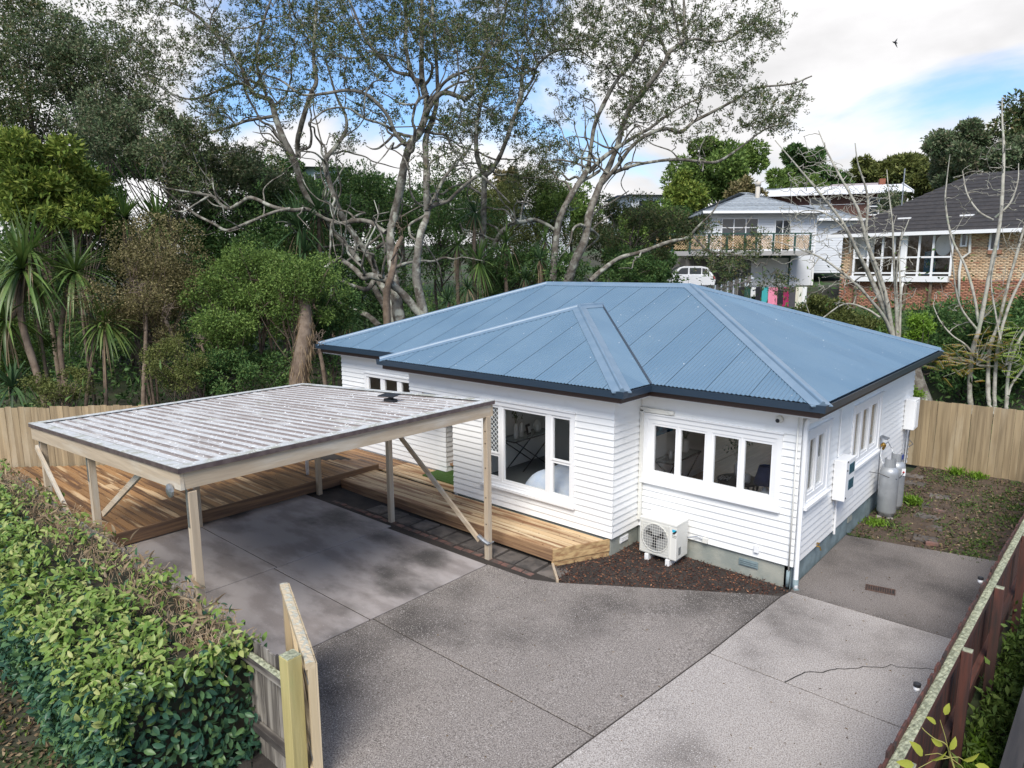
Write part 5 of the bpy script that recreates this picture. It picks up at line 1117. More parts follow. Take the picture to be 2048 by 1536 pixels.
# ------------------------------------------------------------------ cabbage trees (sword leaved heads)
def sword_arrays(c, L_, n, w, droop, up=.25, spr=1.):
    A = Arr()
    for i in range(n):
        v = RNG.normal(size=3); v[2] = v[2]*.9+up; v /= np.linalg.norm(v); l = L_*RNG.uniform(.75, 1.15); m = 6; s = np.linspace(0, 1, m)
        hd = v.copy(); P = c+np.outer(s*l, v); P[:, 2] -= droop*l*(s**2)*(1-max(0, v[2])*.75)*RNG.uniform(.6, 1.2)
        S = np.cross(v, [0, 0, 1.]); S /= np.linalg.norm(S)+1e-6; ww_ = w*np.array([.55, .9, 1, .85, .55, .06])[:, None]*.5
        V = np.concatenate([P-S*ww_, P+S*ww_]); q = np.arange(m-1); A.add(V, np.stack([q, q+1, q+1+m, q+m], -1))
    return A
LEAFM = []
def sword_mesh(droop, w=.055):
    m = 7; s = np.linspace(0, 1, m); V = []
    for q in s:
        ww_ = w*.5*(min(1, .55+q*1.6) if q < .6 else max(.05, (1-q)/.4)); V += [(q, -ww_, -droop*q*q+.008), (q, 0, -droop*q*q), (q, ww_, -droop*q*q+.008)]
    F = [(i*3+j, i*3+j+3, i*3+j+4, i*3+j+1) for i in range(m-1) for j in range(2)]; me = rawmesh('leaf', V, F, True); return me
SW = [sword_mesh(k) for k in (.05, .25, .5, .75)]
M['cord_r'] = mat('broad sword leaf', (.085, .15, .035), .4, rv=.45, c2=(.17, .22, .06), sc=1.2, thr=(.4, .7), transl=.2)
for me in SW: me.materials.append(M['cord_r'])
def cabbage(lab, path_, heads, d, trunk_r, lm='cord', parts=False, dead=True, group='cabbage trees in the bush', name='cabbage_tree'):
    P = [at(x, y, d) for x, y in path_]; b = P[0].copy()
    t = thing(name, lab, 'tree', b, group)
    q = smooth_path(P, 5); w = Arr(); w.tube(q, np.linspace(trunk_r*1.25, trunk_r, len(q))*(1+.06*np.sin(np.arange(len(q))*2.1)), 8)
    for h in heads[1:]:
        w.tube(smooth_path([q[-4], (q[-4]+at(h[0], h[1], d+(h[5] if len(h) > 5 else 0)))/2+np.array([0, 0, -.08]), at(h[0], h[1], d+(h[5] if len(h) > 5 else 0))], 4), np.linspace(trunk_r*.9, trunk_r*.7, 9), 7)
    w.build('trunk', M['bark_b'], t, smooth=True); A = Arr(); DD = Arr()
    for h in heads:
        c = at(h[0], h[1], d+(h[5] if len(h) > 5 else 0)); L_, n, up, droop = h[2]/FPX*d*1.12, int(h[3]*1.3), .3, h[4]
        if parts:
            for i in range(n):
                el = math.asin(max(-.55, min(.98, RNG.uniform(-.5, 1)))); az = RNG.uniform(0, 2*math.pi)
                k = 0 if el > .9 else (1 if el > .45 else (2 if el > 0 else 3)); k = min(3, max(0, k+(droop > .6)-(droop < .3)))
                shared('leaf', SW[k], c, (0, -el, az), t, (L_*RNG.uniform(.75, 1.1), L_*.95, L_*.95))
        else:
            s = sword_arrays(c, L_, n, .05*max(.8, L_), droop); A.V += s.V; A.F += [f+A.n for f in s.F]; A.n += s.n
        if dead:
            s = sword_arrays(c-np.array([0, 0, .1]), L_*.7, 14, .035, 1.6, up=-.9); DD.V += s.V; DD.F += [f+DD.n for f in s.F]; DD.n += s.n
    def fixed(S, nm, mm):
        off = 0; V = np.concatenate(S.V); F = []
        for v, f in zip(S.V, S.F): F.append(f-f.min()+off); off += len(v)
        obj(nm, V, np.concatenate(F), M[mm], t)
    if A.V: fixed(A, 'crown', lm)
    if DD.V: fixed(DD, 'dead_skirt', 'deadleaf')
    return t
cabbage('big cabbage tree with two broad shaggy heads at the left edge', [(120, 900), (75, 750), (45, 650), (35, 560)], [(45, 540, 108, 84, .55), (10, 640, 88, 44, .75), (60, 500, 85, 34, .15)], 19.2, .085, parts=True)
cabbage('cabbage tree with one upright shaggy head on a thin stem right of the big one', [(140, 900), (135, 800), (120, 680), (140, 560)], [(150, 545, 85, 72, .5)], 19.8, .065, parts=True)
cabbage('cabbage tree with a single drooping fountain of leaves in front of the olive shrub', [(215, 880), (212, 800), (208, 700)], [(208, 650, 72, 64, .9)], 19.9, .05, parts=True)
for (x, y, L_, n, dr, d, pth, lm, lab) in [
 (250, 435, 62, 70, .15, 24, [(260, 640), (255, 520), (250, 440)], 'cord', 'cabbage tree with upright fan below the grey green tree'),
 (315, 440, 62, 70, .15, 24.4, [(330, 640), (320, 520), (315, 445)], 'cord', 'cabbage tree with upright fan nearest the horizontal limb'),
 (600, 455, 80, 80, .35, 25, [(640, 640), (615, 540), (600, 460)], 'cordd', 'dark cabbage tree head left of the leaning mossy trunk'),
 (635, 420, 62, 60, .3, 25.6, [(640, 640), (640, 540), (636, 425)], 'cordd', 'dark cabbage tree head under the end of the horizontal limb'),
 (610, 505, 60, 60, .4, 24.8, [(640, 640), (620, 580), (610, 510)], 'cordd', 'low dark cabbage tree head above the bright green shrub'),
 (950, 425, 42, 60, .3, 29, [(950, 620), (948, 520), (950, 430)], 'cordd', 'dark cabbage tree head in front of the slim forked trunk'),
 (915, 490, 44, 60, .35, 28, [(918, 640), (915, 560), (915, 495)], 'cord', 'cabbage tree head beside the pale twin trunk'),
 (958, 525, 58, 90, .45, 27, [(965, 660), (958, 600), (958, 530)], 'cord', 'largest bright cabbage tree head above the roof hip'),
 (1012, 485, 46, 60, .35, 28.6, [(1015, 620), (1012, 560), (1012, 490)], 'cord', 'cabbage tree head midway between the two leaning trunks'),
 (1090, 480, 38, 50, .35, 29.5, [(1090, 620), (1090, 560), (1090, 485)], 'cord', 'small cabbage tree head left of the leaning trunk'),
 (1080, 520, 40, 60, .5, 28.4, [(1085, 640), (1082, 580), (1080, 525)], 'cordd', 'drooping cabbage tree head near the base of the leaning trunk'),
 (935, 575, 40, 60, .6, 26.4, [(938, 680), (936, 620), (935, 580)], 'cordd', 'low drooping cabbage tree head just over the roof hip'),
 (895, 600, 40, 50, .2, 25.4, [(897, 700), (896, 640), (895, 605)], 'cordd', 'low spiky cabbage tree tuft beside the twin trunks'),
 (1050, 555, 36, 46, .6, 28.2, [(1052, 640), (1050, 600), (1050, 560)], 'cordd', 'low drooping cabbage tree head by the ridge end'),
 (700, 640, 60, 50, .4, 24.5, [(700, 760), (700, 700), (700, 645)], 'cordd', 'dark spiky tuft below the curling cut limb'),
 (665, 555, 42, 50, .9, 25.5, [(668, 700), (666, 620), (665, 560)], 'cordd', 'drooping cabbage tree head behind the cut limb')]:
    cabbage(lab, pth, [(x, y, L_, n, dr)], d, .07, lm)
flx = thing('flax_clump', 'dark flax clump with long strap leaves at the left edge below the big heads', 'flax', at(25, 790, 18.8))
s = sword_arrays(at(25, 775, 18.8), 1.15, 60, .06, .9, up=1.2); o_ = 0; FF = []
for v, f in zip(s.V, s.F): FF.append(f-f.min()+o_); o_ += len(v)
obj('leaves', np.concatenate(s.V), np.concatenate(FF), M['cordd'], flx)
# shaggy trunk under the bright green shrub, and plain stems in the shade
st_ = thing('shaggy_trunk', 'thick leaning trunk wrapped in shaggy dead fibre left of the house', 'tree trunk', at(595, 800, 20.3))
P = smooth_path([at(590, 810, 20.3), at(600, 730, 20.3), at(610, 660, 20.4), at(606, 590, 20.7), at(590, 530, 21)], 6); w = Arr(); w.tube(P, np.linspace(.27, .12, len(P)), 12); w.build('trunk', M['bark_b'], st_, smooth=True)
A = Arr(); n = 900; i_ = RNG.integers(2, len(P), n); th = RNG.uniform(0, 6.28, n); R_ = np.linspace(.27, .12, len(P))[i_]*1.03
PP = P[i_]+np.stack([np.cos(th)*R_, np.sin(th)*R_, RNG.uniform(-.1, .1, n)], 1); DD_ = np.stack([np.cos(th)*.12, np.sin(th)*.12, -np.ones(n)], 1)+RNG.normal(0, .1, (n, 3))
A.add(*leafcloud(PP, DD_, RNG.uniform(.25, .6, n), .03)); A.build('dead_fibre', M['deadleaf'], st_)
for (pp, r, d, lab) in [([(290, 850), (290, 790), (286, 700), (275, 600)], 5, 19.9, 'slender reddish stem rising behind the carport roof'), ([(420, 830), (380, 760), (345, 690), (330, 640)], 6, 20.2, 'thin bare stem leaning left behind the carport roof'), ([(425, 800), (412, 740), (400, 690)], 3, 20.2, 'short thin stem crossing the leaning bare stem'), ([(655, 800), (652, 740), (645, 700)], 5, 20.6, 'dark straight stem just left of the house corner'), ([(165, 860), (165, 740), (160, 660), (170, 610)], 4, 20.4, 'thin curved stem between the cabbage trees'), ([(112, 860), (108, 740), (98, 640)], 4, 20.8, 'thin straight stem behind the leaning palm stem'), ([(775, 660, ), (776, 590), (788, 545), (792, 500), (800, 470)], 8, 23.4, 'broken reddish dead stump stem in front of the twin trunks')]:
    tree('sapling', lab, [[(x, y, r*(1-.12*i)) for i, (x, y) in enumerate(pp)]], [(pp[-1][0], pp[-1][1]-20, 16, 20, 8)], d, bm='bark_b', leaf=False, cat='sapling', group='bare stems in the bush', twig=.012, rs=1)
# ------------------------------------------------------------------ hedge in the corner
hd = thing('leafy_hedge', 'clipped broadleaf hedge with glossy leaves and bare twiggy patches on top', 'hedge', (-6, -8.6, 0))
HX0, HX1, HY0, HY1, HZ = -15.0, -3.0, -9.25, -7.74, 1.46
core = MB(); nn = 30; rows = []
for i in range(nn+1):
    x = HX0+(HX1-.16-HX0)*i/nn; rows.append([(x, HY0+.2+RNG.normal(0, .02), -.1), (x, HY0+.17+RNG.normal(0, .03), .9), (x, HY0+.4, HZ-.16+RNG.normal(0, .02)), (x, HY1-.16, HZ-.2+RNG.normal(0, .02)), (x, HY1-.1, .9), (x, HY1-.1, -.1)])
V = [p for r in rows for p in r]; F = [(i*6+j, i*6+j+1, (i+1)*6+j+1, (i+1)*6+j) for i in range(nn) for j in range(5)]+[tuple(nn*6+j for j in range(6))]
obj('shaded_core', V, F, mat('shaded hedge wood', (.035, .028, .018), .95, c2=(.02, .03, .012), sc=9), hd)  # solid core; shade inside the hedge is put into its dark colour
def hedge_pts(n):
    a = np.array([1.3*(HX1-HX0), 1.45*(HX1-HX0), 1.4*1.3]); k = RNG.choice(3, n, p=a/a.sum()); u, v = RNG.uniform(0, 1, n), RNG.uniform(0, 1, n)
    # nearer leaves matter more: bias along x to the near end
    x = HX1-(HX1-HX0)*u**1.25; P = np.zeros((n, 3)); Nn = np.zeros((n, 3))
    bumpz = .05*np.sin(x*2.3)+.04*np.sin(x*5.1+1)
    top = k == 0; P[top] = np.stack([x, HY0+(HY1-HY0)*v, HZ+bumpz-.10*np.clip((.35-v)/.35, 0, 1)**2], 1)[top]; Nn[top] = (0, -.35, 1)
    fr_ = k == 1; P[fr_] = np.stack([x, HY0-.06*np.sin(v*3)+.05*np.sin(x*3+v*5), -.1+1.46*v], 1)[fr_]; Nn[fr_] = (0, -1, .35)
    en = k == 2; P[en] = np.stack([np.full(n, HX1)+.05*np.sin(v*6), HY0+(HY1-HY0)*u, -.1+1.45*v], 1)[en]; Nn[en] = (1, -.2, .3)
    P -= Nn*(RNG.uniform(0, .16, n)**1.0)[:, None]; P += RNG.normal(0, .025, (n, 3)); return P, Nn, k
def bald(P):   # twiggy clipped patch along the back of the top
    s = -.12+np.sin(P[:, 0]*1.1+.5)*.16+np.sin(P[:, 0]*2.7)*.07
    return (P[:, 2] > 1.1) & (P[:, 1] > HY1-.55+s-.15*(P[:, 0] > -6)) & (P[:, 0] < -3.15)
P, Nn, K = hedge_pts(23000); bl = bald(P) & (RNG.random(len(P)) < .8); P, Nn, K = P[~bl], Nn[~bl], K[~bl]
D = Nn*.22+RNG.normal(size=P.shape)*.5+np.array([0, -.12, -.18]); D /= np.linalg.norm(D, axis=1)[:, None]
roll = Nn+RNG.normal(0, .35, P.shape)
lens = RNG.uniform(.075, .125, len(P)); higher = (P[:, 2] > 1.1+RNG.normal(0, .22, len(P)))  # paler leaf colour higher up, darker one lower down
dist = np.linalg.norm(P-CP, axis=1); order = np.argsort(dist); near = np.zeros(len(P), bool); near[order[:300]] = True
def frames(D, roll):
    S = np.cross(D, roll); S /= np.linalg.norm(S, axis=1)[:, None]+1e-9; return S, np.cross(S, D)
# leaf blade with midrib fold and a curved-back tip
def blade(Pp, Dd, rl, ln):
    S, U = frames(Dd, rl); st = np.array([0, .22, .5, .78, 1.]); wd = np.array([.02, .36, .46, .30, .0])*.5; V = []
    for s_, w_ in zip(st, wd):
        c = Pp+Dd*(ln*s_)[:, None]-U*(ln*.22*s_*s_)[:, None]; e = S*(ln*w_)[:, None]; f = U*(ln*w_*.35)[:, None]; V += [c-e+f, c, c+e+f]
    V = np.stack(V, 1).reshape(-1, 3); q = np.array([(i*3+j, i*3+j+3, i*3+j+4, i*3+j+1) for i in range(4) for j in range(2)]); F = (np.arange(len(Pp))*15)[:, None, None]+q[None]
    return V, F.reshape(-1, 4)
for msk, nm in ((higher & ~near, 'hedge_top'), (~higher & ~near, 'hedge_front')):
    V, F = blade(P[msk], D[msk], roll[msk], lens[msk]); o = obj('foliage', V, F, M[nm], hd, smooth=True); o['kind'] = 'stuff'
M['hedge_r'] = mat('near hedge leaf young', (.15, .235, .055), .35, rv=.3, transl=.22); M['hedge_rf'] = mat('near hedge leaf lower', (.045, .10, .052), .28, rv=.4, transl=.2)
LV, LF = blade(np.zeros((1, 3)), np.array([[1., 0, 0]]), np.array([[0, 0, 1.]]), np.ones(1)); LM = []
for k in ('hedge_r', 'hedge_rf'): me = rawmesh('leaf', LV, LF, True); me.materials.append(M[k]); LM.append(me)
S, U = frames(D, roll)
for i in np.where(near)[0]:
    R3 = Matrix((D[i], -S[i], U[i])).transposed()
    shared('leaf', LM[0 if higher[i] else 1], P[i], R3.to_euler(), hd, float(lens[i]))
w = Arr(); n = 4200
for i in range(n):
    x = HX1-.1-10.5*RNG.random()**1.1; y = RNG.uniform(HY1-.75, HY1-.02); p = np.array([x, y, HZ-.28+RNG.uniform(-.05, .05)])
    if not bald(np.array([[x, y, 1.3]]))[0] and RNG.random() < .8: continue
    v = RNG.normal(size=3)*np.array([.8, .6, .3]); v[2] += RNG.choice([.25, .9]); v /= np.linalg.norm(v); l = RNG.uniform(.12, .30)
    w.tube([p, p+v*l*.5+RNG.normal(0, .015, 3), p+v*l+RNG.normal(0, .03, 3)], [.0045, .004, .003], 4)
o = w.build('twigs', M['twig'], hd); o['kind'] = 'stuff'
w = Arr()
for i in range(26):   # exposed bent branches at the near end
    p = np.array([-3.2-RNG.random()*.7, -8.0-RNG.random()*.4, 1.0]); q = p+np.array([RNG.normal(0, .14), RNG.normal(0, .10), .34]); w.tube(smooth_path([p, (p+q)/2+RNG.normal(0, .06, 3), q], 3), np.linspace(.011, .006, 7), 5)
o = w.build('branches', M['twig'], hd); o['kind'] = 'stuff'
n = 330; Pd = np.stack([HX1-9*RNG.random(n)**1.1, RNG.uniform(HY1-.7, HY1, n), HZ+RNG.uniform(-.12, .08, n)], 1); Pd = Pd[bald(Pd)]; n = len(Pd)
V, F = blade(Pd, RNG.normal(size=(n, 3)), RNG.normal(size=(n, 3)), RNG.uniform(.06, .1, n)); o = obj('dry_leaves', V, F, M['deadleaf'], hd); o['kind'] = 'stuff'
n = 5000; Pd = np.stack([RNG.uniform(-9, -1.5, n), RNG.uniform(-10.9, -8.9, n), np.full(n, -.14)], 1); Dd = RNG.normal(size=(n, 3)); Dd[:, 2] = np.abs(Dd[:, 2])*.3
V, F = leafcloud(Pd, Dd, RNG.uniform(.05, .11, n), .035); tag(obj('fallen_leaves', V, F, M['litter']), kind='stuff')
n = 900; Pd = np.stack([RNG.uniform(-9, -3, n), RNG.uniform(-10.6, -9.2, n), np.full(n, -.15)], 1); Dd = RNG.normal(size=(n, 3)); Dd[:, 2] += .8
V, F = leafcloud(Pd, Dd, RNG.uniform(.05, .14, n), .03); tag(obj('verge_weeds', V, F, M['weed']), kind='stuff')
# weeds between the red fence and the dark boards
n = 9000; y = RNG.uniform(-7, 8, n); x = 2.74+(y+4)*.0345+RNG.uniform(0, 1, n)*(.34+.03*(y+7)); Pd = np.stack([x, y, -.36+RNG.gamma(1.4, .1, n)], 1); Dd = RNG.normal(size=(n, 3)); Dd[:, 2] += .5
V, F = leafcloud(Pd, Dd, RNG.uniform(.06, .16, n), RNG.uniform(.02, .06, n)); tag(obj('fence_weeds', V, F, M['mid']), kind='stuff')
n = 700; Pd = np.stack([RNG.normal(2.98, .06, n), RNG.normal(-2.75, .28, n), -.3+RNG.uniform(0, .3, n)], 1); Dd = RNG.normal(size=(n, 3)); Dd[:, 2] += .6
V, F = leafcloud(Pd, Dd, RNG.uniform(.05, .1, n), .03); t = thing('weed_clump', 'bright lime weed clump at the foot of the red fence posts', 'weed', (2.98, -2.75, -.3)); obj('leaves', V, F, M['lime'], t)
# yellow green vine shoot in front of the fence
vn = thing('vine_shoot', 'yellow green vine shoot curling up before the red fence at the bottom edge', 'vine', at(1920, 1560, 4.6))
M['vine'] = leafm('vine leaf', [(.22, .28, .04), (.32, .36, .06), (.45, .36, .04)], .5, .35); M['vstem'] = mat('vine stem', (.3, .28, .08), .6)
sp_ = [at(1922, 1580, 4.6), at(1905, 1525, 4.6), at(1893, 1490, 4.58), at(1870, 1478, 4.56), at(1850, 1462, 4.55), at(1844, 1455, 4.55)]
w = Arr(); w.tube(smooth_path(sp_, 5), np.linspace(.006, .003, 26), 6)
for e in ((1935, 1525), (1880, 1440), (1900, 1500), (1945, 1560), (1850, 1510), (1830, 1540)): w.tube([at(1900, 1515, 4.6), at((1900+e[0])/2, (1515+e[1])/2-6, 4.58), at(*e, 4.57)], [.003, .0025, .002], 5)
w.build('stem', M['vstem'], vn, smooth=True)
for (x, y, s_, a_) in ((1925, 1520, .1, .3), (1950, 1530, .09, -.2), (1900, 1500, .08, 1.2), (1885, 1492, .075, 2.6), (1890, 1430, .07, 1.4), (1872, 1448, .07, 2.4), (1845, 1512, .11, 2.2), (1828, 1530, .1, 2.9), (1862, 1520, .1, .4), (1905, 1550, .12, -.8), (1880, 1545, .12, 3.4), (1935, 1545, .1, -1.0)):
    p = at(x, y, 4.56); dv_ = RT*math.cos(a_)+UP*math.sin(a_)-FW*.2; rl = -FW+RNG.normal(0, .4, 3)
    V, F = blade(p[None], (dv_/np.linalg.norm(dv_))[None], rl[None], np.array([s_*1.2])); V = p+(V-p)*1.0; obj('leaf', V, F, M['vine'], vn, smooth=True)
# ------------------------------------------------------------------ trees to the right of the house
BR = 'bare winter trees behind the side yard'
tree('bare_tree', 'many stemmed bare tree with white lichened limbs fanning over the roof edge', [
 [(1790, 720, 10), (1786, 659, 9), (1738, 560, 8), (1702, 510, 6), (1665, 455, 5), (1621, 400, 4), (1574, 334, 2.5), (1545, 285, 1.5)],
 [(1792, 710, 9), (1760, 585, 7), (1715, 490, 6), (1694, 430, 5), (1660, 360, 4), (1645, 310, 2.5), (1636, 262, 1.5)],
 [(1795, 700, 8), (1765, 570, 6), (1735, 480, 5), (1728, 400, 4), (1700, 340, 2.5), (1690, 300, 1.5)],
 [(1796, 700, 7), (1785, 600, 5), (1770, 520, 4), (1760, 460, 3), (1752, 400, 2), (1755, 350, 1.2)],
 [(1790, 690, 6), (1760, 640, 6), (1720, 600, 5), (1690, 570, 5), (1640, 525, 4), (1600, 500, 3), (1560, 482, 2)],
 [(1760, 635, 4), (1740, 615, 4), (1700, 605, 3), (1640, 640, 2), (1610, 600, 1.5)],
 [(1798, 690, 6), (1800, 600, 4), (1805, 540, 3), (1815, 490, 2), (1830, 450, 1.5)],
 [(1797, 690, 5), (1790, 620, 4), (1778, 560, 3), (1775, 500, 2), (1790, 450, 1.5)],
 [(1700, 505, 4), (1690, 470, 3), (1650, 430, 2.5), (1610, 420, 2), (1590, 440, 1.5)]],
 [(1640, 400, 70, 70, 80), (1700, 430, 70, 70, 70), (1600, 480, 60, 50, 40), (1750, 450, 50, 70, 44), (1700, 560, 60, 50, 30), (1620, 330, 40, 50, 26), (1800, 540, 34, 60, 24)], 22.5, bm='bark_p', group=BR, leaf=False, rs=.55, twig=.014, spread=1.0, jit=.05, drift=.4)
t1 = [(1945, 830, 8), (1946, 780, 8), (1952, 700, 7.5), (1957, 652, 7), (1968, 542, 6), (1979, 454, 5.5), (1987, 370, 5), (1998, 300, 4), (2006, 240, 3), (2012, 190, 1.5)]
tree('bare_tree', 'straight pale bare tree just behind the tan fence with a low yellowing branch', [t1,
 [(1957, 645, 5), (1948, 590, 4.5), (1938, 530, 4), (1921, 469, 3.5), (1915, 400, 3), (1917, 350, 2), (1916, 300, 1.2)],
 [(1950, 715, 4), (1925, 690, 3), (1900, 670, 2.5), (1885, 640, 2), (1882, 610, 1.2)],
 [(1987, 440, 3.5), (1965, 420, 3), (1952, 380, 2.5), (1950, 330, 1.5)], [(1990, 435, 3.5), (2010, 410, 3), (2022, 370, 2), (2030, 330, 1.2)],
 [(1955, 660, 4), (1925, 620, 3), (1905, 580, 2.5), (1888, 520, 2), (1875, 480, 1.2)]],
 [(1900, 600, 30, 50, 10), (1920, 400, 24, 50, 10), (1990, 320, 30, 50, 14), (1960, 360, 24, 40, 8), (2020, 380, 24, 40, 8)], 20.2, bm='bark_p', group=BR, leaf=False, rs=.62, twig=.010, spread=.7, jit=.05, drift=.3)
tree('bare_tree', 'twin stemmed pale bare tree behind the tan fence near the right edge', [
 [(1985, 830, 7), (1987, 790, 7), (2000, 700, 6), (2023, 640, 5), (2038, 560, 4.5), (2050, 480, 4), (2062, 400, 3)], [(1990, 825, 6), (2000, 760, 6), (2012, 680, 5), (2030, 600, 4.5), (2060, 520, 3)],
 [(2012, 825, 6), (2020, 740, 5), (2035, 680, 5), (2070, 610, 4)], [(2014, 800, 4), (2030, 770, 4), (2050, 740, 4), (2070, 690, 3)], [(2005, 700, 3), (2000, 620, 3), (1995, 560, 2), (2000, 500, 1.2)]],
 [(2030, 480, 24, 60, 12), (2010, 560, 20, 40, 8)], 19.6, bm='bark_p', group=BR, leaf=False, rs=.62, twig=.010, spread=.6, jit=.05, drift=.3)
bush('dark_shrub', 'large glossy dark green shrub mass behind the tan fence', 1945, 690, 150, 105, 22.3, 'dark', 15000, ll=.1, lw=.05, lobes=30, stem=.07, stems=3, twigs=40, cat='shrub')
bush('dark_shrub', 'tall dark green shrub below the brick house at the right edge', 2040, 640, 70, 90, 23.5, 'dark', 6000, ll=.1, lw=.05, lobes=18, stem=.06, twigs=20, cat='shrub')
bush('lime_shrub', 'small bright lime shrub peeking past the back corner of the house', 1838, 655, 24, 24, 20.2, 'lime', 900, ll=.09, lw=.035, lobes=10, stem=.02, twigs=8, cat='shrub')
bush('lime_shrub', 'tiny lime seedling on top of the fence corner beside the house', 1833, 785, 16, 9, 19.2, 'lime', 260, ll=.07, lw=.03, lobes=8, stem=.01, twigs=4, cat='shrub')
bush('yellow_shrub', 'yellow green shrub on the bank past the clothes line', 1660, 615, 55, 22, 26.5, 'oliveg', 2600, ll=.1, lw=.045, lobes=16, stem=.04, twigs=16, cat='shrub')
bush('yellow_shrub', 'yellow green shrub below the glazed porch of the brick house', 1710, 650, 50, 28, 25.5, 'oliveg', 2400, ll=.1, lw=.045, lobes=16, stem=.04, twigs=16, cat='shrub')
bush('yellow_shrub', 'olive shrub on the bank between the yellow shrubs and the white limbed tree', 1760, 690, 50, 40, 24.5, 'mid', 2600, ll=.1, lw=.045, lobes=16, stem=.04, twigs=16, cat='shrub')
sm = thing('tree_stump', 'weathered leaning stump behind the back corner of the house', 'stump', at(1836, 800, 19.6)); P = smooth_path([at(1848, 820, 19.6), at(1834, 770, 19.6), at(1824, 725, 19.6)], 5); w = Arr(); w.tube(P, np.linspace(.3, .16, len(P)), 10); w.build('trunk', M['bark_g'], sm)
# fern-like compound leaves turning yellow
M['frond'] = leafm('yellowing leaflet', [(.16, .20, .03), (.28, .28, .04), (.38, .26, .05), (.42, .22, .06)], .5, .35); M['frondg'] = leafm('lime leaflet', [(.14, .24, .03), (.22, .34, .05), (.32, .38, .06)], .5, .35)
def fronds(lab, cx, cy, sx, sy, n, d, mm, base):
    t = thing('leafy_branch', lab, 'branch', at(base[0], base[1], d)); A = Arr(); W_ = Arr()
    for i in range(n):
        p = at(cx+RNG.normal(0, sx*.5), cy+RNG.normal(0, sy*.5), d+RNG.normal(0, .25)); v = RNG.normal(size=3); v[2] *= .35; v /= np.linalg.norm(v); l = RNG.uniform(.3, .5); m = 9
        s = np.linspace(.1, 1, m); Q = p+np.outer(s*l, v); Q[:, 2] -= .12*l*s*s; sd = np.cross(v, [0, 0, 1.]); sd /= np.linalg.norm(sd)
        for g_ in (-1, 1): A.add(*leafcloud(Q, np.tile(sd*g_+v*.35-np.array([0, 0, .25]), (m, 1)), .13*(1.1-.6*s), .035, fold=.05, roll=np.tile([0.02, .03, 1.], (m, 1))))
        W_.tube(Q, np.full(m, .004), 4); b = at(base[0], base[1], d); 
        if i % 3 == 0: W_.tube(smooth_path([b, (b+p)/2+RNG.normal(0, .06, 3), p], 3), np.linspace(.012, .005, 7), 5)
    W_.build('stems', M['bark_p'], t, smooth=True)['kind'] = 'stuff'; A.build('leaflets', M[mm], t)['kind'] = 'stuff'
fronds('low spray of yellow orange feathery leaves left of the straight bare tree', 1905, 720, 46, 24, 50, 20.0, 'frond', (1947, 725))
fronds('yellow green feathery leaves between the two bare trees behind the fence', 1982, 700, 26, 55, 44, 19.9, 'frond', (1953, 730))
fronds('lime feathery leaves at the right edge above the tan fence', 2025, 700, 30, 50, 44, 19.4, 'frondg', (2012, 730))
fronds('sparse orange feathery leaves in front of the brick wall at the right edge', 1990, 600, 45, 40, 26, 20.6, 'frond', (1962, 640))
# ------------------------------------------------------------------ houses up the hill
def hz_(v): v = np.array([v[0], v[1], 0.]); return v/np.linalg.norm(v)
class Face:                                        # an upright wall plane surveyed from two sight lines
    def __init__(s, a, b):
        s.o = np.array(a, float); s.u = hz_(np.array(b)-s.o); s.n = np.array([s.u[1], -s.u[0], 0.]); 
        if s.n@(CP-s.o) < 0: s.n = -s.n
    def uz(s, px, py, off=0):
        r = FW+(px-1024)/FPX*RT-(py-768)/FPX*UP; t = ((s.o+s.n*off-CP)@s.n)/(r@s.n); p = CP+r*t-s.o; return p@s.u, p[2]+s.o[2]
    def P(s, u, z, n=0): p = s.o+s.u*u+s.n*n; return np.array([p[0], p[1], z])
    def box(s, mb, u0, u1, z0, z1, n0, n1): return mb.obox(s.P(u0, z0, n0), s.u*(u1-u0), (0, 0, z1-z0), s.n*(n1-n0))
    def pbox(s, mb, x0, y0, x1, y1, n0, n1, off=0):
        a, b = s.uz(x0, y1, off), s.uz(x1, y0, off); return s.box(mb, a[0], b[0], a[1], b[1], n0, n1)
M['farwhite'] = mat('far white boards', (.72, .74, .77), .6); M['farroof'] = mat('silver grey tiles', (.30, .33, .35), .6, c2=(.2, .22, .24), sc=6, rv=.12)
M['darkgreen'] = mat('dark green paint', (.02, .07, .05), .5); M['lattice'] = mat('tan lattice', (.52, .36, .2), .7); M['shed'] = mat('grey lining', (.38, .37, .36), .8)
M['asphalt'] = mat('dark driveway', (.07, .066, .065), .9, c2=(.05, .048, .047), sc=4); M['lawn'] = mat('lawn', (.05, .11, .02), .95, c2=(.07, .14, .03), sc=20)
F1 = Face(at(1415, 577, 45), at(1625, 577, 45.0)); U = lambda x, y=500, o=0: F1.uz(x, y, o)[0]; Zp = lambda x, y, o=0: F1.uz(x, y, o)[1]
wh = thing('white_house', 'white weatherboard house up the hill with a lattice railed balcony over its garage', 'house', F1.P(U(1520), Zp(1520, 577)))
zg, zd, ze = Zp(1520, 578), Zp(1520, 503), Zp(1520, 428); uL, uR = U(1412), U(1626)
b = MB(); F1.box(b, uL, uR, zd, ze, -7, 0); b.build('wall', M['farwhite'], wh)
k = zd
bd_ = MB(); 
while k < ze-.1: F1.box(bd_, uL-.02, uR+.02, k, k+.14, 0, .03) if 0 else bd_.obox(F1.P(uL-.02, k, .035), F1.u*(uR-uL+.04), (0, 0, .15), -F1.n*.025+np.array([0, 0, .0])); k += .17
o = bd_.build('weatherboards', M['farwhite'], wh); o['kind'] = 'stuff'
b = MB(); F1.box(b, U(1520), uR, zg-.4, zd, -7, -.02); b.build('garage_wall', M['farwhite'], wh)
b = MB(); F1.box(b, U(1300), U(1520)-.01, zg-.4, zd, -5.4, -5.2); b.build('carport_back_wall', M['shed'], wh)
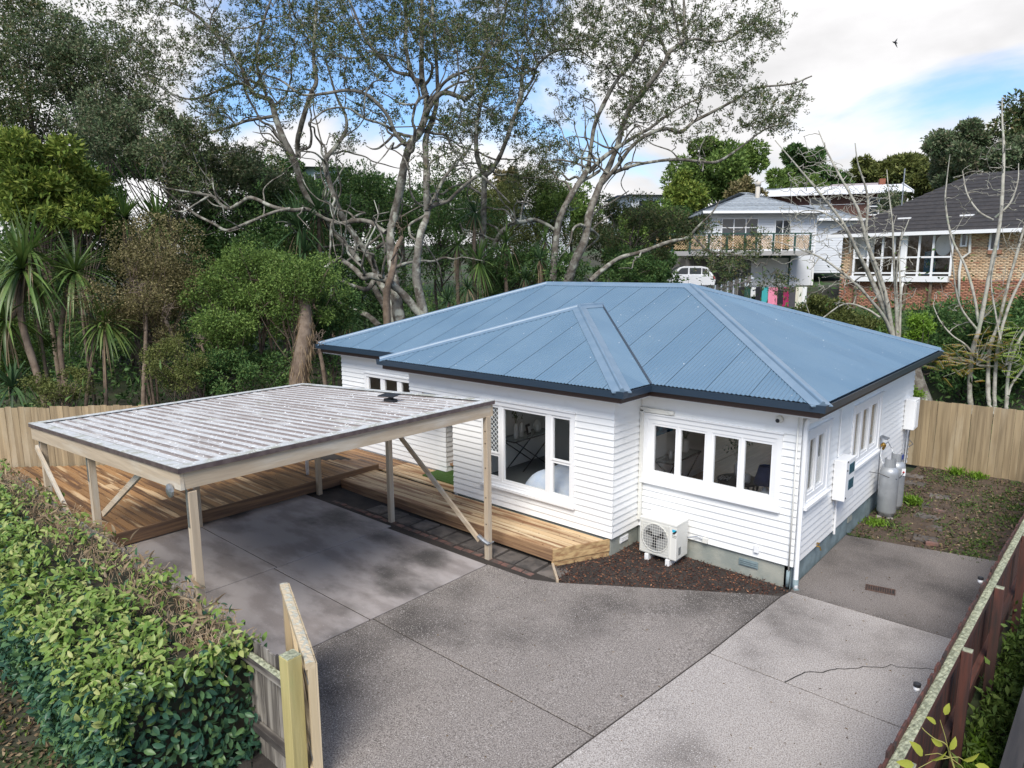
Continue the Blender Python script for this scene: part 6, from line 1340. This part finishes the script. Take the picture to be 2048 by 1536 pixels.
for i in range(4): b = MB(); F1.pbox(b, 1426+i*26, 520, 1428+i*26, 575, -5.19, -5.17); b.build('batten', M['trim'], wh)
b = MB(); F1.pbox(b, 1500, 516, 1573, 576, .0, .04); b.build('garage_door', M['trim'], wh)
b = MB(); F1.pbox(b, 1500, 506, 1581, 516, 0, .09); b.build('garage_lintel', M['darkgreen'], wh); b = MB(); F1.pbox(b, 1574, 516, 1580, 578, 0, .09); b.build('garage_post', M['darkgreen'], wh)
for x in (1416, 1462): b = MB(); F1.pbox(b, x-1.5, 506, x+1.5, 580, 1.4, 1.5, 1.5); b.build('carport_post', M['darkgreen'], wh)
b = MB(); F1.box(b, uR+.01, uR+.12, zg-.3, ze, -.15, .05); b.build('downpipe', M['trim'], wh)
dn = 2.0
b = MB(); F1.box(b, U(1285), U(1624, 490, dn), zd-.28, zd, .03, dn); b.build('balcony_floor', M['shed'], wh)
xs_ = [1310, 1345, 1380, 1418, 1454, 1490, 1513, 1547, 1590, 1621]
zr0, zr1 = zd+.05, Zp(1560, 468, dn)
for x in xs_: b = MB(); u = U(x, 490, dn); F1.box(b, u-.05, u+.05, zd-.2, zr1, dn-.1, dn+.0); b.build('railing_post', M['darkgreen'], wh)
b = MB(); F1.box(b, U(1305, 490, dn), U(1623, 490, dn), zr1, zr1+.07, dn-.12, dn+.02); b.build('handrail', M['darkgreen'], wh)
for x0, x1 in zip(xs_, xs_[1:]):
    u0, u1 = U(x0, 490, dn)+.09, U(x1, 490, dn)-.09; lt = MB(); h0, h1 = zr0+.06, zr1-.07; s = u0-(h1-h0)
    while s < u1:
        for sg_ in (1, -1):
            a, c = (s, s+(h1-h0)); lo, hi = max(a, u0), min(c, u1)
            if hi-lo < .05: continue
            za, zb = (h0+(lo-a), h0+(hi-a)) if sg_ > 0 else (h1-(lo-a), h1-(hi-a)); lt.beam(F1.P(lo, za, dn-.06+.012*sg_), F1.P(hi, zb, dn-.06+.012*sg_), .05, .012, up=F1.n)
        s += .16
    o = lt.build('lattice_panel', M['lattice'], wh); o['kind'] = 'stuff'
def farwin(par, F, x0, y0, x1, y1, nx_, tr=None, off=0, fw=.06, pr=.08, gl='farglass'):
    (a, z0), (c, z1) = F.uz(x0, y1, off), F.uz(x1, y0, off); fr_ = MB(); zs = [z0]+([z0+(z1-z0)*tr] if tr else [])+[z1]
    for i in range(nx_+1): q = a+(c-a)*i/nx_; F.box(fr_, q-fw/2, q+fw/2, z0, z1, off, off+pr)
    for z in zs: F.box(fr_, a-fw/2, c+fw/2, z-fw/2, z+fw/2, off+.004, off+pr+.004)
    wn = fr_.build('window', M['trim'], par)
    for i in range(nx_):
        for j in range(len(zs)-1): g_ = MB(); F.box(g_, a+(c-a)*i/nx_+fw/2, a+(c-a)*(i+1)/nx_-fw/2, zs[j]+fw/2, zs[j+1]-fw/2, off-.01, off+.03); g_.build('pane', M[gl], wn)
    return wn
farwin(wh, F1, 1441, 437, 1516, 502, 3, .72, .02); farwin(wh, F1, 1547, 440, 1581, 502, 2, .55, .02)
def hiproof(name, par, F, u0, u1, z0, n0, n1, h, m, courses=0, inset=None, tiles='tile_course'):
    w_ = n1-n0; ins = inset if inset is not None else w_/2
    rf_ = MB(); c = [F.P(u0, z0, n1), F.P(u1, z0, n1), F.P(u1, z0, n0), F.P(u0, z0, n0)]; r0, r1 = F.P(u0+ins, z0+h, (n0+n1)/2), F.P(u1-ins, z0+h, (n0+n1)/2)
    rf_.add(c+[r0, r1], [(0, 1, 5, 4), (1, 2, 5), (2, 3, 4, 5), (3, 0, 4), (3, 2, 1, 0)]); r_ = rf_.build(name, M[m], par)
    for i in range(courses):                    # overlapping courses on the front slope and the two hips
        t0, t1 = i/courses, (i+1)/courses; lift = np.array([0, 0, .045])
        for A, B, Cc, Dd in ((c[0], c[1], r1, r0), (c[1], c[2], r1, r1), (c[3], c[0], r0, r0)):
            a0, b0 = A+(Dd-A)*t0, B+(Cc-B)*t0; a1, b1 = A+(Dd-A)*t1, B+(Cc-B)*t1
            mb = MB(); mb.add([a0, b0, b0+lift, a0+lift, a1+lift*.15, b1+lift*.15], [(0, 1, 2, 3), (3, 2, 5, 4)]); mb.build(tiles, M[m], r_)
    return r_
hiproof('roof', wh, F1, U(1398), U(1642), Zp(1520, 429), -8, .7, Zp(1510, 397)-Zp(1510, 429)+.75, 'farroof', 9)
b = MB(); F1.box(b, U(1396), U(1643), ze+.0, ze+.16, .7, .82); b.build('gutter', M['trim'], wh)
b = MB(); p_ = F1.P(U(1536), Zp(1536, 425), -2.5); b.tube([p_, p_+(0, 0, 2.0)], .15, 10); b.lathe(p_+np.array([0, 0, 1.95]), [(.2, 0), (.2, .2), (.12, .28)], 10); b.build('chimney', mat('cream flue', (.5, .46, .4), .7), wh, smooth=True)
# set-back wing
b = MB(); F1.box(b, uR+.2, U(1760), zg+1, ze-.25, -9, -3.2); b.build('wing_wall', M['farwhite'], wh)
k = zg+1; bd_ = MB()
while k < ze-.45: bd_.obox(F1.P(uR+.2, k, -3.165), F1.u*(U(1760)-uR-.2), (0, 0, .15), -F1.n*.025); k += .17
o = bd_.build('wing_weatherboards', M['farwhite'], wh); o['kind'] = 'stuff'
hiproof('wing_roof', wh, F1, uR-.3, U(1775), ze-.25, -9.6, -2.6, 1.3, 'farroof', 6)
b = MB(); F1.box(b, uR-.3, U(1775), ze-.27, ze-.12, -2.6, -2.48); b.build('gutter', M['trim'], wh)
# road in front, lawn verge
F1b = F1
dr_ = MB(); dr_.obox(F1.P(U(1250), zg-.1, .02), F1.u*14.5, F1.n*5, (0, 0, .08)); tag(dr_.build('hill_driveway', M['asphalt']), kind='structure')
dr_ = MB(); dr_.obox(F1.P(uR+.4, zg-.02, -3), F1.u*4.5, F1.n*2.6, (0, 0, .1)); tag(dr_.build('lawn', M['lawn']), kind='structure')
dr_ = MB(); dr_.prism([tuple(at(1430, 600, 41)[:2]), tuple(at(1710, 590, 40)[:2]), tuple(at(1690, 600, 33)[:2]), tuple(at(1600, 600, 31)[:2])], 2.0, 2.62+.35); tag(dr_.build('lower_road', M['asphalt']), kind='structure')
# parked car
car = thing('parked_car', 'small white hatchback parked under the balcony of the white house', 'car', F1.P(U(1367, 560, 1), zg))
cu, cn = U(1367, 560, 1.0), .9
def carbox(poly, n0, n1, nm, m, par=car):
    mb = MB(); mb.xprism(poly, F1.P(cu, zg, cn+n0), F1.u, (0, 0, 1), F1.n*(n1-n0)); return mb.build(nm, M[m], par, bevel=.03)
M['carpaint'] = mat('white car paint', (.78, .79, .8), .25); M['tyre'] = mat('tyre rubber', (.02, .02, .02), .8); M['tail'] = mat('red lamp', (.4, .02, .02), .3)
carbox([(-1.85, .3), (1.8, .3), (1.86, .62), (1.78, .95), (1.0, .98), (-.9, .96), (-1.6, .86), (-1.88, .68)], -.8, .8, 'body', 'carpaint')
carbox([(-.95, .95), (1.72, .95), (1.35, 1.42), (.9, 1.5), (-.1, 1.5), (-.4, 1.42)], -.7, .7, 'cabin', 'carpaint')
for poly in ([(-.68, 1.0), (.12, 1.0), (.12, 1.4), (-.3, 1.38)], [(.22, 1.0), (.95, 1.0), (.95, 1.38), (.22, 1.4)], [(1.02, 1.0), (1.42, 1.0), (1.2, 1.34), (1.02, 1.38)]): carbox(poly, .69, .715, 'window', 'farglass')
carbox([(1.55, 1.02), (1.62, 1.02), (1.36, 1.4), (1.3, 1.4)], -.55, .55, 'rear_window', 'farglass')
carbox([(1.74, .68), (1.84, .68), (1.76, .94), (1.66, .94)], .62, .81, 'tail_light', 'tail'); carbox([(-1.8, .66), (-1.6, .68), (-1.5, .82), (-1.7, .8)], .66, .81, 'headlight', 'chrome')
for q in (.14, -.7): carbox([(q-.01, .42), (q+.01, .42), (q+.01, .96), (q-.01, .96)], .795, .803, 'door_seam', 'black')
for q in (0.0, .8): carbox([(q, .82), (q+.16, .82), (q+.16, .85), (q, .85)], .8, .83, 'door_handle', 'carpaint')
for x in (-1.18, 1.2):
    for n_ in (-.62, .62):
        wl = MB(); wl.lathe(F1.P(cu+x, zg+.3, cn+n_), [(.2, -.1), (.3, -.09), (.3, .09), (.2, .1)], 20, (F1.u, np.array([0, 0, 1.]), F1.n)); w_o = wl.build('wheel', M['tyre'], car)
        wl = MB(); wl.lathe(F1.P(cu+x, zg+.3, cn+n_+.19*np.sign(n_)), [(.19, -.1), (.19, -.085), (.05, -.08)], 14, (F1.u, np.array([0, 0, 1.]), F1.n)); wl.build('rim', M['steel'], w_o)
# ------------------------------------------------------------------ brown house with the white roof, farther up
F2 = Face(at(1480, 420, 62), at(1815, 420, 58)); U2 = lambda x, y=400, o=0: F2.uz(x, y, o)[0]; Z2 = lambda x, y, o=0: F2.uz(x, y, o)[1]
bh = thing('brown_house', 'brown brick house with a long white low pitched roof above the white house', 'house', F2.P(U2(1650), Z2(1650, 440)-1.5))
M['brownbrick'] = mat('brown brick', (.09, .045, .035), .9, c2=(.13, .065, .05), sc=14)
za, zb = Z2(1650, 440)-2, Z2(1700, 387)
b = MB(); F2.box(b, U2(1490), U2(1812), za, zb, -7, 0); b.build('wall', M['brownbrick'], bh)
b = MB(); F2.pbox(b, 1600, 408, 1730, 411, 0, .06); b.build('string_course', M['trim'], bh)
farwin(bh, F2, 1736, 394, 1800, 430, 3, .5, 0, .1); farwin(bh, F2, 1620, 396, 1660, 412, 2, None, 0, .08)
M['whiteroof'] = mat('white sheet roof', (.72, .73, .75), .5)
b = MB(); e0, e1 = U2(1470), U2(1818); zR = zb+1.0
b.add([F2.P(e0, zb, .9), F2.P(e1, zb, .9), F2.P(e1, zR, -3.5), F2.P(e0, zR, -3.5), F2.P(e1, zb, -8), F2.P(e0, zb, -8), F2.P(e0, zb-.12, .9), F2.P(e1, zb-.12, .9), F2.P(e1, zR-.12, -3.5), F2.P(e1, zb-.12, -8)], [(0, 1, 2, 3), (3, 2, 4, 5), (6, 7, 1, 0), (7, 8, 2, 1), (8, 9, 4, 2)]); b.build('roof', M['whiteroof'], bh)
b = MB(); b.beam(F2.P(e1+.1, zb-.1, .9), F2.P(e1+.1, zR, -3.5), .06, .25).beam(F2.P(e1+.1, zR, -3.5), F2.P(e1+.1, zb-.1, -8), .06, .25); b.build('bargeboard', M['trim'], bh)
b = MB(); b.add([F2.P(U2(1812)+.01, zb, .0), F2.P(U2(1812)+.01, zb, -7), F2.P(U2(1812)+.01, zR-.2, -3.5)], [(0, 1, 2)]); b.build('gable_window', M['farglass'], bh)
b = MB(); F2.box(b, U2(1783), U2(1796), zR-.6, Z2(1790, 356, -6), -6.6, -6); b.build('chimney', mat('red chimney brick', (.28, .1, .06), .9, c2=(.2, .08, .05), sc=20), bh)
b = MB(); b.add([F2.P(U2(1640), zR-.3, -5), F2.P(U2(1830), zR-.3, -5), F2.P(U2(1800), zR+.75, -9), F2.P(U2(1690), zR+.75, -9), F2.P(U2(1640), zR-.3, -13), F2.P(U2(1830), zR-.3, -13)], [(0, 1, 2, 3), (3, 2, 5, 4), (0, 3, 4), (1, 5, 2)]); b.build('rear_roof', mat('pinkish grey roof', (.36, .31, .31), .7), bh)
bush('olive_tree', 'small silvery green tree in front of the brown house window', 1785, 405, 30, 30, 55, 'poh2', 1300, ll=.2, lw=.07, lobes=14, stem=.08, twigs=12)
# ------------------------------------------------------------------ brick house at the right
F3 = Face(at(1682, 560, 36.5), at(2048, 560, 31)); U3 = lambda x, y=500, o=0: F3.uz(x, y, o)[0]; Z3 = lambda x, y, o=0: F3.uz(x, y, o)[1]
kh = thing('brick_house', 'tan and red brick house with dark tiled roof and glazed porch on the right hillside', 'house', F3.P(U3(1860), 1.5))
z3e = Z3(1990, 462); z3b = 1.2; uA, uB = U3(1684), U3(2048)+4.5
b = MB(); F3.box(b, uA, uB, z3b, z3e, -8, -2.25)
for u0, u1, q0, q1 in ((uA, U3(1708), z3b, z3e), (U3(1905), uB, z3b, z3e), (U3(1708), U3(1905), z3b, Z3(1800, 566)-.4)): F3.box(b, u0, u1, q0, q1, -2.24, -.03)
b.build('wall', mat('mortar', (.30, .26, .21), .95), kh)
M['bricks'] = mat('tan bricks', (.55, .37, .22), .9, island=[(.3, (.62, .44, .28)), (.75, (.68, .52, .34)), (.92, (.54, .33, .20)), (1, (.42, .21, .13))]); M['rbricks'] = mat('red bricks', (.34, .15, .095), .9, island=[(.5, (.42, .21, .13)), (1, (.28, .115, .075))])
hol = [(U3(1708), U3(1905), Z3(1800, 565), z3e), (U3(1978), U3(2001), Z3(1990, 503), Z3(1990, 457))]
zsp = Z3(1990, 560)
for nm, m, z0, z1 in (('tan_bricks', 'bricks', zsp, z3e), ('red_bricks', 'rbricks', z3b, zsp)):
    V, F = [], []; z = z0; r_ = 0
    while z < z1-.04:
        u = uA+(.115 if r_ % 2 else 0)
        while u < uB-.1:
            e = min(u+.22, uB)
            if not any(h[0] < (u+e)/2 < h[1] and h[2] < z+.035 < h[3] for h in hol):
                jn = RNG.uniform(0, .006); n_ = len(V); a = [F3.P(u, z, -.03), F3.P(e, z, -.03), F3.P(e, z+.066, -.03), F3.P(u, z+.066, -.03)]; V += a+[p+F3.n*(.03+jn) for p in a]
                F += [(n_+4, n_+5, n_+6, n_+7), (n_, n_+1, n_+5, n_+4), (n_+1, n_+2, n_+6, n_+5), (n_+2, n_+3, n_+7, n_+6), (n_+3, n_, n_+4, n_+7)]
            u += .23
        z += .076; r_ += 1
    o = obj(nm, np.array(V), np.array(F), M[m], kh); o['kind'] = 'stuff'
# left end wall of bricks continues round the corner as plain wall; roof over it
M['darktile'] = mat('dark brown roof tile', (.026, .024, .025), .7, c2=(.042, .037, .036), sc=5, rv=.1)
hiproof('roof', kh, F3, uA-.55, uB+1, z3e+.0, -9.3, .6, 3.1, 'darktile', 15, inset=5.2)
b = MB(); F3.box(b, uA-.6, uB+1, z3e-.1, z3e+.07, .6, .72); b.build('gutter', M['trim'], kh)
b = MB(); F3.box(b, uA-.5, uB+1, z3e-.04, z3e-.02, -.0, .6); b.build('soffit', M['trim'], kh)
# glazed porch, set into the front
zc0, zc1, zc2, zc3 = Z3(1800, 563), Z3(1800, 550), Z3(1800, 515), z3e-.06
b = MB(); F3.box(b, hol[0][0], hol[0][1], zc0, zc0+.28, -.02, .35); b.build('porch_base', M['trim'], kh)
b = MB(); F3.box(b, hol[0][0], hol[0][1], zc0, zc3, -2.2, -2.1); b.build('porch_back_wall', mat('porch brick', (.2, .13, .08), .9, c2=(.3, .2, .12), sc=12), kh)
pf_ = MB()
for x in (1709, 1737, 1765, 1788, 1803, 1812, 1838, 1866, 1904): u = U3(x, 500, .3); F3.box(pf_, u-.045, u+.045, zc0+.28, zc3, .2, .3)
u0_, u1_ = U3(1709, 500, .3), U3(1904, 500, .3)
for z in (zc1+.1, zc2, zc3): F3.box(pf_, u0_, u1_, z-.04, z+.04, .205, .305)
w_ = pf_.build('window', M['trim'], kh)
for x0, x1 in zip((1709, 1737, 1765, 1788, 1812, 1838, 1866), (1737, 1765, 1788, 1803, 1838, 1866, 1904)):
    for z0, z1 in ((zc0+.3, zc2-.04), (zc2+.04, zc3-.04)): g_ = MB(); F3.box(g_, U3(x0, 500, .3)+.045, U3(x1, 500, .3)-.045, z0, z1, .24, .246); g_.build('pane', M['glass'], w_)
b = MB(); F3.box(b, U3(1803, 500, .3), U3(1812, 500, .3), zc0+.1, zc3, .18, .33); b.build('porch_post', M['trim'], kh)
ov = MB(); o3 = F3.P(U3(1888, 490, -.6), Z3(1888, 490, -.6), -.6); ov.lathe(o3, [(.36, 0), (.36, .05), (.3, .06)], 20, (F3.u, np.array([0, 0, 1.45]), F3.n)); tag(ov.build('oval_mirror', M['trim']), 'white oval mirror standing inside the glazed porch of the brick house', 'mirror')
cu_ = MB(); a = U3(1712, 490, -.2); cu_.add([F3.P(a, zc2, -.2), F3.P(a+.9, zc2+.1, -.25), F3.P(a+.9, zc3, -.2), F3.P(a, zc3, -.2), F3.P(a+.45, zc2+.05, -.14), F3.P(a+.45, zc3, -.14)], [(0, 4, 5, 3), (4, 1, 2, 5)]); tag(cu_.build('porch_blind', M['trim']), 'white fabric blind at the left end of the glazed porch', 'blind')
cu_ = MB(); a = U3(1850, 500, -1.2); F3.box(cu_, a, a+.5, zc0+.3, zc2+.3, -1.6, -1.2); tag(cu_.build('porch_cabinet', M['teal'], bevel=.02), 'dark blue cupboard inside the glazed porch of the brick house', 'cupboard')
farwin(kh, F3, 1979, 458, 2000, 500, 1, None, 0, .08); b = MB(); F3.pbox(b, 1976, 500, 2004, 508, .0, .14); b.build('window_sill', M['rbricks'], kh)
farwin(kh, F3, 1922, 462, 1936, 492, 1, None, 0, .07)
for pts, r in (([(1939, 455), (1938, 505), (1922, 516), (1917, 545), (1916, 600)], .06), ([(1806, 565), (1803, 575), (1797, 640), (1792, 690)], .06)):
    b = MB(); b.tube([F3.P(*F3.uz(x, y, .3), .15 if pts[0][0] > 1900 else .3) for x, y in pts], r, 8); b.build('downpipe', M['acwhite'], kh, smooth=True)
b = MB(); F3.box(b, hol[0][0], hol[0][1], z3b, zc0, -.02, -.0); b.build('undercroft_wall', M['bark_d'], kh)
for x in (1720, 1770, 1820, 1870): b = MB(); u = U3(x); F3.box(b, u-.06, u+.06, z3b, zc0, .1, .22); b.build('porch_pile', M['bark_b'], kh)
b = MB(); p_ = F3.P(U3(1816, 425, -3), Z3(1816, 428, -1.8), -1.8); b.tube([p_, p_+np.array([0, 0, 2.3])], .03, 6).box(*(p_-(.12, .12, .05)), *(p_+(.12, .12, .05))); b.build('aerial_mast', M['steel'], kh)
for x, y in ((1937, 432), (1785, 455), (1812, 438)): b = MB(); u, z = F3.uz(x, y, -.9); F3.box(b, u-.3, u+.3, z-.05, z+.06, -1.2, -.6); b.build('roof_flashing', M['trim'], kh)
# ------------------------------------------------------------------ small fence, clothes line
pk = thing('picket_fence', 'weathered grey and white paling fence below the parked car', 'fence', at(1460, 590, 37)); a, c = at(1415, 592, 36), at(1505, 566, 38.5); nP = 22
for i in range(nP):
    p = a+(c-a)*i/nP; q = a+(c-a)*(i+.72)/nP; MB().obox(p-(0, 0, .9), q-p, (.0, .02, 0), (0, 0, 1.35+RNG.normal(0, .03))).build('paling', M['old_z'] if i % 3 else M['farwhite'], pk)
MB().beam(a+(0, 0, .2), c+(0, 0, .2), .05, .1).build('rail', M['old_x'], pk); MB().beam(a+(c-a)*.7-(0, 0, .6), a+(c-a)*1.02+(0, 0, .3), .05, .1).build('brace', M['farwhite'], pk)
cl_ = at(1541, 574, 31.5); rot = thing('rotary_clothesline', 'grey rotary clothes line hung with washing beyond the roof', 'clothes line', cl_-(0, 0, 1.9))
MB().tube([cl_-(0, 0, 2.1), cl_+(0, 0, .15)], .04, 8).build('pole', M['steel'], rot)
hu = hz_(RT); hv = hz_(FW); R_ = 1.42
arms = [hu*math.cos(a)+hv*math.sin(a) for a in (.3, .3+math.pi/2, .3+math.pi, .3+1.5*math.pi)]
for v in arms: MB().tube([cl_-(0, 0, .25), cl_+v*R_+(0, 0, .05)], .02, 6).build('arm', M['steel'], rot)
ln_ = MB()
for f in (.4, .6, .8, .99):
    for i in range(4): ln_.tube([cl_+arms[i]*R_*f+(0, 0, .03), cl_+arms[(i+1) % 4]*R_*f+(0, 0, .03)], .006, 4)
o = ln_.build('wires', M['steel'], rot); o['kind'] = 'stuff'
cloths = [('black', (.02, .02, .022), .28, .5), ('dark green', (.02, .07, .05), .28, .6), ('white', (.7, .7, .7), .22, .42), ('black', (.015, .015, .02), .28, .7), ('teal', (.05, .36, .38), .3, .7), ('pink', (.75, .25, .36), .46, .78), ('black', (.015, .015, .02), .26, .75), ('crimson', (.35, .02, .10), .28, .85), ('charcoal', (.07, .065, .075), .34, .9), ('cream striped', (.6, .56, .46), .2, .92), ('ivory', (.68, .66, .58), .22, .95), ('white', (.72, .72, .7), .24, .9)]
plc = ['leftmost on the line', 'second from the left on the line', 'between the dark green and black garments', 'just left of the teal towel', 'left of the wide pink towel', 'in the middle of the line', 'right of the pink towel', 'between black and charcoal garments', 'left of the pale striped garments', 'right of the charcoal one', 'near the right end of the line', 'rightmost on the line']
u = -1.62
for (cn_, cc_, w__, h__), pl in zip(cloths, plc):
    m = mat(cn_+' cloth '+pl[:6], cc_, .9); m_ = 7; fwd = -.55-.35*math.cos(u*1.1); p = cl_+hu*u+hv*fwd+np.array([0, 0, .02]); V = []
    for j in range(5):
        for i in range(m_): V.append(p+hu*(w__*i/(m_-1))+hv*(.03*math.sin(i*2.2+j*.7)*(.3+j*.25))-np.array([0, 0, h__*j/4+.02*math.sin(i*1.4)*(j > 3)]))
    F = [(j*m_+i, j*m_+i+1, (j+1)*m_+i+1, (j+1)*m_+i) for j in range(4) for i in range(m_-1)]; V2 = V+[v+hv*.008 for v in V]; F2_ = [tuple(k+len(V) for k in f)[::-1] for f in F]
    tag(obj('washing', V2, F+F2_, m, smooth=True), f'{cn_} garment hanging {pl}', 'washing', 'washing on the rotary line'); u += w__*.86+.01
# ------------------------------------------------------------------ distant houses glimpsed through the trees
def farhouse(lab, x0, x1, yb_, yt, d, wm, rm, pitch=.3, wins=((.2, .5), (.6, .85))):
    F = Face(at(x0, yb_, d), at(x1, yb_, d+.5)); a = F.uz(x0, yb_)[0]; c = F.uz(x1, yb_)[0]; z0, z1 = F.uz(x0, yb_)[1], F.uz(x0, yt)[1]
    h = thing('distant_house', lab, 'house', F.P((a+c)/2, z0-4), 'distant houses behind the bush'); b = MB(); F.box(b, a, c, z0-4, z1, -6, 0); b.build('wall', M[wm], h); hiproof('roof', h, F, a-.5, c+.5, z1, -6.5, .6, (c-a)*pitch*.5, rm)
    for w0_, w1_ in wins:
        fr_ = MB(); F.box(fr_, a+(c-a)*w0_, a+(c-a)*w1_, z1-(z1-z0)*.8, z1-.35, 0, .06); f_ = fr_.build('window', M['trim'], h); g_ = MB(); F.box(g_, a+(c-a)*w0_+.1, a+(c-a)*w1_-.1, z1-(z1-z0)*.8+.1, z1-.45, .05, .07); g_.build('pane', M['farglass'], f_)
M['palegreen'] = mat('pale green boards', (.42, .55, .5), .7); M['greyroof'] = mat('blue grey far roof', (.22, .25, .30), .6)
farhouse('pale green house glimpsed between the mossy limbs on the left', 615, 690, 400, 335, 52, 'palegreen', 'greyroof')
farhouse('white house with flat blue grey roof glimpsed behind the slim forked tree', 978, 1050, 450, 405, 55, 'farwhite', 'greyroof', .12)
farhouse('white rendered house glimpsed between the two leaning trunks', 1104, 1140, 455, 415, 50, 'farwhite', 'greyroof', .1, ((.3, .6),))
farhouse('white house with grey roof glimpsed right of the leaning trunks', 1262, 1325, 440, 390, 58, 'farwhite', 'greyroof', .2)
# ------------------------------------------------------------------ trees on the skyline
SK_ = 'trees on the hill skyline'
for px, py, rx, ry, d, lm, n, lab, fl in [
 (1440, 345, 118, 72, 66, 'mid', 12000, 'big rounded deep green tree behind the white house', 1), (1365, 392, 50, 42, 54, 'yel', 4500, 'rounded yellow green conifer left of the big rounded tree', 1),
 (1608, 335, 44, 52, 74, 'dark', 5000, 'dark blue green conifer with layered boughs above the white roof', .8), (1590, 385, 60, 40, 68, 'mid', 4000, 'green tree below the layered conifer', 1), (1668, 372, 32, 36, 76, 'dark', 2600, 'small dark pointed tree right of the layered conifer', .9),
 (1730, 352, 44, 32, 84, 'oliveg', 3200, 'olive skyline tree above the brown house roof', .9), (1812, 350, 44, 38, 82, 'oliveg', 3600, 'golden olive cone of a tree by the red chimney', 1), (1870, 365, 60, 40, 70, 'oliveg', 4000, 'low olive tree behind the dark tiled roof', 1),
 (1950, 305, 110, 75, 58, 'poh2', 14000, 'large airy grey green tree above the dark tiled roof', .85), (2060, 280, 90, 80, 60, 'poh', 8000, 'large dark airy tree at the right edge of the skyline', .85), (1490, 395, 40, 30, 56, 'olive', 1800, 'reddish twiggy shrub above the silver grey roof', .8),
 (1010, 368, 32, 26, 60, 'olive', 1500, 'brownish round crown glimpsed behind the slim forked tree', 1), (1290, 440, 70, 35, 48, 'mid', 3500, 'green shrub bank in front of the distant white house', 1), (1305, 540, 48, 40, 41, 'dark', 3500, 'dark green shrub hiding the front of the parked car', 1), (1345, 470, 45, 50, 50, 'dark', 3500, 'dark tree at the left end of the balcony', 1), (1275, 505, 70, 55, 46, 'mid', 4500, 'shrubs left of the parked car', 1),
 (60, 330, 200, 70, 45, 'dark', 7000, 'far dark trees at the left skyline', 1), (350, 330, 180, 60, 50, 'dark', 6000, 'far dark trees behind the grey green tree', 1), (560, 380, 130, 60, 50, 'dark', 5000, 'far dark trees left of the pale green house', 1), (800, 420, 160, 60, 52, 'dark', 6000, 'far dark trees behind the twin trunks', 1), (1140, 420, 60, 50, 56, 'mid', 2500, 'far green tree behind the leaning trunks', 1)]:
    bush('skyline_tree', lab, px, py, rx, ry, d, lm, n, ll=.0052*d, lw=.0024*d, lobes=22, stem=.2, group=SK_, flat=fl, twigs=20)
bd2 = thing('bird', 'small dark bird gliding in the cloudy sky', 'bird', at(1790, 85, 40)); pB = at(1790, 85, 40)
BV = MB(); BV.lathe(pB-RT*.0, [(.01, -.16), (.045, -.06), (.05, .05), (.02, .13), (.008, .17)], 8, (FW, RT*.3+UP*.95, -RT*.95+UP*.3)); BV.build('body', M['black'], bd2, smooth=True)
for s_ in (1, -1):
    q = UP*.9+RT*.25*s_; BV = MB(); c0 = pB; BV.xprism([(0, -.06), (.18, -.05), (.34, -.02), (.18, .04), (0, .05)], c0, (RT*.5+UP*.85*s_+FW*.2), -RT*.9, FW*.006); BV.build('wing', M['black'], bd2)
